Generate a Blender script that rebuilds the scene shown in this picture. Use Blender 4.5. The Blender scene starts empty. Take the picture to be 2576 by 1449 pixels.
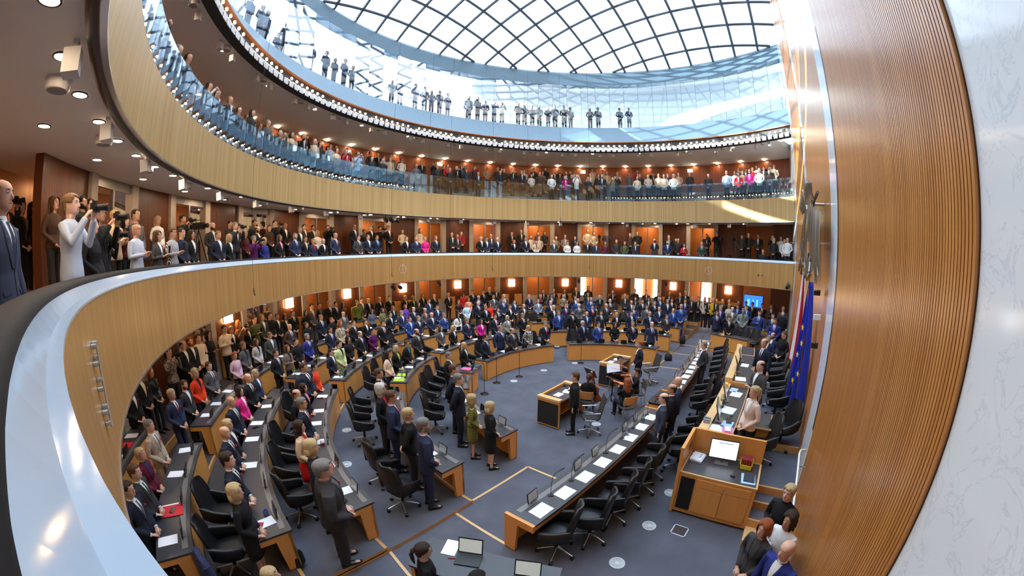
import bpy, bmesh, math, random
from math import sin, cos, pi, radians as RAD, atan2, hypot, sqrt, asin
from mathutils import Vector, Matrix
random.seed(7)
SC = bpy.context.scene
COL = SC.collection
# ------------------------------------------------------------------ camera
cam_d = bpy.data.cameras.new('camera')
cam_d.type = 'PANO'
cam_d.panorama_type = 'FISHEYE_LENS_POLYNOMIAL'
cam_d.sensor_fit = 'HORIZONTAL'
cam_d.sensor_width = 36.0
cam_d.fisheye_fov = RAD(175)
cam_d.fisheye_polynomial_k0 = 0.0
cam_d.fisheye_polynomial_k1 = -0.07743383
cam_d.fisheye_polynomial_k2 = -2.6101285e-05
cam_d.fisheye_polynomial_k3 = 2.1152603e-05
cam_d.fisheye_polynomial_k4 = -1.2477033e-07
cam_d.clip_start = 0.02
cam_d.clip_end = 400
cam = bpy.data.objects.new('camera', cam_d)
COL.objects.link(cam)
_r, _u, _f = (0.63895, -0.76924, 0.00458), (0.07674, 0.06966, 0.99462), (0.76541, 0.63516, -0.10354)
cam.matrix_world = Matrix(((_r[0], _u[0], -_f[0], -10.566), (_r[1], _u[1], -_f[1], -4.479), (_r[2], _u[2], -_f[2], 4.75), (0, 0, 0, 1)))
SC.camera = cam
# ------------------------------------------------------------------ world, sun, exposure
world = bpy.data.worlds.new('sky')
SC.world = world
world.use_nodes = True
wn = world.node_tree.nodes
wl = world.node_tree.links
bg = wn['Background']
sky = wn.new('ShaderNodeTexSky')
sky.sky_type = 'NISHITA'
sky.sun_disc = False
sky.sun_elevation = RAD(38)
sky.sun_rotation = RAD(200)
sky.air_density = 1.0
sky.dust_density = 2.5
wmix = wn.new('ShaderNodeMix'); wmix.data_type = 'RGBA'
wmix.inputs['Factor'].default_value = 0.92
wl.new(sky.outputs[0], wmix.inputs['A'])
wmix.inputs['B'].default_value = (0.90, 0.96, 1.0, 1)
wl.new(wmix.outputs['Result'], bg.inputs['Color'])
bg.inputs['Strength'].default_value = 2.4
sun_d = bpy.data.lights.new('sun', 'SUN')
sun_d.energy = 14.0
sun_d.angle = RAD(0.6)
sun_d.color = (1.0, 0.95, 0.86)
sun = bpy.data.objects.new('sun', sun_d)
COL.objects.link(sun)
sun.rotation_euler = (-Vector((cos(RAD(-45)) * cos(RAD(22)), sin(RAD(-45)) * cos(RAD(22)), -sin(RAD(22))))).to_track_quat('Z', 'Y').to_euler()
vs = SC.view_settings
vs.view_transform = 'Standard'
vs.look = 'None'
vs.gamma = 1.0
vs.use_curve_mapping = False
vs.exposure = 1.15
SC.cycles.max_bounces = 7
SC.cycles.diffuse_bounces = 4
SC.cycles.glossy_bounces = 3
SC.cycles.transmission_bounces = 5
SC.cycles.transparent_max_bounces = 16
SC.cycles.sample_clamp_indirect = 6.0
SC.cycles.caustics_reflective = False
SC.cycles.caustics_refractive = False

# ------------------------------------------------------------------ dimensions
WY = -5.66          # face of the front wall
R1 = 11.43          # gallery fascias
RB = 13.5           # back wall of hall and first gallery
RB2 = 15.2          # back wall of second gallery

# ------------------------------------------------------------------ materials
def srgb(r, g, b):
    f = lambda c: (c / 255 / 12.92) if c / 255 <= 0.04045 else ((c / 255 + 0.055) / 1.055) ** 2.4
    return (f(r), f(g), f(b), 1.0)
MATS = {}
def mat(name, rgb=(128, 128, 128), rough=0.5, metal=0.0, spec=0.5, emit=None, emit_s=0.0, noise=0.0, nscale=8.0, bump=0.0):
    if name in MATS:
        return MATS[name]
    m = bpy.data.materials.new(name)
    m.use_nodes = True
    nt = m.node_tree
    b = nt.nodes['Principled BSDF']
    c = srgb(*rgb)
    b.inputs['Base Color'].default_value = c
    b.inputs['Roughness'].default_value = rough
    b.inputs['Metallic'].default_value = metal
    b.inputs['Specular IOR Level'].default_value = spec
    if emit:
        b.inputs['Emission Color'].default_value = srgb(*emit)
        b.inputs['Emission Strength'].default_value = emit_s
    if noise or bump:
        t = nt.nodes.new('ShaderNodeTexNoise')
        t.inputs['Scale'].default_value = nscale
        t.inputs['Detail'].default_value = 5
        g = nt.nodes.new('ShaderNodeNewGeometry')
        nt.links.new(g.outputs['Position'], t.inputs['Vector'])
        if noise:
            r = nt.nodes.new('ShaderNodeMapRange')
            r.inputs['From Min'].default_value = 0.3
            r.inputs['From Max'].default_value = 0.7
            r.inputs['To Min'].default_value = 1 - noise
            r.inputs['To Max'].default_value = 1 + noise
            nt.links.new(t.outputs['Fac'], r.inputs['Value'])
            mx = nt.nodes.new('ShaderNodeVectorMath'); mx.operation = 'SCALE'
            mx.inputs[0].default_value = c[:3]
            nt.links.new(r.outputs['Result'], mx.inputs['Scale'])
            nt.links.new(mx.outputs['Vector'], b.inputs['Base Color'])
        if bump:
            bp = nt.nodes.new('ShaderNodeBump')
            bp.inputs['Strength'].default_value = bump
            bp.inputs['Distance'].default_value = 0.01
            nt.links.new(t.outputs['Fac'], bp.inputs['Height'])
            nt.links.new(bp.outputs['Normal'], b.inputs['Normal'])
    MATS[name] = m
    return m

def M_(nt, op, a, b=None):
    n = nt.nodes.new('ShaderNodeMath'); n.operation = op
    for i, x in enumerate((a, b)):
        if x is None:
            continue
        if isinstance(x, (int, float)):
            n.inputs[i].default_value = x
        else:
            nt.links.new(x, n.inputs[i])
    return n.outputs[0]

def rib_mat(name, light, dark, pitch, radius=None, groove=0.22, rough=0.38, grain=1.0, clump=0.35):
    """vertical timber battens: one tone per batten and a dark joint between them"""
    m = bpy.data.materials.new(name); m.use_nodes = True
    nt = m.node_tree; b = nt.nodes['Principled BSDF']
    g = nt.nodes.new('ShaderNodeNewGeometry')
    s = nt.nodes.new('ShaderNodeSeparateXYZ'); nt.links.new(g.outputs['Position'], s.inputs[0])
    if radius:
        u = M_(nt, 'MULTIPLY', M_(nt, 'ARCTAN2', s.outputs['Y'], s.outputs['X']), radius)
    else:
        u = s.outputs['X']
    q = M_(nt, 'DIVIDE', u, pitch)
    idx = M_(nt, 'FLOOR', q); fr = M_(nt, 'FRACT', q)
    wn_ = nt.nodes.new('ShaderNodeTexWhiteNoise'); wn_.noise_dimensions = '1D'
    nt.links.new(idx, wn_.inputs['W'])
    n2 = nt.nodes.new('ShaderNodeTexNoise'); n2.noise_dimensions = '1D'
    n2.inputs['Scale'].default_value = 0.16; n2.inputs['Detail'].default_value = 6
    nt.links.new(idx, n2.inputs['W'])
    cv = nt.nodes.new('ShaderNodeCombineXYZ')
    nt.links.new(idx, cv.inputs[0]); nt.links.new(M_(nt, 'MULTIPLY', s.outputs['Z'], 0.5), cv.inputs[2])
    n3 = nt.nodes.new('ShaderNodeTexNoise'); n3.inputs['Scale'].default_value = 1.0; n3.inputs['Detail'].default_value = 3
    nt.links.new(cv.outputs[0], n3.inputs['Vector'])
    v = M_(nt, 'ADD', M_(nt, 'MULTIPLY', wn_.outputs['Value'], 0.45), M_(nt, 'MULTIPLY', n2.outputs['Fac'], clump))
    v = M_(nt, 'ADD', v, M_(nt, 'MULTIPLY', n3.outputs['Fac'], 0.25 * grain))
    mix = nt.nodes.new('ShaderNodeMix'); mix.data_type = 'RGBA'
    mix.inputs['A'].default_value = srgb(*dark); mix.inputs['B'].default_value = srgb(*light)
    nt.links.new(v, mix.inputs['Factor'])
    gr = M_(nt, 'LESS_THAN', fr, groove)
    mix2 = nt.nodes.new('ShaderNodeMix'); mix2.data_type = 'RGBA'
    nt.links.new(gr, mix2.inputs['Factor'])
    nt.links.new(mix.outputs['Result'], mix2.inputs['A'])
    mix2.inputs['B'].default_value = tuple(c * 0.28 for c in srgb(*dark)[:3]) + (1,)
    nt.links.new(mix2.outputs['Result'], b.inputs['Base Color'])
    b.inputs['Roughness'].default_value = rough
    bp = nt.nodes.new('ShaderNodeBump'); bp.inputs['Strength'].default_value = 0.6; bp.inputs['Distance'].default_value = 0.01
    nt.links.new(M_(nt, 'SUBTRACT', 1.0, gr), bp.inputs['Height'])
    nt.links.new(bp.outputs['Normal'], b.inputs['Normal'])
    MATS[name] = m
    return m

def wood_mat(name, light, dark, rough=0.4, scale=1.0, axis='Z'):
    m = bpy.data.materials.new(name); m.use_nodes = True
    nt = m.node_tree; b = nt.nodes['Principled BSDF']
    g = nt.nodes.new('ShaderNodeNewGeometry')
    mp = nt.nodes.new('ShaderNodeMapping')
    mp.inputs['Scale'].default_value = (14 * scale, 14 * scale, 1.2 * scale) if axis == 'Z' else (1.5 * scale, 1.5 * scale, 14 * scale)
    nt.links.new(g.outputs['Position'], mp.inputs['Vector'])
    t = nt.nodes.new('ShaderNodeTexNoise'); t.inputs['Scale'].default_value = 1.0; t.inputs['Detail'].default_value = 6; t.inputs['Distortion'].default_value = 0.6
    nt.links.new(mp.outputs[0], t.inputs['Vector'])
    mix = nt.nodes.new('ShaderNodeMix'); mix.data_type = 'RGBA'
    mix.inputs['A'].default_value = srgb(*dark); mix.inputs['B'].default_value = srgb(*light)
    nt.links.new(M_(nt, 'MULTIPLY_ADD', t.outputs['Fac'], 1.0), mix.inputs['Factor'])
    nt.links.new(mix.outputs['Result'], b.inputs['Base Color'])
    b.inputs['Roughness'].default_value = rough
    MATS[name] = m
    return m

def glass_mat(name, tint=(235, 245, 250), refl=0.10, alpha=0.9, rough=0.02, ior=1.45):
    """thin sheet glass: mostly see-through, with a mirror film that grows at grazing angles"""
    m = bpy.data.materials.new(name); m.use_nodes = True
    nt = m.node_tree
    for n in list(nt.nodes):
        if n.type != 'OUTPUT_MATERIAL':
            nt.nodes.remove(n)
    out = [n for n in nt.nodes][0]
    tr = nt.nodes.new('ShaderNodeBsdfTransparent'); tr.inputs['Color'].default_value = srgb(*tint)
    gl = nt.nodes.new('ShaderNodeBsdfGlossy'); gl.inputs['Roughness'].default_value = rough
    gl.inputs['Color'].default_value = (0.95, 0.97, 1, 1)
    fr = nt.nodes.new('ShaderNodeFresnel'); fr.inputs['IOR'].default_value = ior
    mx = nt.nodes.new('ShaderNodeMixShader')
    f = M_(nt, 'MINIMUM', M_(nt, 'MULTIPLY', fr.outputs[0], refl / 0.04), 0.85)
    nt.links.new(f, mx.inputs[0]); nt.links.new(tr.outputs[0], mx.inputs[1]); nt.links.new(gl.outputs[0], mx.inputs[2])
    nt.links.new(mx.outputs[0], out.inputs['Surface'])
    MATS[name] = m
    return m

def obj_color_mat(name, rough=0.75, sheen=0.0, spec=0.3):
    """cloth, hair, skin: the colour is the object's own colour"""
    m = bpy.data.materials.new(name); m.use_nodes = True
    nt = m.node_tree; b = nt.nodes['Principled BSDF']
    oi = nt.nodes.new('ShaderNodeObjectInfo')
    nt.links.new(oi.outputs['Color'], b.inputs['Base Color'])
    b.inputs['Roughness'].default_value = rough
    b.inputs['Specular IOR Level'].default_value = spec
    MATS[name] = m
    return m

# ------------------------------------------------------------------ mesh builder
class MB:
    def __init__(s):
        s.v = []; s.f = []; s.m = []; s.sm = []
    def add(s, vs, fs, mi=0, smooth=False):
        o = len(s.v); s.v += [tuple(p) for p in vs]
        for f in fs:
            s.f.append(tuple(i + o for i in f)); s.m.append(mi); s.sm.append(smooth)
    def box(s, x, y, z, sx, sy, sz, rz=0, mi=0, mtx=None):
        c, n = cos(rz), sin(rz)
        vs = []
        for dz in (0, 1):
            for dx, dy in ((-.5, -.5), (.5, -.5), (.5, .5), (-.5, .5)):
                a, b = dx * sx, dy * sy
                p = Vector((x + a * c - b * n, y + a * n + b * c, z + dz * sz))
                vs.append(mtx @ p if mtx else p)
        s.add(vs, [(3, 2, 1, 0), (4, 5, 6, 7), (0, 1, 5, 4), (1, 2, 6, 5), (2, 3, 7, 6), (3, 0, 4, 7)], mi)
    def prism(s, pts, z0, z1, mi=0):
        n = len(pts)
        vs = [(p[0], p[1], z0) for p in pts] + [(p[0], p[1], z1) for p in pts]
        fs = [tuple(range(n - 1, -1, -1)), tuple(range(n, 2 * n))] + [(i, (i + 1) % n, n + (i + 1) % n, n + i) for i in range(n)]
        s.add(vs, fs, mi)
    def tube(s, pts, r, n=8, mi=0, cap=True, smooth=True):
        pts = [Vector(p) for p in pts]
        rs = r if isinstance(r, (list, tuple)) else [r] * len(pts)
        vs = []; up = None
        for i, p in enumerate(pts):
            t = (pts[min(i + 1, len(pts) - 1)] - pts[max(i - 1, 0)]).normalized()
            if up is None:
                up = Vector((0, 0, 1)) if abs(t.z) < 0.9 else Vector((1, 0, 0))
            a = t.cross(up).normalized(); b = a.cross(t).normalized(); up = b
            rr = rs[i]
            rx, ry = rr if isinstance(rr, tuple) else (rr, rr)
            vs += [p + a * (rx * cos(2 * pi * k / n)) + b * (ry * sin(2 * pi * k / n)) for k in range(n)]
        fs = []
        for i in range(len(pts) - 1):
            fs += [(i * n + k, i * n + (k + 1) % n, (i + 1) * n + (k + 1) % n, (i + 1) * n + k) for k in range(n)]
        s.add(vs, fs, mi, smooth)
        if cap:
            o = len(pts) - 1
            s.add(vs[:n], [tuple(range(n - 1, -1, -1))], mi); s.add(vs[o * n:], [tuple(range(n))], mi)
    def lathe(s, prof, n=16, mi=0, c=(0, 0, 0), smooth=True, mtx=None):
        vs = []
        for r, z in prof:
            for k in range(n):
                p = Vector((c[0] + r * cos(2 * pi * k / n), c[1] + r * sin(2 * pi * k / n), c[2] + z))
                vs.append(mtx @ p if mtx else p)
        fs = []
        for i in range(len(prof) - 1):
            fs += [(i * n + k, i * n + (k + 1) % n, (i + 1) * n + (k + 1) % n, (i + 1) * n + k) for k in range(n)]
        s.add(vs, fs, mi, smooth)
        s.add(vs[:n], [tuple(range(n - 1, -1, -1))], mi); s.add(vs[-n:], [tuple(range(n))], mi)
    def rev(s, prof, a0, a1, n, c=(0, 0), mi=0, closed=True, smooth=False, ex=1.0, ey=1.0):
        """profile of (radius, height) swept about the hall's axis from angle a0 to a1 (degrees)"""
        k = len(prof); vs = []
        for i in range(n + 1):
            a = RAD(a0 + (a1 - a0) * i / n)
            for r, z in prof:
                vs.append((c[0] + r * ex * cos(a), c[1] + r * ey * sin(a), z))
        fs = []
        kk = k if closed else k - 1
        for i in range(n):
            for j in range(kk):
                j2 = (j + 1) % k
                fs.append((i * k + j, (i + 1) * k + j, (i + 1) * k + j2, i * k + j2))
        s.add(vs, fs, mi, smooth)
        if closed:
            s.add(vs[:k], [tuple(range(k))], mi); s.add(vs[-k:], [tuple(range(k - 1, -1, -1))], mi)
    def sphere(s, c, rx, ry=None, rz=None, n=10, m=7, mi=0, mtx=None):
        ry = ry or rx; rz = rz or rx
        vs = [Vector((c[0], c[1], c[2] - rz))]
        for i in range(1, m):
            t = -pi / 2 + pi * i / m
            vs += [Vector((c[0] + rx * cos(t) * cos(2 * pi * k / n), c[1] + ry * cos(t) * sin(2 * pi * k / n), c[2] + rz * sin(t))) for k in range(n)]
        vs.append(Vector((c[0], c[1], c[2] + rz)))
        if mtx: vs = [mtx @ p for p in vs]
        fs = [(0, 1 + (k + 1) % n, 1 + k) for k in range(n)]
        for i in range(m - 2):
            fs += [(1 + i * n + k, 1 + i * n + (k + 1) % n, 1 + (i + 1) * n + (k + 1) % n, 1 + (i + 1) * n + k) for k in range(n)]
        L = len(vs) - 1; o = 1 + (m - 2) * n
        fs += [(o + k, o + (k + 1) % n, L) for k in range(n)]
        s.add(vs, fs, mi, True)
    def mesh(s, name, mats):
        me = bpy.data.meshes.new(name)
        me.from_pydata(s.v, [], s.f)
        for mm in (mats if isinstance(mats, (list, tuple)) else [mats]):
            me.materials.append(mm)
        if s.f:
            me.polygons.foreach_set('material_index', s.m)
            me.polygons.foreach_set('use_smooth', s.sm)
        me.update()
        return me
    def build(s, name, mats, parent=None, loc=None, rz=0, recalc=True):
        me = s.mesh(name, mats)
        if recalc:
            bm = bmesh.new(); bm.from_mesh(me)
            bmesh.ops.recalc_face_normals(bm, faces=bm.faces)
            bm.to_mesh(me); bm.free()
        o = bpy.data.objects.new(name, me)
        COL.objects.link(o)
        if parent is not None: o.parent = parent
        if loc: o.location = loc
        o.rotation_euler[2] = rz
        return o

def tag(o, label=None, cat=None, group=None, kind=None):
    if label: o['label'] = label
    if cat: o['category'] = cat
    if group: o['group'] = group
    if kind: o['kind'] = kind
    return o
def struct(o, label=None):
    o['kind'] = 'structure'
    if label: o['label'] = label
    return o
def thing(name, label, cat, loc=(0, 0, 0), rz=0, group=None):
    o = bpy.data.objects.new(name, None); COL.objects.link(o)
    o.location = loc; o.rotation_euler = (0, 0, rz); o.empty_display_size = 0.1
    return tag(o, label, cat, group)
KIDS = {}
def copy_tree(o, parent=None):
    c = o.copy(); COL.objects.link(c)
    if parent is not None: c.parent = parent
    for ch in o.children:
        copy_tree(ch, c)
    return c
def dup(o, loc, rz, label=None, group=None, scale=None):
    c = copy_tree(o)
    c.location = loc; c.rotation_euler = (0, 0, rz)
    if label: c['label'] = label
    if group: c['group'] = group
    if scale: c.scale = scale
    return c
def pol(r, deg, z=0.0):
    return (r * cos(RAD(deg)), r * sin(RAD(deg)), z)
ORD = ['first', 'second', 'third', 'fourth', 'fifth', 'sixth', 'seventh', 'eighth', 'ninth', 'tenth', 'eleventh', 'twelfth', 'thirteenth', 'fourteenth', 'fifteenth', 'sixteenth', 'seventeenth', 'eighteenth', 'nineteenth', 'twentieth']
def nth(i):
    if i < 20: return ORD[i]
    t = {2: 'twenty', 3: 'thirty', 4: 'forty', 5: 'fifty', 6: 'sixty', 7: 'seventy', 8: 'eighty', 9: 'ninety'}
    n = i + 1
    if n % 10 == 0: return t[n // 10][:-1] + 'ieth'
    return t[n // 10] + '-' + ORD[n % 10 - 1]

OAK = wood_mat('oak_veneer', (226, 158, 80), (194, 118, 48), 0.42)
OAKL = wood_mat('pale_oak_edge', (226, 186, 128), (205, 160, 100), 0.42)
FASC = rib_mat('fascia_battens', (214, 182, 124), (168, 128, 72), 0.034, R1, 0.2)
FASCL = rib_mat('fascia_battens_warm_light', (210, 166, 102), (162, 112, 58), 0.034, R1, 0.2)  # same timber as the upper fascia; warmer, dimmer light put into the colour
GALF = mat('gallery_floor_bounce', (150, 142, 134), 0.7)  # unseen floors, pale tone picked to bounce light up to the ceilings
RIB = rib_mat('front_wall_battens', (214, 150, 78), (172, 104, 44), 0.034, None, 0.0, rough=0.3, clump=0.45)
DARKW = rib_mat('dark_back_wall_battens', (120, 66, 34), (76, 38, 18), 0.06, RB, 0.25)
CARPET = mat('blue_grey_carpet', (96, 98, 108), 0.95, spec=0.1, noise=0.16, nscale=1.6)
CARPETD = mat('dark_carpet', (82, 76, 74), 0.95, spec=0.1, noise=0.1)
PLASTER = mat('ceiling_plaster', (214, 206, 200), 0.8, spec=0.2)
WHITE = mat('white_paint', (232, 236, 240), 0.5)
GREYBAND = mat('grey_band_panels', (112, 140, 158), 0.4, noise=0.05)
CHROME = mat('brushed_steel', (200, 204, 208), 0.28, 1.0)
STEEL = mat('satin_steel_frame', (150, 146, 140), 0.35, 0.8)
BLACK = mat('black_plastic', (22, 22, 24), 0.45)
BLACKM = mat('black_metal', (18, 18, 20), 0.4, 0.3)
LEATHER = mat('black_leather', (26, 26, 28), 0.42, noise=0.1, nscale=30, bump=0.08)
LINO = mat('charcoal_desk_linoleum', (60, 60, 64), 0.32)
PAPER = mat('white_paper', (238, 239, 243), 0.7, spec=0.2)
SCREEN = mat('grey_screen', (188, 190, 186), 0.15)
GLASS = glass_mat('clear_glass', (238, 246, 248), 0.05)
BALU = glass_mat('balustrade_glass', (224, 238, 244), 0.07)
BANDG = glass_mat('upper_gallery_glass', (220, 236, 246), 0.11)
DOMEG = glass_mat('dome_glass', (228, 242, 255), 0.03)
# ------------------------------------------------------------------ floor and tiers
def arcs(r, extra=0.0):
    """angles at which a ring of radius r meets the front wall"""
    a = math.degrees(asin(WY / r))
    return a, 180 - a
b = MB(); n = 96
a0, a1 = arcs(16.0)
pts = [(16 * cos(RAD(a0 + (a1 - a0) * i / n)), 16 * sin(RAD(a0 + (a1 - a0) * i / n))) for i in range(n + 1)]
b.prism(pts, -0.1, 0.0)
struct(b.build('floor', CARPET), 'blue grey carpeted floor of the round chamber')
ROWR = [4.42, 6.5, 8.45, 9.83, 11.25, 12.55]
ROWZ = [0.0, 0.07, 0.13, 0.22, 0.31, 0.50]
ROWC = [(-0.25, 0.05)] + [(0, 0)] * 5
KERB = wood_mat('kerb_oak', (206, 152, 88), (176, 120, 62), 0.45)
for k in range(1, 6):
    b = MB(); r = ROWR[k] + 0.05
    z0 = ROWZ[k - 1] - 0.02
    zt = ROWZ[k]
    def cut_ring(r0, r1, zb, zt_, mi):
        vs = []; n = 80
        for i in range(n + 1):
            for q in (r0, r1):
                e = math.degrees(asin(-0.2 / q)); a = RAD(e + (180 - 2 * e) * i / n)
                vs += [(q * cos(a), q * sin(a), zb), (q * cos(a), q * sin(a), zt_)]
        fs = [(4 * i + u, 4 * i + v, 4 * i + 4 + v, 4 * i + 4 + u) for i in range(n) for u, v in ((0, 1), (1, 3), (3, 2), (2, 0))]
        b.add(vs, fs, mi); b.add(vs[:4], [(0, 1, 3, 2)], 0); b.add(vs[-4:], [(0, 2, 3, 1)], 0)
    cut_ring(r, r + .055, z0, zt + .004, 0)
    cut_ring(r + .055, 15.4, z0, zt, 1)
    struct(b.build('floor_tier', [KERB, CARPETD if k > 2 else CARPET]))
# ------------------------------------------------------------------ back wall of the hall (12 bays of 15.5 degrees)
BAYS = [131.5 + 15.5 * 4] + [131.5 + 15.5 * 3, 131.5 + 15.5 * 2, 131.5 + 15.5] + [131.5 - 15.5 * i for i in range(0, 11)]
WOODBAY = [131.5 + 15.5 * 3, 131.5 + 15.5 * 2, 131.5 + 15.5] + [131.5 - 15.5 * i for i in range(0, 10)]
DOORBAY = [c + 7.75 for c in WOODBAY] + [WOODBAY[-1] - 7.75]
a0, a1 = arcs(RB)
CORR = wood_mat('corridor_panels', (186, 116, 62), (146, 82, 40), .35)
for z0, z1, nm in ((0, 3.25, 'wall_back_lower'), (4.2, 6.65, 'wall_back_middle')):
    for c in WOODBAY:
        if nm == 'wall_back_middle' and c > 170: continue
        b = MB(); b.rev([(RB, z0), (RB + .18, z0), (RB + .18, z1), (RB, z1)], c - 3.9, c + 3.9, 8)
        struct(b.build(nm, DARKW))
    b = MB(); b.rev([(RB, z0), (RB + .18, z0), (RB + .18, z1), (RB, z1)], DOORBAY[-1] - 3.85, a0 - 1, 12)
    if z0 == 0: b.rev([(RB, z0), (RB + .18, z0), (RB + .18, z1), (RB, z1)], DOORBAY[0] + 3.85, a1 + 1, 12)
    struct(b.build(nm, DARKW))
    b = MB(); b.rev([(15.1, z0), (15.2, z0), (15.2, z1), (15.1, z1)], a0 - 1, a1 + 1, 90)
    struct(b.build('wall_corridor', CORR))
b = MB(); b.rev([(RB - .8, 3.75), (15.2, 3.75), (15.2, 4.25), (RB - .8, 4.25)], a0, a1, 90); b.rev([(12.28, 3.75), (12.75, 3.75), (12.75, 4.0), (12.28, 4.0)], a0, a1, 90)
struct(b.build('floor_gallery_step', GALF))
# first gallery: slab, ceiling below, fascia
a0, a1 = arcs(R1 + 0.06)
b = MB()
b.rev([(R1 + 0.05, 3.2), (15.2, 3.2), (15.2, 3.75), (R1 + 0.05, 3.75)], a0, a1, 120)
struct(b.build('gallery_floor_slab', [PLASTER]))
def fascia(name, z0, z1, m):
    b = MB()
    b.rev([(R1, z0), (R1 + 0.06, z0), (R1 + 0.06, z1), (R1, z1)], a0, a1, 160)
    return struct(b.build(name, m))
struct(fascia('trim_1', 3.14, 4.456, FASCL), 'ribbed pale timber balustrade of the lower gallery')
struct(fascia('trim_2', 6.56, 7.83, FASC), 'ribbed pale timber balustrade of the upper gallery')
for zb in (3.14, 6.56):
    b = MB(); b.rev([(R1 - 0.012, zb - 0.03), (R1 + 0.1, zb - 0.03), (R1 + 0.1, zb), (R1 - 0.012, zb)], a0, a1, 160)
    struct(b.build('trim_3', CHROME), 'thin steel strip along the foot of the timber balustrade')
# ledge and rail of the first gallery
LEDGE = mat('blue_grey_ledge', (176, 192, 206), 0.12, spec=0.6)
RAIL = mat('black_leather_rail', (20, 20, 23), 0.7, spec=0.2)
b = MB()
b.rev([(R1 - 0.008, 4.440), (R1 - 0.008, 4.457), (R1 + 0.045, 4.480), (R1 + 0.105, 4.575), (R1 + 0.14, 4.575), (R1 + 0.14, 4.44)], a0, a1, 200, mi=0)
struct(b.build('trim_4', [LEDGE]), 'glossy sloping ledge inside the gallery rail')
b = MB()
b.rev([(R1 + 0.1, 4.5), (R1 + 0.1, 4.578), (R1 + 0.125, 4.605), (R1 + 0.16, 4.618), (R1 + 0.24, 4.622), (R1 + 0.28, 4.612), (R1 + 0.3, 4.585), (R1 + 0.3, 4.5)], a0, a1, 200, smooth=True)
tag(b.build('gallery_rail', RAIL), 'black padded armrest rail running along the top of the lower gallery balustrade', 'rail')
b = MB(); b.rev([(R1 + 0.14, 3.75), (R1 + 0.3, 3.75), (R1 + 0.3, 4.5), (R1 + 0.14, 4.5)], a0, a1, 120)
struct(b.build('trim_5', BLACK))
# second gallery slab and its ceiling over the first gallery
CEIL1 = mat('gallery_ceiling', (236, 230, 226), 0.85, spec=0.1)
b = MB(); b.rev([(R1 + 0.06, 6.6), (RB2 + 1.2, 6.6), (RB2 + 1.2, 7.2), (R1 + 0.06, 7.2)], a0 - 3, a1 + 3, 120)
struct(b.build('ceiling_1', CEIL1))
b = MB(); b.rev([(R1 + 0.06, 6.5), (R1 + 0.16, 6.5), (R1 + 0.2, 6.6), (R1 + 0.06, 6.62)], a0, a1, 160, smooth=True)
struct(b.build('trim_6', mat('bronze_edge', (70, 62, 58), 0.3, 0.7)), 'dark bronze edge strip under the upper gallery')
# tiers of the second gallery
G2 = [(R1 + 0.06, 7.80), (12.45, 8.12), (13.35, 8.44), (14.2, 8.76)]
for i, (r, z) in enumerate(G2):
    r2 = G2[i + 1][0] if i < 3 else RB2 + 0.1
    b = MB(); b.rev([(r, 7.2), (r2, 7.2), (r2, z), (r, z)], a0 - 2, a1 + 2, 100)
    struct(b.build('floor_gallery_tier', GALF))
A0, A1 = arcs(RB2)
WARMW = rib_mat('warm_back_wall', (168, 92, 44), (120, 60, 28), 0.08, RB2, 0.2)
b = MB(); b.rev([(RB2, 7.2), (RB2 + 0.2, 7.2), (RB2 + 0.2, 11), (RB2, 11)], A0 - 1, A1 + 1, 120)
struct(b.build('wall_back_upper', WARMW))
# ceiling over the second gallery: dished, up to the cornice
CEIL2 = mat('perforated_ceiling', (234, 230, 226), 0.9, spec=0.05, noise=0.03, nscale=60)
b = MB(); b.rev([(11.62, 11.12), (12.2, 11.1), (13.2, 11.02), (14.2, 10.92), (RB2 + .1, 10.78), (RB2 + .1, 11.3), (11.62, 11.3)], A0 - 2, A1 + 2, 140)
struct(b.build('ceiling_2', CEIL2))
# cornice: black recess, copper line, grey bands
a0c, a1c = arcs(11.6)
b = MB(); b.rev([(11.62, 11.1), (11.62, 11.3), (11.72, 11.3), (11.72, 11.62), (11.9, 11.62), (11.9, 11.0)], a0c, a1c, 140)
struct(b.build('trim_7', BLACK), 'black recess of the lamp ring')
COPPER = mat('copper_trim', (176, 112, 70), 0.35, 0.8)
b = MB(); b.rev([(11.60, 11.60), (11.85, 11.60), (11.85, 11.64), (11.60, 11.64)], a0c, a1c, 140)
struct(b.build('trim_8', COPPER))
b = MB(); b.rev([(11.66, 11.64), (12.56, 12.92), (12.7, 12.92), (12.7, 11.64)], a0c, a1c, 140, smooth=False)
struct(b.build('trim_9', GREYBAND), 'smooth grey blue band below the glazed ring')
b = MB(); b.rev([(12.85, 16.16), (13.05, 17.15), (13.12, 17.3), (13.4, 17.3), (13.4, 16.16)], a0c + 3, a1c - 3, 140)
struct(b.build('trim_10', GREYBAND), 'smooth grey blue rim of the glass dome')
# third gallery behind glass: floor, white back wall
ag0, ag1 = arcs(17.0)
b = MB(); b.rev([(12.7, 12.7), (17, 12.7), (17, 12.9), (12.7, 12.9)], ag0, ag1, 100)
struct(b.build('floor_upper', mat('pale_stone_floor', (200, 204, 208), 0.4)))
b = MB(); b.rev([(17, 12.9), (17.2, 12.9), (17.2, 17.4), (17, 17.4)], ag0, ag1, 100)
struct(b.build('wall_back_top', WHITE))
b = MB(); b.rev([(14.4, 17.4), (17.2, 17.4), (17.2, 17.6), (14.4, 17.6)], ag0, 62, 60)
struct(b.build('ceiling_added_shade', WHITE))  # partial roof added to keep sky light off the right-hand white wall
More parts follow.
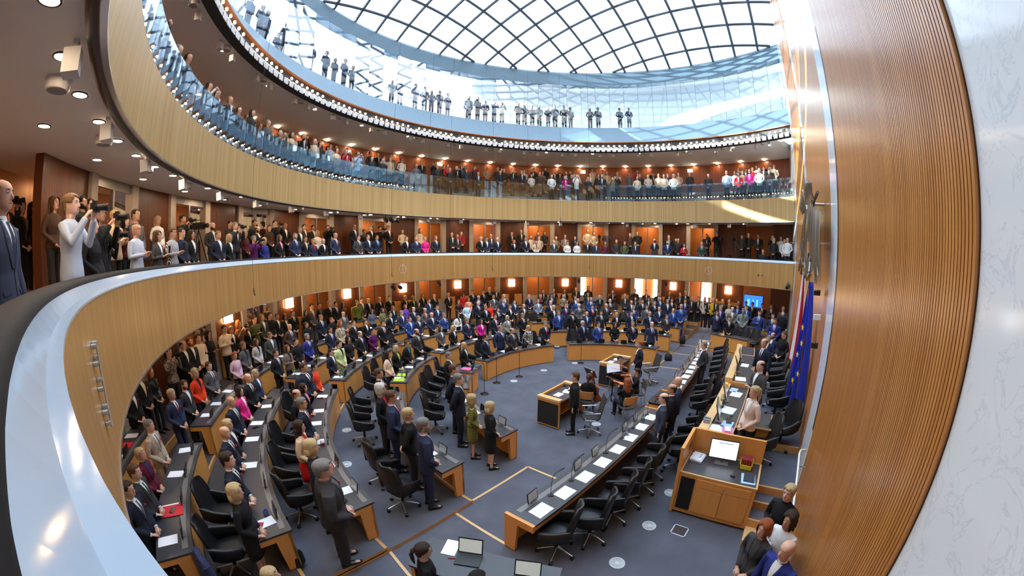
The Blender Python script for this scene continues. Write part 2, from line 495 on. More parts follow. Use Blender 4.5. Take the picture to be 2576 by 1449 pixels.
# glazing of that ring
b = MB()
npan = 54; g0, g1 = arcs(12.7)
for i in range(npan):
    a = g0 + (g1 - g0) * i / npan; c = g0 + (g1 - g0) * (i + 1) / npan - 0.03
    b.add([pol(12.58, a, 12.92), pol(12.58, c, 12.92), pol(12.86, c, 16.16), pol(12.86, a, 16.16)], [(0, 1, 2, 3)])
struct(b.build('window_1', BANDG), 'ring of tall glass panes below the dome')
b = MB()
for i in range(npan + 1):
    a = g0 + (g1 - g0) * i / npan
    b.tube([pol(12.60, a, 12.92), pol(12.88, a, 16.16)], 0.008, 4, smooth=False)
struct(b.build('window_2', BLACKM), 'thin joints between the panes of the glazed ring')
# ------------------------------------------------------------------ glass dome
RD, ZD, HD = 13.12, 17.3, 3.0
RS = (RD * RD + HD * HD) / (2 * HD)
def dome_z(x, y):
    d = x * x + y * y
    return ZD + HD - RS + sqrt(max(RS * RS - d, 0))
STEP = 1.5
b = MB(); N = 26
def grid_lines():
    out = []
    k = -math.floor(RD / STEP)
    while k * STEP < RD:
        c = k * STEP; h = sqrt(RD * RD - c * c)
        out.append((c, h)); k += 1
    return out
for c, h in grid_lines():
    xs = [-h + 2 * h * i / 40 for i in range(41)]
    p1 = [Vector((x, c, dome_z(x, c))) for x in xs if True]
    p2 = [Vector((c, y, dome_z(c, y))) for y in xs if y > WY - .3]
    if c > WY - .3: b.tube(p1, (0.085), 6, smooth=False)
    if len(p2) > 1: b.tube(p2, (0.085), 6, smooth=False)
tag(b.build('dome_lattice', mat('dome_steel', (84, 96, 110), 0.45, 0.3)), 'grey steel lattice carrying the glass panes of the dome', 'dome frame')
b = MB(); q = 36
vs = []; fs = []
for i in range(13):
    r = RD * i / 12
    for k in range(72):
        x, y = r * cos(2 * pi * k / 72), r * sin(2 * pi * k / 72)
        vs.append((x, y, dome_z(x, y) + 0.06))
for i in range(12):
    for k in range(72):
        f = (i * 72 + k, i * 72 + (k + 1) % 72, (i + 1) * 72 + (k + 1) % 72, (i + 1) * 72 + k)
        fs.append(f)
b.add(vs, fs)
struct(b.build('window_3', DOMEG), 'pale glass of the dome')
# ------------------------------------------------------------------ front wall
MARBLE = bpy.data.materials.new('white_marble'); MARBLE.use_nodes = True
nt = MARBLE.node_tree; pb = nt.nodes['Principled BSDF']
g = nt.nodes.new('ShaderNodeNewGeometry')
t1 = nt.nodes.new('ShaderNodeTexNoise'); t1.inputs['Scale'].default_value = 3.2; t1.inputs['Detail'].default_value = 9; t1.inputs['Distortion'].default_value = 1.2; t1.inputs['Roughness'].default_value = .62
nt.links.new(g.outputs['Position'], t1.inputs['Vector'])
v = M_(nt, 'ABSOLUTE', M_(nt, 'SUBTRACT', t1.outputs['Fac'], 0.47))
rr = nt.nodes.new('ShaderNodeValToRGB')
rr.color_ramp.elements[0].position = 0.0; rr.color_ramp.elements[0].color = srgb(222, 227, 231)
rr.color_ramp.elements[1].position = 0.02; rr.color_ramp.elements[1].color = srgb(240, 243, 244)
nt.links.new(v, rr.inputs[0]); nt.links.new(rr.outputs[0], pb.inputs['Base Color'])
pb.inputs['Roughness'].default_value = 0.12
MATS['white_marble'] = MARBLE
b = MB(); b.box(0, WY - 0.162, -0.1, 34, 0.3, 18.4)
struct(b.build('wall_front', MARBLE), 'polished white marble front wall')
XR0, XR1, XG = -8.39, -3.62, 3.62
def ribs(name, x0, x1, z0, z1):
    b = MB(); p = 0.047; n = int((x1 - x0) / p)
    b.box((x0 + x1) / 2, WY - 0.055, z0, x1 - x0, 0.1, z1 - z0, mi=1)
    for i in range(n):
        b.box(x0 + p * (i + .5), WY + 0.002, z0, p * 0.7, 0.03, z1 - z0, mi=0)
    return struct(b.build(name, [RIB, mat('dark_groove', (70, 42, 22), 0.7)]), 'ribbed timber panel of the front wall')
ribs('wall_front_batten_near', XR0, XR1, 0.0, 17.4)
ribs('wall_front_batten_far', XG, 8.35, 0.0, 17.4)
b = MB(); b.box(0, WY - 0.055, 0.0, 5.3, 0.12, 17.4)
struct(b.build('wall_front_centre', RIB), 'plain timber centre panel of the front wall behind the coat of arms')
for s in (-1, 1):
    b = MB(); b.box(s * 3.08, WY - 0.055, 0.0, 0.86, 0.12, 17.4)
    struct(b.build('wall_front_strip', MARBLE), 'white marble strip of the front wall')
    b = MB(); b.box(s * (XG - 0.055), WY - 0.045, 1.75, 0.1, 0.12, 7.2)
    struct(b.build('trim_11', BLACK), 'slim black recess beside the ribbed timber')
# people: x y floor height row sex hair top shirt tie flags
FOLK = '''
-11.90 -1.42 3.75 1.57 20 0 m rl greynavy white navy s
-9.18 -0.05 0.13 1.89 2 0 m sg char grey - fgX
-10.39 0.25 0.22 1.67 3 0 f oy black - - fkG
-9.04 0.78 0.13 1.79 2 0 f oy dnavy - - fk
-10.33 1.00 0.22 1.77 3 0 m sd dnavy white char f
-11.86 0.90 0.31 1.65 4 0 m sd dnavy white grey fgS
-11.98 0.96 3.75 1.81 20 0 m sl greyblueshirt - - Tp
-7.23 0.23 0.07 1.88 1 0 m sg navy white - gB
-11.77 1.35 0.31 1.65 4 0 m sn char white green f
-11.88 1.82 3.75 1.60 20 0 f ln black - - T
-7.07 0.92 0.07 1.79 1 0 f sy black - - fb
-8.89 1.82 0.13 1.67 2 0 f ld beigeknit red - fkgR
-11.73 2.11 0.31 1.55 4 0 f sy maroon navy - f
-10.20 2.21 0.22 1.65 3 0 m bg dnavy white brown f
-11.87 2.26 3.75 1.82 20 0 m sk black - - gp
-5.39 0.40 0.00 1.62 0 0 f oy black - - kd
-6.96 1.67 0.07 1.89 1 0 m sn navy white red gf
-10.08 2.71 0.22 1.55 3 0 f oy black white - f
-11.86 2.70 3.75 1.56 20 0 f od black - - Tp
-8.54 2.64 0.13 1.77 2 0 m sg dnavy white red fg
-11.57 3.01 0.31 1.65 4 0 m sg tweed white grey f
-5.33 1.00 0.00 1.59 0 0 f cy stripegreen - - k
-6.80 2.37 0.07 1.79 1 0 f cw black red - f
-9.84 3.66 0.22 1.65 3 0 m bl dnavy white grey f
-5.14 1.64 0.00 1.89 0 0 m sg dnavy white grey b
-8.38 3.49 0.13 1.65 2 0 m rd black white - f
-11.41 3.79 3.75 1.66 20 0 m bg greyblueshirt - - Thg
-13.97 3.50 4.25 1.77 23 0 f ld black peach - Tp
-8.04 4.03 0.13 1.55 2 0 f ld black pink - f
-4.75 2.25 0.00 1.89 0 0 m sn dnavy white - b
-6.24 3.41 0.07 1.77 1 0 m sn black white red fg
-9.52 4.46 0.22 1.55 3 0 f od pinkhot white - f
-11.10 4.52 0.31 1.68 4 0 m sy navy white maroon f
-13.83 4.02 4.25 1.69 23 0 f ld black - - T
-11.04 4.75 3.75 1.58 20 0 f ln greydark white - h
-12.06 4.69 0.50 1.77 5 0 m sd black white - fS
-13.73 4.45 4.25 1.70 23 0 f ld black - - T
-10.79 5.14 0.31 1.65 4 0 m sn char white - fB
-9.18 5.07 0.22 1.65 3 0 m bl black white black f
-10.71 5.46 3.75 1.68 20 0 f pn stripebw - - Thg
-7.63 5.12 0.13 1.72 2 0 m sd dnavy white navy X
-11.87 5.48 0.50 1.77 5 0 m sd black cream - f
-12.77 2.82 4.25 1.56 22 0 f ln browndark - - T
-8.88 5.60 0.22 1.55 3 0 f ly navy white - f
-10.46 5.85 0.31 1.69 4 0 f oy orangered black - fL
-10.48 5.89 3.75 1.70 20 0 m sd dnavy - - T
-7.22 5.43 0.13 1.55 2 0 f sk orangered - - gT
-11.62 5.96 0.50 1.67 5 0 f le leather black - f
-10.21 6.35 3.75 1.67 20 0 f ld black white - -
-10.04 6.44 0.31 1.65 4 0 m sn grey white navy f
-3.52 3.88 0.00 1.65 0 0 m sg black white - -
-12.50 3.82 4.25 1.69 22 0 m sk black - - TBg
-11.88 4.04 4.00 1.70 21 0 m sy beigeknit white - Th
-4.80 5.36 0.07 1.55 1 0 f od pinkbeige green - -
-12.44 4.26 4.25 1.70 22 0 m sk black white - T
-11.11 6.97 0.50 1.90 5 0 f pk patternbw2 - - Tp
-11.72 4.50 4.00 1.64 21 0 f lk maroonred black - h
-7.92 6.99 0.22 1.65 3 0 m sd black white grey -
-11.54 4.93 4.00 1.81 21 0 m sd grey - - T
-6.18 6.66 0.13 1.55 2 0 f sk dnavy white - -
-4.22 5.75 0.07 1.55 1 0 f oy black lime - -
-9.37 7.53 3.75 1.71 20 0 m sl dnavy white - -
-9.14 7.52 0.31 1.55 4 0 f pe pinksatin - - T
-10.68 7.61 0.50 1.90 5 0 m rd black white - -
-2.13 4.68 0.00 1.55 0 0 f ly black white - -
-10.45 7.98 0.50 1.90 5 0 m se black white - B
-7.38 7.57 0.22 1.58 3 0 f on taupe black - h
-5.68 7.09 0.13 1.65 2 0 m sk palegreen black - -
-8.97 8.00 3.75 1.63 20 0 f ly black white - -
-3.53 6.14 0.07 1.55 1 0 f sn black teal - -
-10.17 8.34 0.50 1.90 5 0 m sd cream - - T
-8.72 8.23 0.31 1.67 4 0 m sl grey black - g
-6.93 7.99 0.22 1.67 3 0 m sk black black - -
-9.81 8.69 0.50 1.90 5 0 f ok black - - Tkh
-1.02 4.70 0.00 1.65 0 2 m sd dnavy white purple g
-5.08 7.66 0.13 1.61 2 0 f lk black - - k
-8.17 8.76 0.31 1.59 4 0 f ln lgrey black - -
-6.37 8.42 0.22 1.68 3 0 m sg royal white black gB
-2.68 6.72 0.07 1.75 1 0 m rd char white olive B
-7.98 8.99 3.75 1.63 20 0 m sg plum - - Tp
-11.13 6.88 4.25 1.60 22 0 f py white - - T
-9.17 9.37 0.50 1.90 5 0 m sk cream - - Th
-4.40 8.04 0.13 1.65 2 0 m rd black white purple -
-7.54 9.25 0.31 1.65 4 0 m sl greygreen white - -
-7.51 9.39 3.75 1.56 20 0 f oy royal - - T
-8.88 9.70 0.50 1.77 5 0 m sg black white - -
0.48 4.67 0.00 1.65 0 2 m rd char white grey -
0.35 5.19 0.00 1.70 0 2 m sg navy white navy sX
-5.17 9.10 0.22 1.65 3 0 m sk dnavy white purple -
-8.54 10.00 0.50 1.90 5 0 f le brownknit - - Tp
-3.62 8.43 0.13 1.57 2 0 f sk plum - - k
-10.43 7.89 4.25 1.71 22 0 m sk black - - p
-6.79 9.92 3.75 1.68 20 0 f ln black pink - -
-1.16 7.14 0.07 1.56 1 2 f ln grey white - -
-8.18 10.30 0.50 1.67 5 0 f ly black white - -
-0.69 6.89 0.07 1.55 1 2 f oy black white - -
-6.53 10.06 0.31 1.71 4 0 m bl brown white grey -
-3.00 8.68 0.13 1.76 2 0 m sd black white maroon -
-9.49 8.22 4.00 1.77 21 0 m bd char white - B
-4.54 9.54 0.22 1.75 3 0 f le patternc - - T
-7.82 10.57 0.50 1.90 5 0 m sd olive - - Th
1.72 4.79 0.00 1.55 0 0 f py patternbw - - kT
-6.02 10.40 3.75 1.77 20 0 m sg navy white blue B
-7.45 10.84 0.50 1.90 5 0 m sl greygreen white - -
-3.84 9.72 0.22 1.65 3 0 m sd black white grey -
2.47 4.44 0.00 1.66 0 2 m sg dnavy white red -
-5.64 10.58 0.31 1.59 4 0 f sn black black - T
-7.07 11.09 0.50 1.90 5 0 f pk black - - T
-5.49 10.69 3.75 1.66 20 0 f pd black patternc - -
3.86 2.54 0.00 1.65 0 1 m sd blue white red g
0.44 7.24 0.07 1.65 1 2 m sg navy white red -
3.61 3.20 0.00 1.65 0 0 m sw dnavy lblue - s
4.89 0.41 0.00 1.74 0 1 m rg navy white navy s
-8.61 9.13 4.00 1.84 21 0 m sg char white - p
-6.70 11.32 0.50 1.77 5 0 m sn dnavy white - -
-5.07 10.90 3.75 1.56 20 0 m sl navy red - -
-3.09 10.05 0.22 1.55 3 0 f pd black white - -
4.76 1.27 0.00 1.67 0 1 m sg dnavy white red -
1.10 7.02 0.07 1.55 1 2 f od magenta white - -
-1.37 9.07 0.13 1.68 2 0 m sd blue white lblue -
4.53 2.03 0.00 1.57 0 0 f ld black black - k
-4.82 10.97 0.31 1.76 4 0 m sl dnavy white blue g
-6.30 11.54 0.50 1.67 5 0 f on black white - -
-0.91 9.04 0.13 1.65 2 0 m sg navy white grey -
-8.20 9.50 4.00 1.59 21 0 f oy maroonred - - T
-4.50 11.15 3.75 1.56 20 0 f sw black white - -
-4.27 11.10 0.31 1.55 4 0 f pe black black - -
-8.71 9.76 4.25 1.69 22 0 m sk char - - p
-5.87 11.73 0.50 1.78 5 0 m sk black white black g
1.99 6.97 0.07 1.67 1 2 m sd dnavy white pink -
-7.65 9.95 4.00 1.76 21 0 m rd black white - Bg
0.42 8.81 0.13 1.65 2 2 m sg blue white navy -
-3.81 11.40 3.75 1.84 20 0 m rg navy white red -
-0.02 9.20 0.13 1.69 2 0 m bw navy white - -
2.60 6.72 0.07 1.55 1 2 f oy greylight white - -
-1.60 10.36 0.22 1.65 3 0 m sd black lblue - -
-5.17 12.04 0.50 1.67 5 0 f lk black - - -
3.19 6.26 0.07 1.65 1 2 m sg black white grey g
-3.51 11.48 0.31 1.68 4 0 m rg grey white grey g
1.22 8.72 0.13 1.55 2 2 f lk white black - -
-4.78 12.25 0.50 1.90 5 0 m sk grey white pink -
-0.92 10.41 0.22 1.65 3 0 m sg navy white lblue -
-7.65 10.61 4.25 1.80 22 0 m sk black - - T
-4.35 12.36 0.50 1.90 5 0 m sk black grey - -
7.49 -4.84 0.15 1.85 10 0 m sn royal white purple -
-2.45 11.77 3.75 1.76 20 0 m sd greydark white black -
5.58 4.05 0.07 1.65 1 0 m rd navy lblue - -
4.90 5.31 0.07 1.65 1 1 m sl blue white lblue s
-3.76 12.54 0.50 1.90 5 0 m sg black white grey -
-0.09 10.59 0.22 1.72 3 0 m rd dnavy white grey -
5.35 4.76 0.07 1.65 1 1 m sk black white grey sB
7.22 0.40 0.07 1.65 1 1 m sn char white grey -
-6.93 11.04 4.25 1.64 22 0 f pd browndark - - T
-1.86 11.88 3.75 1.79 20 0 m sn dnavy white - -
-1.78 11.84 0.31 1.56 4 0 f od greyblue - - -
7.15 1.28 0.07 1.73 1 1 m rg dnavy lblue lblue -
-3.34 12.71 0.50 1.80 5 0 m sk black white grey -
5.07 5.72 0.07 1.89 1 2 m rg black white - -
6.29 3.59 0.07 1.65 1 1 m sd dnavy white grey s
6.62 2.87 0.07 1.58 1 0 f ly black white - -
6.91 2.18 0.07 1.70 1 1 m sk dnavy white lblue s
3.36 8.01 0.13 1.65 2 2 m sd dnavy white grey -
0.61 10.55 0.22 1.57 3 0 f sw grey pink - -
-1.21 11.75 0.31 1.55 4 0 f on olivegreen - - -
8.13 -2.60 0.15 1.65 10 0 m sk black white grey -
-6.62 11.36 4.25 1.85 22 0 m sk black - - p
-1.32 11.95 3.75 1.78 20 0 m sd dnavy lblue blue g
-2.91 12.80 0.50 1.71 5 0 f lk patternbrown - - T
3.11 8.65 0.13 1.73 2 2 m sg black white lblue -
-5.55 11.26 4.00 1.84 21 0 m sg black white - -
1.33 10.46 0.22 1.68 3 2 m sk navy white lblue -
-6.13 11.55 4.25 1.75 22 0 m sl black white - -
-2.11 12.78 0.50 1.77 5 0 m sd olivegreen2 olive - sA
-0.42 12.00 0.31 1.56 4 0 f le black lblue - -
8.70 -1.89 0.15 1.78 10 0 m sd navy white maroon b
4.38 8.06 0.13 1.69 2 2 f sn black white - -
-1.73 13.01 0.50 1.84 5 0 m sd purpledark white - -
0.33 11.94 0.31 1.55 4 0 f oe purple - - T
-4.56 11.69 4.00 1.69 21 0 f ly cream - - T
5.09 7.67 0.13 1.68 2 2 m rn char white - s
-1.29 13.09 0.50 1.77 5 0 m rg black white - -
0.53 12.01 3.75 1.72 20 0 f sl black white - -
9.35 -4.73 0.15 1.80 11 0 m sk navy white grey g
-5.08 12.05 4.25 1.75 22 0 m sd brown white - -
3.12 10.10 0.22 1.65 3 0 f py paleblue - - T
1.18 11.91 0.31 1.58 4 0 f ld black - - k
7.40 4.68 0.13 1.65 2 1 m sk dnavy white red b
-0.61 13.07 0.50 1.77 5 0 m rd black white black -
1.14 11.97 3.75 1.72 20 0 m rw navy white navy -
9.64 -4.02 0.15 1.85 11 0 m sd blue white navy a
6.28 6.70 0.13 1.84 2 2 m rg dnavy white - -
6.75 6.01 0.13 1.65 2 1 m sl navy white magenta -
-4.58 12.25 4.25 1.73 22 0 m sk char white - -
9.09 0.57 0.13 1.65 2 1 m rl blue lblue lblue s
3.79 9.88 0.22 1.65 3 2 m sw dnavy white purple -
4.27 9.42 0.22 1.55 3 0 f ln red2 - - T
9.32 0.19 0.13 1.89 2 1 m rg blue lblue navy -
1.69 11.90 3.75 1.73 20 0 f sy pinkhot - - k
9.08 1.37 0.13 1.66 2 1 m rd navy white white -
1.87 11.87 0.31 1.73 4 0 m sd navy white lblue -
7.38 5.51 0.13 1.66 2 1 m rw grey white navy -
8.67 2.73 0.13 1.65 2 1 m sg blue white grey -
0.07 13.09 0.50 1.77 5 0 m sn black white brown -
8.94 2.05 0.13 1.72 2 1 m sd grey white black s
10.00 -3.13 0.15 1.85 11 0 m sg greygreen2 olive - g
8.20 4.21 0.13 1.69 2 1 m bg char white grey b
2.35 11.79 3.75 1.79 20 0 m sg dnavy white grey -
10.14 -2.52 0.15 1.85 11 0 m rg olivegrey white - -
-3.74 12.53 4.25 1.76 22 0 m sk black - - p
5.16 9.23 0.22 1.75 3 2 m sl navy white blue -
1.39 12.72 0.50 1.67 5 0 f on black lime - -
7.72 5.79 0.13 1.89 2 0 m rg blue white - -
5.72 8.84 0.22 1.65 3 2 m sd navy white lblue -
1.08 13.05 0.50 1.67 5 0 f oy black patternc - -
10.32 -1.84 0.15 1.84 11 0 m sg navy lilac - -
10.69 -5.28 0.15 1.75 12 0 m bk black black - sB
3.65 11.35 0.31 1.55 4 0 f pn maroonleather - - -
6.83 7.96 0.22 1.65 3 2 m sl lgreyblue white - -
2.70 12.42 0.50 1.68 5 2 m rw black white black -
2.22 12.92 0.50 1.72 5 0 f ln black yellow - -
4.31 11.20 0.31 1.63 4 0 f pn peach - - T
8.13 6.76 0.22 1.58 3 0 f sd dnavy pink - -
-2.12 12.91 4.25 1.85 22 0 m rg dnavy white - -
10.50 1.30 0.22 1.84 3 1 m sg dnavy white lblue -
4.91 10.95 0.31 1.69 4 2 m sw dnavy white purple -
8.44 6.37 0.22 1.84 3 0 m sn dnavy white - -
11.34 -3.98 3.75 1.85 20 0 m sk black - - TQ
10.36 2.05 0.22 1.67 3 1 m sg black white teal -
5.07 10.90 3.75 1.80 20 0 m bg black white - -
8.94 5.57 0.22 1.76 3 1 m rg blue white navy -
9.97 3.37 0.22 1.65 3 1 m bl dnavy white lblue -
10.21 2.76 0.22 1.74 3 1 m sk dnavy white grey -
3.69 12.31 0.50 1.67 5 2 f sy black white - -
9.52 4.57 0.22 1.67 3 1 m sw brown white black -
-1.51 12.99 4.25 1.62 22 0 f sk char - - -
5.78 10.54 0.31 1.70 4 2 m sl grey white lblue -
4.50 11.86 0.50 1.59 5 0 f ok red - - T
5.51 10.87 3.75 1.77 20 0 m sd navy white - -
5.99 10.42 3.75 1.75 20 0 m bg dnavy white - -
6.32 10.16 0.31 1.74 4 2 m bl greyblue white - -
-1.07 13.04 4.25 1.83 22 0 m sg black white - -
11.92 -5.32 0.15 1.90 13 0 m rg grey white - -
5.11 11.68 0.50 1.77 5 2 m sn dnavy white grey -
6.89 9.85 3.75 1.60 20 0 f le black white - -
5.68 11.30 0.50 1.77 5 2 m sd black white grey -
-0.51 13.07 4.25 1.80 22 0 m sk black - - p
7.47 9.42 3.75 1.80 20 0 m sn dnavy white - -
7.63 9.23 0.31 1.65 4 2 f py dnavy lilac - -
12.20 -3.20 0.15 1.73 13 0 m sd blue lblue - -
12.24 -4.63 0.15 1.90 13 0 m se brown white red h
7.98 8.99 3.75 1.62 20 0 f pd beige brown - -
8.18 8.74 0.31 1.66 4 2 f sy dnavy red - k
12.02 -0.30 3.75 1.70 20 0 m bl green lblue navy -
12.44 -4.09 0.15 1.90 13 0 m sd black white red -
0.05 13.08 4.25 1.86 22 0 m sg black white - -
12.39 -2.62 0.15 1.72 13 0 m sd blue lblue - -
11.95 0.57 0.31 1.66 4 1 m sd navy white lblue -
8.71 8.26 0.31 1.67 4 2 m sn navy white red -
8.79 8.20 3.75 1.63 20 0 m rg greydark white - -
11.99 0.79 3.75 1.58 20 0 f ld red white - h
12.61 -3.49 0.15 1.90 13 0 m sk black white brown g
9.20 7.69 0.31 1.65 4 1 m rg camel white grey -
12.53 -2.09 0.15 1.67 13 0 f ly whiteblouse - - T
11.91 1.41 0.31 1.65 4 0 f pd char white - -
6.38 11.46 0.50 1.90 5 2 m rg black white black -
9.36 7.54 3.75 1.56 20 0 f pn white - - T
11.79 2.14 0.31 1.68 4 1 m bl navy white lblue -
11.88 1.83 3.75 1.74 20 0 m sd navy lblue - B
9.73 7.06 3.75 1.56 20 0 f lk white - - T
12.77 -3.08 0.15 1.90 13 0 m sn black white - -
11.65 2.87 0.31 1.61 4 0 f ld char white - -
11.73 2.63 3.75 1.82 20 0 m rg greydark white - p
'''
FAR_FOLK = '''
12.14 1.21 3.75 1.89 20 0 m sn black - - T
11.38 3.65 0.31 1.59 4 0 f ln dnavy pink - -
10.10 6.52 3.75 1.67 20 0 m bg black white - -
10.16 6.43 0.31 1.79 4 1 m sd dnavy white grey g
6.78 11.27 0.50 1.87 5 2 m sg black white - -
10.39 6.04 3.75 1.58 20 0 m sg navy white - -
10.53 5.77 0.31 1.66 4 1 m bl black lblue lblue -
0.94 13.05 4.25 1.67 22 0 f on patternc - - -
11.41 3.79 3.75 1.63 20 0 m sn dnavy lblue - h
10.67 5.54 3.75 1.59 20 0 f sd maroon - - T
11.22 4.31 0.31 1.78 4 1 m sl char white grey -
11.18 4.41 3.75 1.62 20 0 f ln olive - - T
10.98 4.90 3.75 1.74 20 0 f on char - - T
12.88 -2.63 0.15 1.90 13 0 m sd black white - -
12.97 -2.02 0.15 1.90 13 0 m rg black white - -
8.92 9.05 0.50 1.72 5 2 m sd black white - -
13.05 -1.58 0.15 1.90 13 0 m se brown white - -
12.51 1.46 4.00 1.66 20 0 f ld black - - T
9.39 8.56 0.50 1.76 5 2 m sn black white - -
12.64 1.09 0.50 1.77 5 1 m sd black white red -
13.10 -1.18 0.15 1.90 13 0 f pd black white - -
9.85 8.00 0.50 1.72 5 0 m sd black white - -
13.11 -0.98 0.15 1.90 13 0 f ly yellow - - T
13.13 -0.72 0.15 1.90 13 0 m sn black white - -
2.07 12.91 4.25 1.74 22 0 f ld cream - - T
12.42 2.47 0.50 1.76 5 0 m sd black white - -
13.14 -0.44 0.15 1.90 13 0 f ln whiteblouse black - T
13.15 -0.02 0.15 1.90 13 0 m sd black white - -
11.51 5.31 0.50 1.72 5 1 m sd black white black -
13.14 0.42 0.15 1.90 13 0 m rl char white - s
12.83 1.86 0.50 1.77 5 1 m sd black white grey -
13.11 0.84 0.50 1.90 5 0 m sn black white - -
3.72 11.99 4.00 1.78 21 0 m bd black white - -
12.48 3.32 0.50 1.77 5 1 m sd black white black -
11.27 -5.32 4.00 1.82 21 0 m sk white - - TQ
10.68 7.61 0.50 1.83 5 1 m sn black white grey -
11.12 6.92 0.50 1.90 5 0 f ld black - - -
12.42 4.10 0.50 1.82 5 0 m rg black maroon - -
4.16 12.00 4.00 1.66 21 0 m sg char white navy -
11.55 -5.17 4.00 1.75 21 0 f ld white - - TQ
11.69 -4.56 4.00 1.78 21 0 f ly black - - TQ
4.59 12.11 4.25 1.60 21 0 f ol red black - -
12.09 -4.98 4.25 1.66 22 0 m sk white - - TQ
6.04 11.00 4.00 1.72 21 0 m sg brown white - -
12.29 -4.49 4.25 1.67 22 0 m sw black - - p
12.56 -3.64 4.25 1.78 22 0 m sk black white - h
12.72 -3.05 4.25 1.83 22 0 m sn black - - T
8.17 9.52 4.00 1.69 21 0 f ln beigeknit - - T
8.58 9.16 4.00 1.63 21 0 f oy beige - - T
12.88 -2.63 4.25 1.70 22 0 f ld char - - T
7.60 10.64 4.25 1.67 22 0 m sd black white black -
9.34 8.38 4.00 1.65 21 0 f ln camel - - -
9.72 7.94 4.00 1.76 21 0 m sk camel white - -
8.10 10.27 4.25 1.81 22 0 m sl black white - -
12.41 1.89 4.00 1.86 21 0 m sn dnavy white - -
13.04 -1.05 4.25 1.87 22 0 m sk black - - p
10.11 7.43 4.00 1.67 21 0 f lk black pattern - -
13.07 -0.42 4.25 1.73 22 0 m sk black white - s
8.96 9.53 4.25 1.70 22 0 f od grey - - T
9.32 9.27 4.25 1.74 22 0 f ok black - - Tb
11.04 7.00 4.25 1.92 22 0 m sd cream - - T
12.45 4.02 4.25 1.85 22 0 m sk black - - T
11.65 5.94 4.25 1.81 22 0 m sg grey - - p
12.29 4.48 4.25 1.70 22 0 f py browndark - - -
11.34 6.66 4.25 1.76 22 0 m sk cream - - T
'''
FOLK_XY = [tuple(map(float, l.split()[:3])) for l in (FOLK + FAR_FOLK).split('\n') if l]
# ================================================================== furniture of the hall
def local(mb, root):
    l = root.location; c, s = cos(-root.rotation_euler[2]), sin(-root.rotation_euler[2])
    mb.v = [((x - l.x) * c - (y - l.y) * s, (x - l.x) * s + (y - l.y) * c, z - l.z) for x, y, z in mb.v]
    return mb
def part(mb, name, mats, root, parent=None):
    return local(mb, root).build(name, mats, parent or root)
def crowded(x, y, z, d=.5):
    return any(abs(z - q[2]) < .6 and hypot(x - q[0], y - q[1]) < d for q in FOLK_XY)
INSET = mat('grey_metal_inset', (120, 116, 114), 0.35, 0.3)
def arc_pts(k, r, a0, a1, n):
    cx, cy = ROWC[k]
    return [(cx + r * cos(RAD(a0 + (a1 - a0) * i / n)), cy + r * sin(RAD(a0 + (a1 - a0) * i / n))) for i in range(n + 1)]
def desk(k, a0, a1, label, depth=0.52):
    r, z, c = ROWR[k], ROWZ[k], ROWC[k]
    n = max(3, int(abs(a1 - a0) / 3))
    am = (a0 + a1) / 2
    p = pol(r + .25, am)
    root = thing('curved_desk', label, 'desk', (c[0] + p[0], c[1] + p[1], z), 0, 'curved delegates desks')
    b = MB(); b.rev([(r - .03, z + .715), (r + depth, z + .715), (r + depth, z + .75), (r - .03, z + .75)], a0, a1, n, c)
    part(b, 'desktop', LINO, root)
    b = MB(); b.rev([(r, z + .02), (r + .045, z + .02), (r + .045, z + .715), (r, z + .715)], a0, a1, n, c)
    part(b, 'front_panel', OAK, root)
    b = MB(); b.rev([(r + .3, z + .63), (r + depth - .01, z + .63), (r + depth - .01, z + .714), (r + .3, z + .714)], a0 - .2, a1 + .2, n, c)
    part(b, 'under_beam', OAK, root)
    b = MB(); b.rev([(r + .04, z + .7505), (r + .13, z + .7505), (r + .13, z + .753), (r + .04, z + .753)], a0 - .6, a1 + .6, n, c)
    part(b, 'flap_strip', INSET, root)
    for a, s in ((a0, -1), (a1, 1)):
        da = math.degrees(.07 / r) * s
        b = MB()
        prof = [(r, z + .02), (r + .2, z + .02), (r + .25, z + .62), (r + depth, z + .62), (r + depth, z + .714), (r, z + .714)]
        b.rev(prof, a, a + da, 1, c)
        part(b, 'side_panel', OAK, root)
    return root
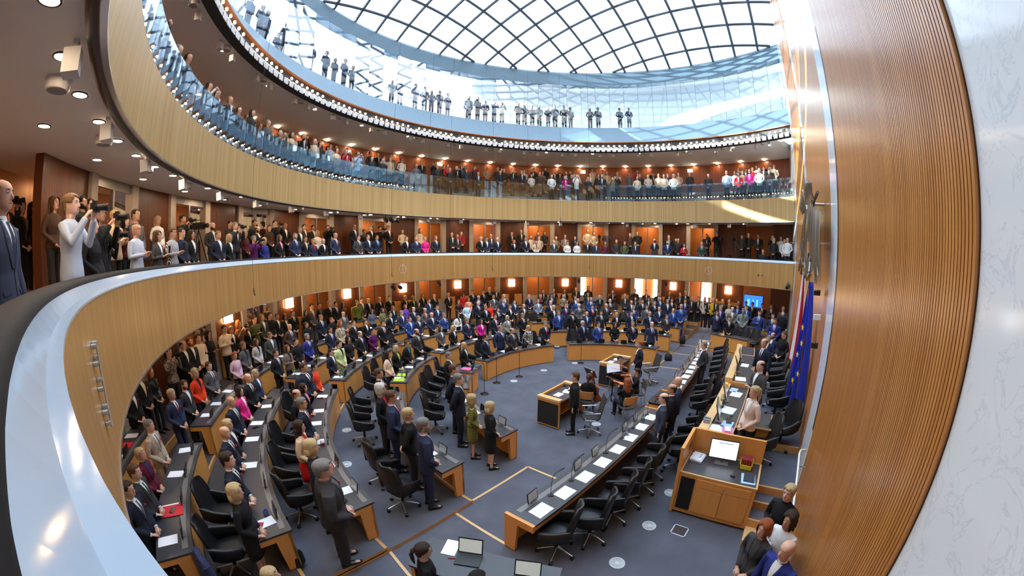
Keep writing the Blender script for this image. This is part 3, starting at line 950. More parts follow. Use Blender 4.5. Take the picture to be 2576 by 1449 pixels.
DESKS = [
    (0, 177.5, 146, 'near end desk of the front row, beside the woman in the black dress'),
    (0, 140, 124.5, 'short front row desk with a leafy plant and a microphone stand'),
    (0, 122, 114, 'single front row desk holding pink and green folders'),
    (0, 104, 57, 'long front row desk with six screens, left of the gap facing the musicians'),
    (0, 48, -1.5, 'long front row desk on the far side, behind the violinist'),
    (1, 179.4, 143.4, 'second row desk nearest the gallery, ending beside the grey haired man in navy'),
    (1, 137, 112, 'second row desk with bright green folders and a rosemary sprig'),
    (1, 107.5, 71.5, 'second row desk behind the woman in magenta'),
    (1, 53.5, 0, 'second row desk on the far side ending at a black bag'),
    (2, 179.3, 142, 'third row desk ending beside the heavy man in the dark suit'),
    (2, 137.3, 111, 'third row desk lined with small plants, green and purple clothes behind it'),
    (2, 107.3, 75, 'third row desk in the middle block, white and pale blue jackets behind it'),
    (2, 55, 32, 'third row desk in the far block, left half'),
    (2, 30, 0, 'third row desk in the far block ending near a black rucksack'),
    (3, 179.2, 143.7, 'fourth row desk with a coffee mug and red notebook at its near end'),
    (3, 138.5, 112, 'fourth row desk behind the woman in the orange blouse'),
    (3, 107.3, 78, 'fourth row desk in the middle block'),
    (3, 56, 33, 'fourth row desk in the far block, left half'),
    (3, 31, 0.5, 'fourth row desk in the far block with a green cushion at its end'),
    (4, 178.6, 161.5, 'fifth row desk at the lower left with a red folder and phone'),
    (4, 157.3, 143.5, 'fifth row dark desk in front of the woman in orange red'),
    (4, 139.5, 112.5, 'fifth row desk behind the man in grey green jacket'),
    (4, 107.3, 80, 'fifth row desk in the middle block, rear'),
    (4, 57, 33, 'fifth row desk in the far block, left half'),
    (4, 31, 1.5, 'fifth row desk in the far block ending at the aisle'),
    (5, 176, 158.5, 'rearmost desk on the left under the gallery with red folders'),
    (5, 107, 84, 'rearmost desk in the middle block'),
    (5, 56, 20, 'rearmost desk in the far block'),
]
for d in DESKS: desk(*d)
# block of desks right of the far aisle
def rdesk(r, a0, a1, z, label):
    ROWR.append(r); ROWZ.append(z); ROWC.append((0, 0))
    return desk(len(ROWR) - 1, a0, a1, label)
b = MB()
b.rev([(8.05, -.02), (15.4, -.02), (15.4, .15), (8.05, .15)], -10, -30.5, 20, mi=0)
b.rev([(8.0, -.02), (8.05, -.02), (8.05, .155), (8.0, .155)], -10, -30.5, 20, mi=1)
struct(b.build('floor_tier_far', [CARPETD, KERB]))
rdesk(8.15, -12.5, -26.5, .15, 'straight fronted desk of the far right block beside the aisle')
rdesk(9.7, -13, -27, .15, 'second desk of the far right block, empty chairs behind it')
rdesk(11.2, -13, -26, .15, 'third desk of the far right block under the gallery')

# ------------------------------------------------------------------ executive chairs
def loft(b, rings, mi=0, closed=True, smooth=True, cap=True):
    n = len(rings[0]); vs = [p for r in rings for p in r]; fs = []
    for i in range(len(rings) - 1):
        fs += [(i * n + k, i * n + (k + 1) % n, (i + 1) * n + (k + 1) % n, (i + 1) * n + k) for k in range(n)]
    b.add(vs, fs, mi, smooth)
    if cap:
        b.add(rings[0], [tuple(range(n - 1, -1, -1))], mi, smooth); b.add(rings[-1], [tuple(range(n))], mi, smooth)
def sup(cx, cy, z, rx, ry, n=14, e=0.55, tilt=0):
    out = []
    for k in range(n):
        a = 2 * pi * k / n; c, s = cos(a), sin(a)
        x = abs(c) ** e * (1 if c >= 0 else -1) * rx; y = abs(s) ** e * (1 if s >= 0 else -1) * ry
        out.append((cx + x, cy + y, z + tilt * y))
    return out
def exec_chair(name, label, group):
    """faces +x; origin on the floor"""
    t = thing(name, label, 'chair', (0, 0, -20), 0, group)
    b = MB()
    n = 9
    rings = []
    for z, w, x, th in ((.42, .2, -.15, .03), (.46, .25, -.19, .045), (.56, .27, -.23, .05), (.72, .268, -.265, .05), (.88, .25, -.295, .045), (1.0, .225, -.325, .04), (1.08, .19, -.345, .032), (1.105, .13, -.35, .015)):
        f = []; bk = []
        for i in range(n):
            u = -1 + 2 * i / (n - 1)
            bow = .06 * u * u
            f.append((x + bow + th * .5, u * w, z)); bk.append((x + bow - th * .5 - .012, u * w * 1.03, z))
        rings.append(f + bk[::-1])
    loft(b, rings); b.build('backrest', LEATHER, t)
    b = MB()
    loft(b, [sup(.02, 0, .40, .2, .2), sup(.02, 0, .415, .25, .25), sup(.025, 0, .46, .262, .258), sup(.02, 0, .485, .24, .235), sup(.01, 0, .492, .12, .12)])
    b.build('seat', LEATHER, t)
    for s in (-1, 1):
        b = MB(); rings = []
        for x, z0, z1, y in ((-.25, .5, .76, .262), (-.12, .45, .715, .285), (0, .43, .675, .295), (.12, .43, .65, .295), (.2, .45, .632, .288), (.235, .48, .61, .28)):
            rings.append([(x, s * (y - .022), z0), (x, s * (y - .03), (z0 + z1) / 2), (x, s * (y - .034), z1 - .02), (x, s * (y - .02), z1), (x, s * (y + .02), z1), (x, s * (y + .034), z1 - .02), (x, s * (y + .02), (z0 + z1) / 2), (x, s * y * .97, z0)])
        loft(b, rings); b.build('armrest', LEATHER, t)
    b = MB(); b.lathe([(.028, .13), (.028, .3), (.05, .33), (.09, .385), (.09, .40)], 10); b.build('column', BLACKM, t)
    for k in range(5):
        a = 2 * pi * k / 5 + .3
        b = MB(); d = Vector((cos(a), sin(a), 0))
        b.tube([d * .03 + Vector((0, 0, .135)), d * .16 + Vector((0, 0, .11)), d * .31 + Vector((0, 0, .075))], [(.024, .017), (.02, .014), (.014, .01)], 6)
        lg = b.build('leg', CHROME, t)
        b = MB(); p = d * .31; q = d.cross(Vector((0, 0, 1))) * .028
        b.tube([p - q + Vector((0, 0, .031)), p + q + Vector((0, 0, .031))], .03, 8)
        b.build('caster', BLACK, lg)
    return t
chair0 = exec_chair('swivel_chair', 'x', 'black swivel chairs at the desks')
chair_far = thing('swivel_chair', '', 'chair', (0, 0, -20), 0, 'black swivel chairs at the desks')
for ch in chair0.children:
    if ch.name.split('.')[0] in ('backrest', 'seat', 'armrest', 'column'):
        c = ch.copy(); COL.objects.link(c); c.parent = chair_far
b = MB()
for k in range(5):
    a = 2 * pi * k / 5 + .3; d = Vector((cos(a), sin(a), 0))
    b.tube([d * .03 + Vector((0, 0, .13)), d * .31 + Vector((0, 0, .06))], .016, 5)
    b.sphere(d * .31 + Vector((0, 0, .032)), .03, n=6, m=4)
b.build('base', CHROME, chair_far)
CH_COUNT = [0]
CHAIRS = []
def place_chair(x, y, z, rz, label, group='black swivel chairs at the desks', near=True):
    c = dup(chair0 if near else chair_far, (x, y, z), rz, label, group)
    CHAIRS.append((x, y))
    return c
ROWNAME = ['front row', 'second row', 'third row', 'fourth row', 'fifth row', 'rearmost row']
SIDE = lambda a: 'left block' if a > 140 else ('centre left block' if a > 109 else ('middle block' if a > 62 else 'far block'))
def row_chairs(k, a0, a1, off, pitch, kind='', jit=.05):
    r = ROWR[k] + off
    n = max(1, int(round(RAD(abs(a1 - a0)) * r / pitch)))
    for i in range(n):
        a = a0 + (a1 - a0) * (i + .5) / n
        rr = r + random.uniform(-.02, .06 if k < 2 else .02); a += random.uniform(-1, 1) * .3
        c = ROWC[k]; x, y = c[0] + rr * cos(RAD(a)), c[1] + rr * sin(RAD(a))
        rz = atan2(-y, -x) + random.uniform(-.3, .3)
        near = hypot(x + 10.5, y + 4.5) < 13
        if rr > 12.95 or crowded(x, y, ROWZ[k]): continue
        CH_COUNT[0] += 1
        lab = 'black swivel chair, %s along %s desk, %s%s' % (nth(i), ROWNAME[k], SIDE((a0 + a1) / 2), kind)
        place_chair(x, y, ROWZ[k], rz, lab, 'swivel chairs of the ' + ROWNAME[k], near)
for (k, a0, a1, lab) in DESKS:
    row_chairs(k, a0, a1, (1.1, 1.1, .96, .94, .9, .6)[k], .92 if k < 2 else .9, {(12): ''}.get(0, '') + (' by its left half' if a0 in (55, 56, 57) and k < 5 else '') + (' by its right half' if a0 in (30, 31) else '') + (' behind the folders' if a0 == 122 else '') + (' by the plant' if (k, a0) == (0, 140) else '') + (' on the dark desk' if a0 == 157.3 else ''))
for r, nm in ((8.15, 'first'), (9.7, 'second'), (11.2, 'third')):
    for i in range(4):
        a = -14.5 - 3.6 * i
        x, y, _ = pol(r + .98, a)
        if crowded(x, y, .15): continue
        place_chair(x, y, .15, atan2(-y, -x) + random.uniform(-.3, .3), 'black swivel chair at %s desk of far right block, %s from aisle' % (nm, nth(i)), 'swivel chairs of the far right block', False)

# ------------------------------------------------------------------ government bench (long shallow arc)
def gy(x): return -1.70 - .30 * (1 - (x / 7.0) ** 2)
def strip(b, x0, x1, d0, d1, z0, z1, n=16, mi=0):
    prof = [(d0, z0), (d1, z0), (d1, z1), (d0, z1)]
    vs = []
    for i in range(n + 1):
        x = x0 + (x1 - x0) * i / n
        vs += [(x, gy(x) + d, z) for d, z in prof]
    fs = [(i * 4 + j, (i + 1) * 4 + j, (i + 1) * 4 + (j + 1) % 4, i * 4 + (j + 1) % 4) for i in range(n) for j in range(4)]
    fs += [(3, 2, 1, 0), tuple(n * 4 + j for j in range(4))]
    b.add(vs, fs, mi)
def bench(x0, x1, label):
    t = thing('government_bench', label, 'desk', ((x0 + x1) / 2, gy((x0 + x1) / 2), 0), 0, 'long government benches')
    b = MB(); strip(b, x0, x1, -.27, .29, .715, .75); part(b, 'desktop', LINO, t)
    b = MB(); strip(b, x0, x1, .245, .285, 0.02, .715); part(b, 'front_panel', OAK, t)
    b = MB(); strip(b, x0, x1, -.265, 0.1, .635, .714); part(b, 'under_beam', OAK, t)
    b = MB(); strip(b, x0 + .1, x1 - .1, .1, .2, .7505, .754); part(b, 'flap_strip', INSET, t)
    for x in (x0 - .03, x1 + .03):
        b = MB()
        pr = [(.29, .02), (.08, .02), (.03, .62), (-.27, .62), (-.27, .75), (.29, .75)]
        b.add([(x - .03, gy(x) + d, z) for d, z in pr] + [(x + .03, gy(x) + d, z) for d, z in pr],
              [(0, 1, 2, 3, 4, 5), (11, 10, 9, 8, 7, 6)] + [(i, 6 + i, 6 + (i + 1) % 6, (i + 1) % 6) for i in range(6)])
        part(b, 'side_panel', OAK, t)
    return t
bench(-6.97, -1.75, 'long government bench nearest the gallery, papers and gooseneck microphones on it')
bench(-.25, 6.9, 'far government bench beyond the control console, papers and microphones on it')
# control console between the two benches
t = thing('control_console', 'wooden control console with black sloping key panel between the government benches', 'console', (-1.0, -2.0, 0))
b = MB(); b.box(-1.0, -1.98, .02, 1.0, .62, .72); part(b, 'body', OAK, t)
b = MB(); b.box(-1.0, -1.9, .74, .98, .4, .06); part(b, 'key_panel', BLACK, t)
for i in range(5):
    b = MB(); b.sphere((-1.35 + .17 * i, -1.85, .81), .03, n=8, m=5); part(b, 'knob', mat('dark_knob', (50, 46, 46), .4), t)
b = MB(); b.sphere((-1.1, -1.8, .85), .035, n=8, m=5); part(b, 'red_microphone_cap', mat('red_foam', (200, 30, 40), .8), t)
i = 0
for x, y, rz in ((-6.62, -2.15, 1.9), (-6.02, -2.42, 1.8), (-5.35, -2.5, 1.75), (-4.78, -2.55, 1.7), (-4.2, -2.62, 1.65), (-3.6, -2.62, 1.6), (-3.0, -3.05, 1.9), (-2.35, -3.05, 1.9), (-1.75, -3.1, 1.8)):
    place_chair(x, y, 0, rz, 'black swivel chair behind the near government bench, %s from its near end' % nth(i), 'swivel chairs at the near government bench'); i += 1
i = 0
for x, y, rz in ((-.2, -2.85, 1.9), (.35, -3.05, 2.2), (.75, -2.75, 1.8), (1.5, -2.9, 1.8), (2.9, -2.85, 1.8), (3.7, -2.75, 1.8), (4.5, -2.7, 1.8), (5.3, -2.6, 1.8), (6.1, -2.5, 1.8)):
    place_chair(x, y, 0, rz, 'black swivel chair behind the far government bench, %s from the console' % nth(i), 'swivel chairs at the far government bench'); i += 1

# ------------------------------------------------------------------ platform of the presidium
PZ = .62
b = MB()
b.prism([(-3.9, WY), (-3.9, -4.86), (-3.6, -3.5), (3.6, -3.5), (6.4, -4.2), (7.6, WY)], 0, PZ - .001, 0)
struct(b.build('floor_platform', CARPET))
b = MB(); b.prism([(-2.35, WY), (-2.35, -4.2), (2.3, -4.2), (2.3, WY)], PZ, PZ + .15, 0)
struct(b.build('floor_platform_upper', CARPET))
b = MB()
for x0 in (-2.39, 2.29): b.box(x0 + .02, (WY - 4.2) / 2 + .0, PZ, .05, 1.45, .152)
struct(b.build('trim_12', KERB))
for i, (x0, x1, z) in enumerate(((-5.03, -4.62, .165), (-4.62, -4.26, .32), (-4.26, -3.9, .47))):
    b = MB()
    b.box((x0 + x1) / 2, (-4.86 + WY) / 2 + .02, 0, x1 - x0, 4.86 - 5.66 and .8, z - .004, mi=0)
    if i: b.box((x0 + .05 + x1) / 2, (-4.86 + WY) / 2 + .02, z - .004, x1 - x0 - .05, .8, .004, mi=1)
    struct(b.build('floor_step', [OAKL if i == 0 else KERB, CARPET]))
b = MB(); b.box(-3.92, (-4.86 + WY) / 2 + .02, 0, .05, .8, PZ + .003); struct(b.build('floor_step', KERB))

# presidium desk: front wall with ledge, worktop behind it
t = thing('presidium_desk', 'long raised presidium desk with pale oak ledge in front of the timber wall', 'desk', (-.2, -3.6, 0))
def pz_front(x): return -3.47 - .12 * (1 - ((x + .1) / 4.2) ** 2)
def pstrip(b, x0, x1, d0, d1, z0, z1, n=14, mi=0):
    vs = []
    for i in range(n + 1):
        x = x0 + (x1 - x0) * i / n
        vs += [(x, pz_front(x) + d, z) for d, z in ((d0, z0), (d1, z0), (d1, z1), (d0, z1))]
    fs = [(i * 4 + j, (i + 1) * 4 + j, (i + 1) * 4 + (j + 1) % 4, i * 4 + (j + 1) % 4) for i in range(n) for j in range(4)]
    fs += [(3, 2, 1, 0), tuple(n * 4 + j for j in range(4))]
    b.add(vs, fs, mi)
b = MB(); pstrip(b, -3.66, 4.1, -.06, .03, 0.02, 1.36); part(b, 'front_panel', OAK, t)
b = MB(); pstrip(b, -3.66, -.6, -.14, .05, 1.36, 1.40); pstrip(b, -.6, 2.4, -.16, .05, 1.36, 1.55); pstrip(b, 2.4, 4.1, -.14, .05, 1.36, 1.42); part(b, 'ledge', OAKL, t)
b = MB(); pstrip(b, -3.66, -.6, -.62, -.06, 1.31, 1.345); pstrip(b, -.6, 2.4, -.66, -.06, 1.42, 1.455); pstrip(b, 2.4, 4.1, -.62, -.06, 1.31, 1.345); part(b, 'worktop', LINO, t)
b = MB(); pstrip(b, -3.66, -.6, -.64, -.62, 1.27, 1.35); pstrip(b, -.6, 2.4, -.68, -.66, 1.38, 1.46); pstrip(b, 2.4, 4.1, -.64, -.62, 1.27, 1.35); part(b, 'edge_strip', OAKL, t)
for x in (-.6, 2.4):
    b = MB(); b.box(x, -3.9, PZ, .06, .66, .84); part(b, 'side_panel', OAK, t)
t = thing('side_table', 'low side table with dark top behind the presidium desk, beside the woman in beige', 'table', (-2.5, -4.67, PZ))
b = MB(); b.box(-2.5, -4.67, 1.30, .78, .44, .03); part(b, 'table_top', LINO, t)
b = MB(); b.box(-2.5, -4.67, 1.285, .82, .48, .035); part(b, 'edge_frame', OAKL, t)
b = MB(); b.box(-2.5, -4.67, PZ, .74, .4, .665); part(b, 'body', OAK, t)
i = 0
for x, y, z, rz in ((-3.1, -4.75, PZ, 1.9), (-2.2, -5.2, PZ, 2.2), (-1.0, -5.0, PZ + .15, 1.7), (-.2, -5.0, PZ + .15, 1.5), (.9, -4.95, PZ + .15, 1.6), (1.7, -5.0, PZ + .15, 1.5), (3.0, -4.9, PZ, 1.9)):
    place_chair(x, y, z, rz, 'black high backed swivel chair behind the presidium desk, %s from the steps' % nth(i), 'swivel chairs on the presidium platform'); i += 1

# clerk's cabinet with hood, beside the steps
t = thing('clerk_cabinet', 'oak cabinet desk with two doors, dark grille and hood panels beside the steps', 'cabinet', (-4.1, -4.14, 0))
CX0, CX1, CY0, CY1 = -4.57, -3.70, -4.84, -3.43
b = MB(); b.box((CX0 + CX1) / 2, (CY0 + CY1) / 2, .05, CX1 - CX0, CY1 - CY0, .86); part(b, 'body', OAK, t)
b = MB(); b.box((CX0 + CX1) / 2, (CY0 + CY1) / 2, .91, CX1 - CX0 + .02, CY1 - CY0 + .02, .025); part(b, 'edge_frame', OAKL, t)
b = MB(); b.box((CX0 + CX1) / 2, (CY0 + CY1) / 2, .936, CX1 - CX0 - .05, CY1 - CY0 - .05, .006); part(b, 'worktop', LINO, t)
b = MB(); b.box((CX0 + CX1) / 2, CY1 + .03, .02, CX1 - CX0 + .06, .06, 1.40); part(b, 'hood_side', OAK, t)
b = MB(); b.box(CX1 + .03, (CY0 + CY1) / 2, .05, .06, CY1 - CY0, 1.37); part(b, 'hood_back', OAK, t)
b = MB(); b.box(CX0 - .012, CY1 - .17, .14, .02, .26, .7); part(b, 'grille', mat('black_speaker_cloth', (20, 20, 22), .9, noise=.3, nscale=300), t)
for j, (y0, y1) in enumerate(((CY1 - .33, CY1 - .83), (CY1 - .84, CY1 - 1.34))):
    b = MB(); b.box(CX0 - .01, (y0 + y1) / 2, .14, .022, abs(y1 - y0) - .01, .55)
    d = part(b, 'door', OAK, t)
    b = MB(); b.sphere((CX0 - .03, (y1 + .05) if j == 0 else (y0 - .05), .64), .012, n=8, m=5); part(b, 'lock', CHROME, t, d)
b = MB(); b.box(CX0 - .01, CY1 - .835, .70, .022, 1.0, .16); d = part(b, 'drawer', OAK, t)
b = MB(); b.sphere((CX0 - .03, CY1 - .85, .80), .011, n=8, m=5); part(b, 'lock', CHROME, t, d)
b = MB(); b.box(CX0 + .02, (CY0 + CY1) / 2, 0, CX1 - CX0 - .1, CY1 - CY0 - .06, .05) if False else b.box((CX0 + CX1) / 2 + .03, (CY0 + CY1) / 2, 0, CX1 - CX0 - .1, CY1 - CY0 - .06, .05); part(b, 'plinth', BLACK, t)
b = MB(); b.box(-4.0, CY1 + .005, 1.12, .28, .012, .14); part(b, 'hood_window', mat('dark_tinted_pane', (60, 56, 54), .1), t)

# lecterns in the middle
def lectern(x0, x1, y0, y1, h, label):
    t = thing('lectern', label, 'lectern', ((x0 + x1) / 2, (y0 + y1) / 2, 0), 0, 'speakers lecterns')
    for x, nm in ((x0, 0), (x1, 1)):
        b = MB(); b.box(x, (y0 + y1) / 2, .03, .06, y1 - y0, h - .03); e = part(b, 'side_panel', OAK, t)
        b = MB(); b.box(x + (-.035 if nm == 0 else .035), (y0 + y1) / 2, .07, .012, y1 - y0 - .04, h - .14); part(b, 'speaker_grille', mat('lectern_grille', (34, 32, 32), .9, noise=.3, nscale=250), t, e)
        b = MB(); b.box(x + (.03 if nm == 0 else -.03), (y0 + y1) / 2, h, .16, y1 - y0 + .02, .06); part(b, 'shoulder', OAKL, t)
    b = MB(); b.box((x0 + x1) / 2, y1 - .03, .03, x1 - x0, .06, h + .02); part(b, 'front_panel', OAK, t)
    b = MB(); b.box((x0 + x1) / 2, (y0 + y1) / 2 - .02, h - .05, x1 - x0 - .2, y1 - y0 - .06, .035); part(b, 'reading_top', LINO, t)
    b = MB(); b.box((x0 + x1) / 2, (y0 + y1) / 2 + .1, .2, x1 - x0 - .06, .4, .03); part(b, 'shelf', OAK, t)
    return t
lectern(-2.88, -1.5, .25, .95, .80, 'speakers lectern with black mesh end panel, nearer of the two in the middle')
lectern(.85, 2.05, .25, .95, .82, 'speakers lectern behind the violinist facing the camera')
b = MB()
def inlay(b, p, q, w=.05):
    p, q = Vector(p), Vector(q); d = (q - p); L = d.length; rz = atan2(d.y, d.x); m = (p + q) / 2
    b.box(m.x, m.y, 0.001, L, w, .006, rz)
inlay(b, (-6.99, -.12), (-4.83, -.2)); inlay(b, (-4.83, -.2), (-4.83, -1.55)); inlay(b, (-6.99, -.12), (-6.99, -1.42)); inlay(b, (-8.46, -.16), (-8.6, -1.3)); 
inlay(b, (4.2, -.2), (6.6, -.16)); inlay(b, (4.2, -.2), (4.33, -1.5)); inlay(b, (6.62, -.16), (6.75, -1.5)); inlay(b, (8.5, -.2), (8.5, -1.6))
struct(b.build('trim_13', OAKL), 'pale timber inlay lines in the carpet')
# round floor grilles and the square floor box
VENTM = mat('white_grille', (222, 226, 230), .4)
vi = 0
for x, y, z, nm in ((-5.18, -3.2, 0, 'between the government bench chairs and the clerk cabinet'), (-6.3, -3.1, 0, 'in the open carpet at the bottom of the picture'), (-4.02, -3.22, 0, 'at the corner of the clerk cabinet'), (-6.98, 4.18, .07, 'in the gap behind the second row chairs, farther one'), (-7.77, 2.63, .07, 'in the gap behind the second row chairs, nearer one'), (-1.99, -.43, 0, 'beside the mesh backed chair at the lectern'), (-2.2, -5.35, PZ, 'beside the foot of the wall near the steps'), (-1.35, -5.35, PZ, 'beside the brass flag stand'), (1.0, 3.45, 0, 'in front of the long front row desk, left one'), (2.6, 2.95, 0, 'in the gap between the two long front row desks'), (4.2, 4.9, .07, 'behind the front row desks near the kerb'), (-4.9, 4.9, 0, 'beside the kerb in front of the green folders'), (-.7, 3.6, 0, 'at the foot of the front row desk corner'), (.9, -3.2, 0, 'beside the presidium front, nearer one'), (2.3, -3.2, 0, 'beside the presidium front, farther one')):
    t = thing('floor_vent', 'round white floor grille ' + nm, 'floor vent', (x, y, z), 0, 'round floor grilles')
    b = MB(); b.lathe([(.13, 0.001), (.13, .008), (.115, .009)], 20); b.build('rim', VENTM, t)
    b = MB()
    for r in (.10, .085, .07, .055, .04): b.rev([(r, .009), (r + .006, .009), (r + .006, .012), (r, .012)], 0, 360, 20)
    b.build('rings', mat('vent_ring', (170, 176, 180), .4), t)
t = thing('floor_box', 'square floor hatch with white frame in the carpet near the clerk cabinet', 'floor hatch', (-5.05, -3.74, 0), -.05)
b = MB()
for dx, dy, sx, sy in ((0, .13, .28, .02), (0, -.13, .28, .02), (.13, 0, .02, .28), (-.13, 0, .02, .28)): b.box(dx, dy, 0.001, sx, sy, .008)
b.build('frame', VENTM, t)
b = MB(); b.box(0, 0, 0.001, .25, .25, .004); b.build('lid', CARPETD, t)

for p in (chair0, chair_far):
    for ch in list(p.children_recursive): bpy.data.objects.remove(ch)
    bpy.data.objects.remove(p)
# ================================================================== people: shared body, hair and clothing meshes
CLOTH = obj_color_mat('cloth', 0.8)
SKIN = obj_color_mat('skin', 0.5, spec=0.35)
HAIR = obj_color_mat('hair', 0.55)
_n = HAIR.node_tree; _t = _n.nodes.new('ShaderNodeTexNoise'); _t.inputs['Scale'].default_value = 1.0; _t.inputs['Detail'].default_value = 4
_c = _n.nodes.new('ShaderNodeTexCoord'); _m = _n.nodes.new('ShaderNodeMapping'); _m.inputs['Scale'].default_value = (60, 160, 14)
_n.links.new(_c.outputs['Object'], _m.inputs[0]); _n.links.new(_m.outputs[0], _t.inputs['Vector'])
_b = _n.nodes.new('ShaderNodeBump'); _b.inputs['Strength'].default_value = .8; _b.inputs['Distance'].default_value = .02
_n.links.new(_t.outputs['Fac'], _b.inputs['Height']); _n.links.new(_b.outputs['Normal'], _n.nodes['Principled BSDF'].inputs['Normal'])
_o = [x for x in _n.nodes if x.type == 'OBJECT_INFO'][0]; _x = _n.nodes.new('ShaderNodeVectorMath'); _x.operation = 'SCALE'
_n.links.new(_o.outputs['Color'], _x.inputs[0]); _n.links.new(M_(_n, 'MULTIPLY_ADD', _t.outputs['Fac'], 1.1), _x.inputs['Scale'])
[x for x in _n.nodes if x.type == 'MATH'][-1].inputs[2].default_value = .45
_n.links.new(_x.outputs[0], _n.nodes['Principled BSDF'].inputs['Base Color'])
SHOE = mat('shoe_leather', (24, 22, 22), 0.35)
EYEW = mat('eye_white', (225, 222, 216), 0.3)
EYED = mat('eye_dark', (40, 30, 26), 0.25)
BROW = mat('brow', (84, 62, 48), 0.8)
LIPS = mat('lips', (172, 96, 88), 0.5)
def remesh(b, voxel, target, smooth=2):
    me = b.mesh('tmp', [SKIN]); o = bpy.data.objects.new('tmp', me); COL.objects.link(o)
    md = o.modifiers.new('r', 'REMESH'); md.mode = 'VOXEL'; md.voxel_size = voxel; md.use_smooth_shade = True
    if smooth:
        sm = o.modifiers.new('s', 'SMOOTH'); sm.iterations = smooth; sm.factor = 0.5
    dg = bpy.context.evaluated_depsgraph_get()
    n = len(o.evaluated_get(dg).data.polygons)
    de = o.modifiers.new('d', 'DECIMATE'); de.ratio = min(1.0, target / max(1, 2 * n))
    dg = bpy.context.evaluated_depsgraph_get()
    ev = o.evaluated_get(dg).data
    vs = [v.co.copy() for v in ev.vertices]; fs = [tuple(p.vertices) for p in ev.polygons]
    bpy.data.objects.remove(o); bpy.data.meshes.remove(me)
    return vs, fs
def ell(cx, cy, z, rx, ry, n=14):
    return [(cx + rx * cos(2 * pi * k / n), cy + ry * sin(2 * pi * k / n), z) for k in range(n)]
def hring(z, xf, xb, w, n=20):
    out = []
    for k in range(n):
        a = 2 * pi * k / n; c, s = cos(a), sin(a)
        out.append(((xf if c > 0 else -xb) * (abs(c) ** .85) * (1 if c > 0 else -1), w * (abs(s) ** .85) * (1 if s > 0 else -1), z))
    return out
HEADR = [(1.46, .05, -.062, .06), (1.50, .046, -.066, .056), (1.535, .062, -.074, .056), (1.548, .094, -.07, .045), (1.565, .104, -.078, .058), (1.59, .102, -.088, .066), (1.62, .101, -.096, .071), (1.65, .099, -.102, .075), (1.672, .094, -.105, .076), (1.69, .099, -.106, .077), (1.71, .097, -.104, .076), (1.735, .083, -.094, .07), (1.755, .058, -.072, .055), (1.768, .02, -.03, .02)]
POSES = {  # elbow, wrist, hand direction, finger curl, for one side (mirrored)
    'clasp': ((-.03, .265, 1.14), (.165, .095, .915), (.45, -.75, -.45)),
    'sides': ((-.03, .255, 1.13), (.03, .27, .88), (.15, -.05, -1)),
    'desk': ((-.05, .27, 1.14), (.17, .24, .90), (.6, -.1, -.75)),
    'hold': ((.0, .25, 1.12), (.24, .075, 1.17), (.6, -.6, .5)),
    'photo': ((.13, .24, 1.2), (.265, .105, 1.50), (.35, -.5, .75)),
    'back': ((-.12, .26, 1.14), (-.17, .07, .94), (-.1, -.9, -.2)),
    'violin': ((.12, .2, 1.26), (.3, .12, 1.42), (.3, -.5, .6)),
}
def hand_mb(b, w, d, side, curl=0.5, hd=True):
    """palm, four bent fingers of unequal length and a thumb from the side of the palm"""
    w = Vector(w); d = Vector(d).normalized()
    up = Vector((0, 0, 1)) if abs(d.z) < .8 else Vector((1, 0, 0))
    s = d.cross(up).normalized() * side; nrm = s.cross(d).normalized() * side
    b.tube([w - d * .03, w, w + d * .035, w + d * .085], [(.027, .021), (.028, .02), (.039, .017), (.037, .014)], 8)
    for i, (L, o) in enumerate(((.068, -.029), (.078, -.010), (.072, .010), (.056, .028))):
        p0 = w + d * .08 + s * o; c = nrm * -1
        p1 = p0 + (d * (1 - .35 * curl) + c * .35 * curl) * L * .45
        p2 = p1 + (d * (1 - .9 * curl) + c * .9 * curl) * L * .35
        p3 = p2 + (d * (1 - 1.3 * curl) + c * 1.1 * curl) * L * .28
        b.tube([p0, p1, p2, p3], [.0092, .0088, .008, .0062], 6)
    t0 = w + d * .028 - s * .034
    b.tube([t0, t0 + d * .028 - s * .018, t0 + d * .055 - s * .016 - nrm * .008], [.0115, .0105, .008], 6)
def arm_pts(pose, side, fem):
    e, w, d = POSES[pose]
    sy = .175 if fem else .195
    f = lambda p: (p[0], p[1] * side * (.93 if fem else 1), p[2])
    return [(-.01, sy * side, 1.425), f(e), f(w)], f(d)
PM = {}
def asym(pose, side):
    if pose == 'heart': return 'hold' if side < 0 else 'sides'
    if pose == 'raise': return 'photo' if side < 0 else 'sides'
    return pose
def leg_pts(side, seated, fem):
    y = .088 * side
    if seated: return [(0, y, .93), (.06, y, .93), (.44, y * 1.25, .94), (.46, y * 1.2, .70), (.45, y * 1.2, .50)]
    return [(0, y, .93), (.0, y, .86), (.012, y * 1.08, .50), (-.012, y * 1.1, .09)]
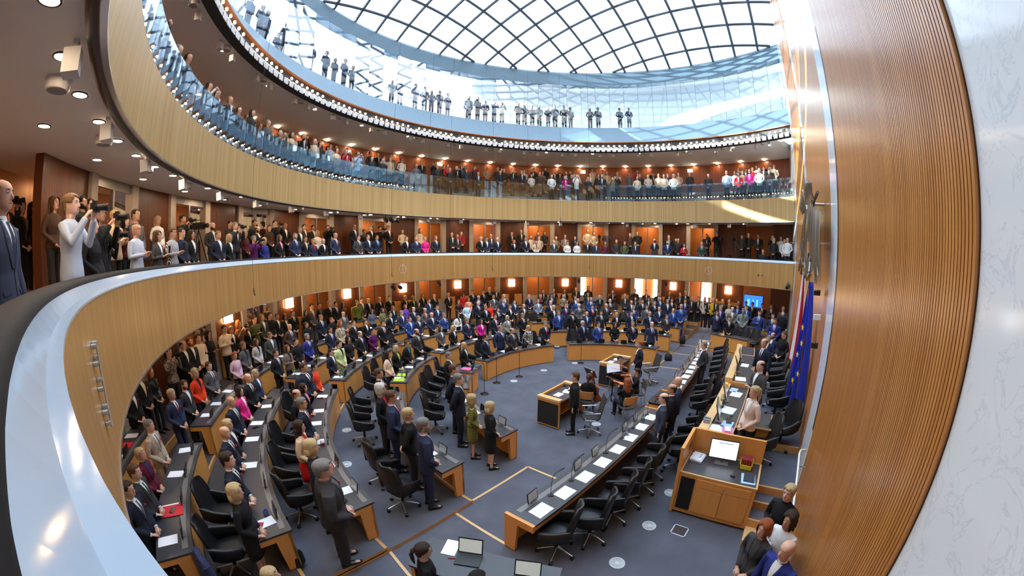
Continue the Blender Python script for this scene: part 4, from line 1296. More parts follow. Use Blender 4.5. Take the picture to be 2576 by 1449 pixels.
def meshes(fem, pose, skirt, hd, seated=False):
    key = (fem, pose, skirt, hd, seated)
    if key in PM: return PM[key]
    R = {}
    # --- body: head, neck, trunk, limbs grown together
    b = MB()
    def bl(rings): 
        n = len(rings[0]); vs = [p for r in rings for p in r]; fs = []
        for i in range(len(rings) - 1):
            fs += [(i * n + k, i * n + (k + 1) % n, (i + 1) * n + (k + 1) % n, (i + 1) * n + k) for k in range(n)]
        fs += [tuple(range(n - 1, -1, -1)), tuple(range((len(rings) - 1) * n, len(rings) * n))]
        b.add(vs, fs, 0, True)
    hs = .94 if fem else 1.0
    bl([hring(z, xf, xb, w * (.95 if fem else 1)) for z, xf, xb, w in HEADR])
    b.tube([(.095, 0, 1.682), (.108, 0, 1.66), (.124, 0, 1.632), (.10, 0, 1.618)], [(.008, .008), (.010, .010), (.014, .012), (.012, .006)], 6)
    b.tube([(.088, 0, 1.697), (.1, 0, 1.693)], [(.05, .007), (.048, .006)], 6)
    b.tube([(.09, 0, 1.585), (.108, 0, 1.583)], [(.022, .012), (.018, .008)], 6)
    for s in (-1, 1):
        b.sphere((-.012, s * .077, 1.645), .017, .008, .03, 8, 6)
    bl([ell(-.01, 0, .88, .10, .14), ell(0, 0, 1.05, .095, .125), ell(0, 0, 1.25, .105, .15), ell(-.005, 0, 1.40, .09, .165), ell(-.008, 0, 1.46, .06, .08), ell(-.008, 0, 1.49, .05, .055)])
    hands = MB()
    for s in (-1, 1):
        pts, d = arm_pts(asym(pose, s), s, fem)
        b.tube(pts, [.036, .031, .027], 8)
        hand_mb(hands, pts[2], d, s, .55)
        lp = leg_pts(s, seated, fem)
        rr = [.075, .072, .05, .032] if not seated else [.07, .07, .055, .05, .036]
        b.tube(lp, rr, 8)
        lf = lp[-1]
        zf = .02 if not seated else .43
        b.tube([(lf[0] - .04, lf[1], zf + .03), (lf[0] + .06, lf[1], zf + .02), (lf[0] + .17, lf[1], zf + .01)], [(.032, .03), (.036, .025), (.03, .015)], 8)
        b.tube([lf, (lf[0], lf[1], zf + .03)], [.032, .034], 8)
    vs, fs = remesh(b, .0085 if hd else .0125, 4600 if hd else 1300, 1)
    o = MB(); o.add(vs, fs, 0, True)
    o.add(hands.v, hands.f, 0, True)
    for s in (-1, 1):
        o.sphere((.088, s * .03, 1.671), .0125, .0145, .0095, 8, 6, 1)
        o.sphere((.0975, s * .03, 1.671), .0045, .0065, .0065, 6, 5, 2)
        o.tube([(.098, s * .014, 1.69), (.099, s * .032, 1.694), (.090, s * .048, 1.689)], [.0035, .004, .0025], 5, 3)
    o.tube([(.098, -.024, 1.596), (.1085, -.008, 1.597), (.1085, .008, 1.597), (.098, .024, 1.596)], [.003, .0058, .0058, .003], 6, 4)
    R['body'] = o.mesh('person', [SKIN, EYEW, EYED, BROW, LIPS])
    # --- jacket: trunk and sleeves in one
    b = MB()
    sc = .9 if fem else 1.0
    hem = .96 if (skirt or seated) else (.86 if fem else .80)
    hip = .176 if fem else .178
    bl_ = [ell(0, 0, hem, .142, hip + .012), ell(0, 0, hem + .1, .136, hip + .006), ell(0, 0, 1.10, .108 if fem else .118, .135 if fem else .158), ell(.012 if fem else .004, 0, 1.25, .132 if fem else .128, .165 if fem else .185), ell(0, 0, 1.36, .118, .182 * (1 if not fem else .98)), ell(-.01, 0, 1.43, .092, .185 if fem else .2), ell(-.012, 0, 1.465, .07, .13), ell(-.012, 0, 1.492, .058, .066)]
    n = 14
    b.add([p for r in bl_ for p in r], [(i * n + k, i * n + (k + 1) % n, (i + 1) * n + (k + 1) % n, (i + 1) * n + k) for i in range(len(bl_) - 1) for k in range(n)] + [tuple(range(n - 1, -1, -1)), tuple(range((len(bl_) - 1) * n, len(bl_) * n))], 0, True)
    for s in (-1, 1):
        pts, d = arm_pts(asym(pose, s), s, fem)
        p = [Vector(q) for q in pts]
        q = [p[0] + Vector((0, -.02 * s, .0)), p[0].lerp(p[1], .5) + Vector((-.006, .004 * s, 0)), p[1], p[1].lerp(p[2], .5), p[1].lerp(p[2], .93)]
        b.tube(q, [r * (.92 if fem else 1) for r in (.066, .062, .054, .05, .04)], 10)
    vs, fs = remesh(b, .013 if hd else .018, 2600 if hd else 800, 2)
    o = MB(); o.add(vs, fs, 0, True); R['jacket'] = o.mesh('jacket', [CLOTH])
    from mathutils.bvhtree import BVHTree
    tree = BVHTree.FromPolygons([Vector(v) for v in vs], fs)
    def onfront(y, z, off):
        h = tree.ray_cast(Vector((1, y, z)), Vector((-1, 0, 0)))
        return (h[0].x + off if h[0] else .06, y, z)
    # --- the same with lapels, pocket flaps and closing edge, for suits
    o = MB(); o.add(vs, fs, 0, True)
    for sd in (-1, 1):
        g = []
        for i in range(9):
            t = i / 8; z = 1.13 + (1.47 - 1.13) * t; w = .006 + .052 * min(1, t * 1.15)
            lw = .045 * sin(pi * min(1, .12 + t * .8)) if t < .93 else .02
            g.append([onfront(sd * (w - .004), z, .010), onfront(sd * (w + lw * .5), z, .011), onfront(sd * (w + lw), z + .01 * t, .009), onfront(sd * (w + lw + .003), z, .001)])
        o.add([p for r in g for p in r], [(i * 4 + j, i * 4 + j + 1, i * 4 + 5 + j, i * 4 + 4 + j) for i in range(8) for j in range(3)], 0, False)
        if not skirt and not seated:
            p = [onfront(sd * .06, .99, .007), onfront(sd * .125, .985, .007), onfront(sd * .125, .945, .007), onfront(sd * .06, .95, .007)]
            o.add(p, [(0, 1, 2, 3)])
    g = [[onfront(.004, 1.13 - .04 * i, .007), onfront(.016 + .008 * i * 0, 1.13 - .04 * i, .003)] for i in range(7) if 1.13 - .04 * i > hem + .02]
    if len(g) > 1: o.add([p for r in g for p in r], [(i * 2, i * 2 + 1, i * 2 + 3, i * 2 + 2) for i in range(len(g) - 1)])
    R['suit'] = o.mesh('jacket', [CLOTH])
    # --- shirt front and collar, tie
    o = MB(); zb = 1.13; rows = 8
    g = []
    for i in range(rows):
        t = i / (rows - 1); z = zb + (1.475 - zb) * t; w = .006 + .052 * min(1, t * 1.15)
        g.append([onfront(w * u, z, .004) for u in (-1, -.5, 0, .5, 1)])
    o.add([p for r in g for p in r], [(i * 5 + j, i * 5 + j + 1, i * 5 + 5 + j + 1, i * 5 + 5 + j) for i in range(rows - 1) for j in range(4)], 0, True)
    R['shirt'] = o.mesh('shirt', [CLOTH]); o = MB()
    cr = [ell(-.008, 0, 1.455, .068, .072, 12), ell(-.008, 0, 1.487, .064, .067, 12), ell(-.01, 0, 1.512, .06, .063, 12), ell(-.01, 0, 1.512, .05, .052, 12), ell(-.01, 0, 1.48, .05, .052, 12)]
    o.add([p for r in cr for p in r], [(i * 12 + k, i * 12 + (k + 1) % 12, (i + 1) * 12 + (k + 1) % 12, (i + 1) * 12 + k) for i in range(4) for k in range(12)], 0, True)
    R['collar'] = o.mesh('collar', [CLOTH])
    R['cuffs'] = []
    for s in (-1, 1):
        pts, d = arm_pts(asym(pose, s), s, fem); p1, p2 = Vector(pts[1]), Vector(pts[2])
        u = MB(); u.tube([p1.lerp(p2, .9), p1.lerp(p2, .985)], [.036, .033], 8); R['cuffs'].append(u.mesh('cuff', [CLOTH]))
    o = MB(); g = []
    for i in range(9):
        t = i / 8; z = 1.15 + (1.468 - 1.15) * t; w = .03 - .014 * t if i < 7 else (.013 if i == 7 else .02)
        g.append([onfront(w * u, z, .009 + (.006 if i == 8 else 0)) for u in (-1, 0, 1)])
    o.add([p for r in g for p in r], [(i * 3 + j, i * 3 + j + 1, i * 3 + 4 + j, i * 3 + 3 + j) for i in range(8) for j in range(2)], 0, True)
    R['tie'] = o.mesh('tie', [CLOTH])
    c = onfront(.095, 1.33, .02); R['pin'] = c
    R['lan'] = [onfront(.05, 1.44, .012), onfront(.03, 1.3, .014), onfront(.0, 1.12, .014), onfront(-.03, 1.3, .014), onfront(-.05, 1.44, .012)]
    # --- trousers or skirt
    b = MB()
    if skirt:
        rg = [ell(-.005, 0, .50, .135, .19), ell(-.005, 0, .62, .138, .19), ell(-.005, 0, .82, .14, .188), ell(-.005, 0, .97, .122, .168), ell(0, 0, 1.06, .106, .14)]
        b.add([p for r in rg for p in r], [(i * n + k, i * n + (k + 1) % n, (i + 1) * n + (k + 1) % n, (i + 1) * n + k) for i in range(4) for k in range(n)] + [tuple(range(n - 1, -1, -1)), tuple(range(4 * n, 5 * n))], 0, True)
        R['trousers'] = b.mesh('skirt', [CLOTH])
    else:
        z0 = .80 if not seated else .86
        rg = [ell(-.005, 0, z0, .105, .15), ell(-.008, 0, .92, .112, .16), ell(-.005, 0, 1.0, .1, .146), ell(0, 0, 1.05, .09, .125)]
        b.add([p for r in rg for p in r], [(i * n + k, i * n + (k + 1) % n, (i + 1) * n + (k + 1) % n, (i + 1) * n + k) for i in range(3) for k in range(n)] + [tuple(range(n - 1, -1, -1)), tuple(range(3 * n, 4 * n))], 0, True)
        for s in (-1, 1):
            lp = leg_pts(s, seated, fem)
            b.tube(lp, [.09, .09, .066, .054] if not seated else [.085, .088, .075, .064, .056], 10)
        vs, fs = remesh(b, .016 if hd else .022, 1500 if hd else 500, 2)
        o = MB(); o.add(vs, fs, 0, True); R['trousers'] = o.mesh('trousers', [CLOTH])
    o = MB()
    for s in (-1, 1):
        lf = leg_pts(s, seated, fem)[-1]; zf = 0 if not seated else .41
        x, y = lf[0], lf[1]
        rg = []
        for dx, hw, hh in ((-.065, .022, .05), (-.05, .036, .085), (.0, .038, .09), (.06, .04, .07), (.12, .044, .05), (.17, .036, .04), (.195, .015, .025)):
            rg.append([(x + dx, y + hw * cos(a), zf + .003 + max(0, hh * (.5 + .5 * sin(a)))) for a in [2 * pi * k / 8 for k in range(8)]])
        o.add([p for r in rg for p in r], [(i * 8 + k, i * 8 + (k + 1) % 8, (i + 1) * 8 + (k + 1) % 8, (i + 1) * 8 + k) for i in range(6) for k in range(8)] + [tuple(range(7, -1, -1)), tuple(range(48, 56))], 0, True)
    R['shoes'] = o.mesh('shoes', [SHOE])
    PM[key] = R
    return R
# --- hair
def hair_mesh(style, hd):
    k = ('hair', style, hd)
    if k in PM: return PM[k]
    n, m = (28, 18) if hd else (18, 11)
    rr = random.Random(3)
    def prof(z):
        for (z0, a0, b0, w0), (z1, a1, b1, w1) in zip(HEADR, HEADR[1:]):
            if z0 <= z <= z1:
                t = (z - z0) / (z1 - z0); return a0 + (a1 - a0) * t, b0 + (b1 - b0) * t, w0 + (w1 - w0) * t
        return HEADR[-1][1:]
    off = {'s': .013, 'r': .008, 'l': .02, 'o': .022, 'p': .011, 'c': .034}[style]
    zs = [1.50 + (1.768 - 1.50) * (i / (m - 1)) ** .9 for i in range(m)]
    def line(a):   # hair line height at angle a from the front
        a = abs((a + pi) % (2 * pi) - pi)
        pts = {'s': [(0, 1.728), (.7, 1.735), (1.05, 1.685), (1.35, 1.665), (1.75, 1.66), (2.1, 1.585), (pi, 1.555)],
               'r': [(0, 1.80), (1.0, 1.80), (1.2, 1.70), (1.45, 1.67), (1.75, 1.66), (2.1, 1.585), (pi, 1.56)],
               'p': [(0, 1.728), (.8, 1.72), (1.2, 1.68), (1.7, 1.65), (2.1, 1.6), (pi, 1.57)]}.get(style, [(0, 1.735), (.45, 1.73), (.8, 1.69), (1.05, 1.6), (1.25, 1.50), (pi, 1.50)])
        for (a0, z0), (a1, z1) in zip(pts, pts[1:]):
            if a0 <= a <= a1: return z0 + (z1 - z0) * (a - a0) / (a1 - a0)
        return 1.55
    b = MB(); idx = {}
    outer = []
    for i, z in enumerate(zs):
        xf, xb, w = prof(z)
        for kk in range(n):
            a = 2 * pi * kk / n
            p = hring(z, xf, xb, w, n)[kk]
            top = max(0, (z - 1.66) / .1)
            o_ = off * (1 + (.55 * top if style != 'r' else 0)) * (rr.uniform(.6, 1.25) if style == 'c' else rr.uniform(.93, 1.07))
            if style in 'lo' and z < 1.66: o_ *= 1.15
            d = Vector((p[0], p[1], (z - 1.64) * 1.1)); d = d.normalized() if d.length > 1e-6 else Vector((0, 0, 1))
            q = Vector(p) + d * o_
            if style == 'r' and z > 1.72 and True: q = Vector(p) + d * .003
            outer.append(q)
    fs = []
    for i in range(m - 1):
        for kk in range(n):
            a = 2 * pi * (kk + .5) / n; z = (zs[i] + zs[i + 1]) / 2
            if z > line(a) and not (style == 'r' and z > 1.715):
                fs.append((i * n + kk, i * n + (kk + 1) % n, (i + 1) * n + (kk + 1) % n, (i + 1) * n + kk))
    if style != 'r': fs.append(tuple((m - 1) * n + kk for kk in range(n)))
    b.add(outer, fs, 0, True)
    if style in 'lo':
        zl = 1.34 if style == 'l' else 1.525
        rg = []
        for z, w, xb, xf in ((1.66, .096, -.125, .02), (1.58, .1, -.125, .025), (1.52, .1, -.12, .02), (1.45, .108, -.125, .03), (zl + .03, .1, -.12, .02), (zl, .085, -.11, .0)):
            if z < zl: continue
            r_ = []
            for t in range(13):
                a = pi * .36 + (2 * pi - pi * .72) * t / 12
                r_.append((xf + (xb - xf) * (.5 - .5 * cos(a)) if True else 0, w * sin(a), z))
            rg.append(r_)
        nn = 13
        b.add([p for r in rg for p in r], [(i * nn + k_, i * nn + k_ + 1, (i + 1) * nn + k_ + 1, (i + 1) * nn + k_) for i in range(len(rg) - 1) for k_ in range(nn - 1)], 0, True)
    me = b.mesh('hair', [HAIR])
    bm = bmesh.new(); bm.from_mesh(me)
    loose = [v for v in bm.verts if not v.link_faces]
    bmesh.ops.delete(bm, geom=loose, context='VERTS')
    bmesh.ops.recalc_face_normals(bm, faces=bm.faces)
    bmesh.ops.solidify(bm, geom=bm.faces[:], thickness=.006)
    if style == 'p':
        bb = MB(); bb.sphere((-.128, 0, 1.69), .038, .036, .036, 10, 7); bb.tube([(-.13, 0, 1.68), (-.16, 0, 1.62), (-.15, 0, 1.52), (-.135, 0, 1.43)], [.022, .03, .026, .008], 8)
        m2 = bb.mesh('t', [HAIR]); bm.from_mesh(m2); bpy.data.meshes.remove(m2)
    for f in bm.faces: f.smooth = True
    bm.to_mesh(me); bm.free()
    PM[k] = me
    return me
def beard_mesh():
    if 'beard' in PM: return PM['beard']
    b = MB(); rg = []
    for z, xf, xb, w in ((1.535, .07, -.02, .052), (1.545, .103, -.02, .052), (1.568, .112, -.015, .064), (1.585, .108, -.012, .07), (1.605, .1, -.01, .0745), (1.63, .085, -.008, .0775)):
        h = hring(z, xf, xb, w, 24); rg.append([h[(k - 7) % 24] for k in range(15)])
    b.add([p for r in rg for p in r], [(i * 15 + k, i * 15 + k + 1, (i + 1) * 15 + k + 1, (i + 1) * 15 + k) for i in range(5) for k in range(14) if not (i >= 3 and 4 < k < 9)], 0, True)
    b.tube([(.105, -.026, 1.603), (.113, 0, 1.61), (.105, .026, 1.603)], [.004, .006, .004], 6)
    PM['beard'] = b.mesh('beard', [HAIR]); return PM['beard']
def small(name):
    if name in PM: return PM[name]
    b = MB()
    if name == 'carnation':
        rr = random.Random(5)
        for i in range(9):
            a = rr.uniform(0, 6.28); r = rr.uniform(0, .016)
            b.sphere((rr.uniform(-.004, .012), r * cos(a), r * sin(a)), .011, n=6, m=4)
        b.tube([(0, 0, -.01), (-.004, 0, -.05), (-.002, .005, -.08)], .0028, 5, 1)
        me = b.mesh(name, [mat('carnation_red', (214, 20, 34), .6), mat('stem_green', (70, 110, 60), .6)])
    elif name == 'ribbon':
        for i, dz in enumerate((0, 1, 2)): b.box(0, (i - 1) * .012, -.03, .006, .012, .06, 0, 0 if i != 1 else 1)
        me = b.mesh(name, [mat('ribbon_red', (206, 26, 44), .6), PAPER])
    elif name == 'white_flower':
        for i in range(6): b.sphere((.004, .011 * cos(i), .011 * sin(i)), .009, n=6, m=4)
        me = b.mesh(name, [mat('petal_white', (240, 238, 226), .6)])
    elif name == 'glasses':
        for s in (-1, 1):
            pts = [(.114, s * .031 + .021 * cos(a), 1.668 + .016 * sin(a)) for a in [2 * pi * k / 10 for k in range(11)]]
            b.tube(pts, .0022, 4); b.tube([(.112, s * .052, 1.674), (.06, s * .082, 1.676), (-.01, s * .085, 1.668)], .0022, 4)
        b.tube([(.115, -.011, 1.672), (.117, 0, 1.674), (.115, .011, 1.672)], .0022, 4)
        me = b.mesh(name, [BLACK])
    PM[name] = me
    return me
HAIRC = {'k': (26, 22, 22), 'd': (58, 42, 32), 'n': (92, 64, 44), 'l': (140, 108, 74), 'y': (200, 174, 128), 'g': (128, 124, 120), 'w': (214, 208, 198), 'e': (158, 84, 46)}
HAIRN = {'k': 'black', 'd': 'dark', 'n': 'brown', 'l': 'light brown', 'y': 'blond', 'g': 'grey', 'w': 'white', 'e': 'ginger'}
TOPC = {'navy': ((40, 48, 76), 'navy blue'), 'dnavy': ((30, 34, 50), 'dark navy'), 'black': ((24, 24, 26), 'black'), 'char': ((50, 48, 50), 'charcoal'), 'grey': ((92, 90, 92), 'grey'), 'lgrey': ((196, 190, 184), 'pale grey'), 'greylight': ((150, 148, 142), 'light grey'), 'greydark': ((66, 64, 64), 'dark grey'), 'greynavy': ((62, 66, 84), 'grey navy'), 'blue': ((44, 72, 140), 'bright blue'), 'royal': ((40, 50, 120), 'royal blue'), 'white': ((232, 230, 226), 'white'), 'cream': ((226, 208, 180), 'cream'), 'beige': ((206, 184, 156), 'beige'), 'beigeknit': ((210, 184, 150), 'beige knit'), 'pinkbeige': ((232, 200, 176), 'pale peach'), 'pink': ((240, 150, 170), 'pink'), 'pinkhot': ((222, 40, 130), 'hot pink'), 'magenta': ((208, 20, 140), 'magenta'), 'orangered': ((232, 66, 28), 'orange red'), 'red': ((190, 26, 40), 'red'), 'red2': ((226, 56, 44), 'scarlet'), 'maroon': ((96, 24, 48), 'maroon'), 'maroonred': ((92, 34, 38), 'dark red'), 'maroonleather': ((62, 26, 34), 'maroon leather'), 'plum': ((86, 20, 84), 'plum purple'), 'purple': ((112, 72, 176), 'violet'), 'purpledark': ((62, 48, 70), 'dark purple'), 'lilac': ((196, 170, 220), 'lilac'), 'green': ((52, 66, 54), 'dark green'), 'palegreen': ((200, 212, 150), 'pale green'), 'olive': ((84, 92, 56), 'olive'), 'olivegreen': ((142, 140, 92), 'olive patterned'), 'olivegreen2': ((106, 116, 50), 'olive green loden'), 'olivegrey': ((122, 118, 104), 'olive grey'), 'greygreen': ((70, 76, 70), 'grey green'), 'greygreen2': ((132, 142, 136), 'grey green'), 'teal': ((20, 130, 140), 'teal'), 'lime': ((176, 200, 60), 'lime'), 'brown': ((74, 58, 50), 'brown'), 'browndark': ((70, 48, 36), 'dark brown'), 'brownknit': ((120, 82, 56), 'brown'), 'taupe': ((120, 102, 92), 'taupe'), 'lblue': ((176, 206, 236), 'light blue'), 'paleblue': ((196, 220, 232), 'pale blue'), 'peach': ((248, 156, 120), 'peach'), 'yellow': ((236, 200, 40), 'yellow'), 'camel': ((150, 128, 100), 'camel'), 'leather': ((34, 32, 34), 'black leather'), 'greyblue': ((92, 98, 122), 'grey blue'), 'lgreyblue': ((124, 136, 156), 'pale grey blue'), 'greyblueshirt': ((186, 196, 212), 'pale blue grey shirt'), 'whiteblouse': ((226, 222, 216), 'white blouse'), 'pinksatin': ((216, 176, 190), 'pink satin'), 'tweed': ((186, 166, 142), 'beige tweed'), 'stripegreen': ((96, 98, 44), 'green zigzag patterned'), 'patternbw': ((200, 196, 186), 'black and white diamond patterned'), 'patternbw2': ((150, 134, 116), 'black and beige patterned'), 'patternc': ((206, 190, 160), 'cream floral'), 'patternbrown': ((90, 70, 54), 'brown patterned'), 'pattern': ((150, 140, 130), 'patterned'), 'stripebw': ((160, 160, 164), 'black and white striped'), 'beigejacket': ((222, 196, 180), 'pale pink beige')}
def pat_mat(name):
    k = 'cloth_' + name
    if k in MATS: return MATS[k]
    m = bpy.data.materials.new(k); m.use_nodes = True; nt = m.node_tree; pb = nt.nodes['Principled BSDF']
    tc = nt.nodes.new('ShaderNodeTexCoord'); out = None
    base, alt = srgb(*TOPC[name][0]), srgb(24, 22, 24)
    if name == 'stripegreen':
        t = nt.nodes.new('ShaderNodeTexWave'); t.bands_direction = 'Z'; t.inputs['Scale'].default_value = 7; t.inputs['Distortion'].default_value = 3; alt = srgb(34, 34, 26); base = srgb(150, 150, 60); out = t.outputs['Fac']
    elif name == 'stripebw':
        t = nt.nodes.new('ShaderNodeTexWave'); t.bands_direction = 'Y'; t.inputs['Scale'].default_value = 14; base = srgb(225, 225, 228); alt = srgb(30, 32, 44); out = M_(nt, 'GREATER_THAN', t.outputs['Fac'], .5)
    elif name == 'tweed':
        t = nt.nodes.new('ShaderNodeTexBrick'); t.inputs['Scale'].default_value = 14; t.inputs['Mortar Size'].default_value = .03; t.inputs['Color1'].default_value = base; t.inputs['Color2'].default_value = base; t.inputs['Mortar'].default_value = srgb(140, 116, 98)
        nt.links.new(tc.outputs['Object'], t.inputs['Vector']); nt.links.new(t.outputs['Color'], pb.inputs['Base Color']); pb.inputs['Roughness'].default_value = .85; MATS[k] = m; return m
    elif name == 'patternbw':
        t = nt.nodes.new('ShaderNodeTexChecker'); t.inputs['Scale'].default_value = 14; mp = nt.nodes.new('ShaderNodeMapping'); mp.inputs['Rotation'].default_value = (.785, 0, 0); nt.links.new(tc.outputs['Object'], mp.inputs[0]); nt.links.new(mp.outputs[0], t.inputs['Vector']); out = t.outputs['Fac']
    else:
        t = nt.nodes.new('ShaderNodeTexVoronoi'); t.inputs['Scale'].default_value = 28; alt = srgb(60, 50, 44); out = M_(nt, 'GREATER_THAN', t.outputs['Distance'], .45)
    if name != 'patternbw': nt.links.new(tc.outputs['Object'], t.inputs['Vector'])
    mx = nt.nodes.new('ShaderNodeMix'); mx.data_type = 'RGBA'; mx.inputs['A'].default_value = alt; mx.inputs['B'].default_value = base
    nt.links.new(out, mx.inputs['Factor']); nt.links.new(mx.outputs['Result'], pb.inputs['Base Color']); pb.inputs['Roughness'].default_value = .85
    MATS[k] = m
    return m
SKINS = [(222, 176, 150), (212, 164, 138), (228, 186, 164), (200, 152, 126), (216, 170, 146)]
PEOPLE = []
LABELS = {}
def child(name, me, parent, col=None, label=None):
    o = bpy.data.objects.new(name, me); COL.objects.link(o); o.parent = parent
    if col: o.color = srgb(*col)
    if label: o['label'] = label
    return o
def person(x, y, z, h, face, sex, hair, top, shirt, tie, flags, where, group, pose=None, skin=None, head=None, seated=False, hd=None):
    fem = sex == 'f'
    if pose is None:
        pose = 'photo' if 'p' in flags else 'hold' if 'h' in flags else 'sides' if 's' in flags else 'back' if 'b' in flags else 'heart' if 'a' in flags else 'desk' if 'A' in flags else 'clasp'
    skirt = 'k' in flags and not seated
    if hd is None: hd = hypot(x + 10.57, y + 4.48) < 8.5
    M = meshes(fem, pose, skirt, hd, seated)
    rnd = random.Random(int(x * 917 + y * 331))
    sk = skin or rnd.choice(SKINS)
    r = bpy.data.objects.new('person', M['body']); COL.objects.link(r)
    r.color = srgb(*sk)
    s = h / 1.768; wd = 1.22 if 'X' in flags else (rnd.uniform(1.0, 1.08) if not fem else rnd.uniform(.96, 1.03))
    r.location = (x, y, z - (.43 * s if seated else 0)); r.rotation_euler = (0, 0, face)
    sh = 1 + (s - 1) * .45
    r.scale = (s * 1.2, s * 1.16, s) if 'X' in flags else (s, s, s)
    st, hc = hair[0], hair[1]
    tc, tn = TOPC[top]
    if st != 'b': child('hair', hair_mesh(st, hd), r, HAIRC[hc])
    if 'B' in flags: child('beard', beard_mesh(), r, HAIRC[hc if hc != 'w' else 'g'])
    if 'g' in flags: child('glasses', small('glasses'), r)
    blouse = 'T' in flags
    dress = skirt and shirt == '-'
    j = child('dress_top' if dress else ('top' if blouse else 'jacket'), M['jacket' if (dress or blouse) else 'suit'], r, tc)
    j.scale = (1 + (wd - 1) * .9, wd, 1)
    if top.startswith('pattern') or top in ('tweed', 'stripebw', 'stripegreen', 'olivegreen'):
        j.material_slots[0].link = 'OBJECT'; j.material_slots[0].material = pat_mat(top)
    if top == 'leather' or top == 'maroonleather':
        j.material_slots[0].link = 'OBJECT'; j.material_slots[0].material = mat('leather_' + top, tc, .35)
    if shirt != '-' and not (blouse and not fem):
        c = child('shirt', M['shirt'], r, TOPC[shirt][0]); c.scale = (1 + (wd - 1) * .9, 1, 1)
        child('collar', M['collar'], r, TOPC[shirt][0])
        if hd and not fem:
            for q in M['cuffs']: child('cuff', q, r, TOPC[shirt][0])
    if tie != '-':
        c = child('tie', M['tie'], r, TOPC[tie][0]); c.scale = (1 + (wd - 1) * .9, 1, 1)
    lc = tc if (not blouse and not fem) or dress else rnd.choice([(26, 26, 30), (34, 36, 48), (40, 38, 40)])
    if 'R' in flags: lc = (214, 30, 34)
    if 'k' in flags and shirt == 'black': lc = (30, 30, 32)
    t = child('skirt' if skirt else 'trousers', M['trousers'], r, lc); t.scale = (wd, wd, 1)
    if dress and (top.startswith('pattern') or top == 'stripegreen'):
        t.material_slots[0].link = 'OBJECT'; t.material_slots[0].material = pat_mat(top)
    child('shoes', M['shoes'], r)
    px, py, pz = M['pin']
    if 'f' in flags:
        c = child('carnation', small('carnation'), r, None, 'red carnation'); c.location = (px * (1 + (wd - 1) * .9), py, pz)
    elif 'w' in flags:
        c = child('flower_pin', small('white_flower'), r); c.location = (px, py, pz)
    elif 'o' in flags:
        c = child('ribbon', small('ribbon'), r); c.location = (px, py, pz)
    # label
    who = 'woman' if fem else 'man'
    hn = {'b': 'bald', 'r': 'balding'}.get(st) or (HAIRN[hc] + (' curly' if st == 'c' else ' long' if st == 'l' else '') + ' haired')
    it = tn + (' dress' if dress else ' top' if blouse and not tn.endswith(('shirt', 'blouse')) else '' if blouse else ' jacket')
    lab = '%s %s in %s' % (hn, who, it)
    if tie != '-' : lab += ', ' + TOPC[tie][1] + ' tie'
    elif shirt not in ('-', 'white'): lab += ', ' + TOPC[shirt][1] + ' shirt'
    PEOPLE.append((r, lab, where, x, y))
    r['category'] = 'person'; r['group'] = group
    return r
# ================================================================== the people in the hall and on the lower gallery
WHEREROW = {0: 'front row', 1: 'second row', 2: 'third row', 3: 'fourth row', 4: 'fifth row', 5: 'back wall', 10: 'first right row', 11: 'second right row', 12: 'third right row', 13: 'right back wall', 20: 'gallery front', 21: 'gallery middle', 22: 'gallery rear', 23: 'gallery rear'}
GROUPROW = {0: 'people standing in the front row', 1: 'people standing in the second row', 2: 'people standing in the third row', 3: 'people standing in the fourth row', 4: 'people standing in the fifth row', 5: 'people standing at the back of the hall', 10: 'people of the far right block', 11: 'people of the far right block', 12: 'people of the far right block', 13: 'people of the far right block', 20: 'people along the lower gallery rail', 21: 'people farther back on the lower gallery', 22: 'people farther back on the lower gallery', 23: 'people farther back on the lower gallery'}
for l in FOLK.strip().split('\n'):
    t = l.split(); x, y, z, h = map(float, t[:4]); k = int(t[4])
    face = atan2((-3.6 if k < 10 else -4.2 if k < 20 else -3.0) - y, (0 if k < 10 or k > 19 else -1.5) - x) + random.uniform(-.12, .12)
    pin = int(t[5]); t = t[:5] + t[6:]
    fl = t[10].replace('-', '') + ('', 'o', 'w')[pin]
    ang = math.degrees(atan2(y, x)) % 360
    blk = 'left block' if 140 < ang < 250 else 'centre left' if ang > 109 and ang < 200 else 'middle' if 62 < ang <= 109 else 'far block'
    if 10 <= k < 20: blk = ''
    if k >= 20: blk = 'left' if 140 < ang < 250 else 'centre left' if 100 < ang < 200 else 'centre' if 50 < ang <= 100 else 'right'
    seated = 'Q' in fl
    zz = z
    person(x, y, zz, h, face, t[5], t[6], t[7], t[8], t[9], fl, (WHEREROW[k], blk), GROUPROW[k], seated=seated)
# --- people with a place of their own
SP = 'people around the presidium and the benches'
def sp(x, y, z, h, face, sex, hair, top, shirt, tie, flags, label, **kw):
    r = person(x, y, z, h, face, sex, hair, top, shirt, tie, flags, None, SP, **kw)
    PEOPLE.pop(); r['label'] = label
    return r
sp(-2.97, -2.5, 0, 1.72, 1.9, 'm', 'rd', 'greynavy', 'white', '-', 'gs', 'balding man in grey navy suit and glasses at the near government bench')
sp(-2.36, -2.52, 0, 1.74, 1.85, 'm', 'rd', 'black', 'white', '-', 'gs', 'balding man in dark suit, middle of three at the near government bench')
sp(-1.83, -2.52, 0, 1.76, 1.8, 'm', 'bl', 'navy', 'white', '-', 's', 'bald man in navy suit beside the control console')
sp(2.15, -2.42, 0, 1.78, 2.2, 'm', 'sg', 'char', 'white', '-', 'g', 'grey haired man in dark suit standing alone at the far government bench')
sp(-3.30, -4.42, .62, 1.70, 2.2, 'f', 'py', 'beigejacket', 'white', '-', '', 'blond woman with ponytail in pale pink beige jacket behind the presidium desk')
sp(-2.07, -4.45, .77, 1.74, 2.2, 'm', 'rd', 'greydark', 'white', '-', 'h', 'man in dark grey suit reading papers at the presidium desk')
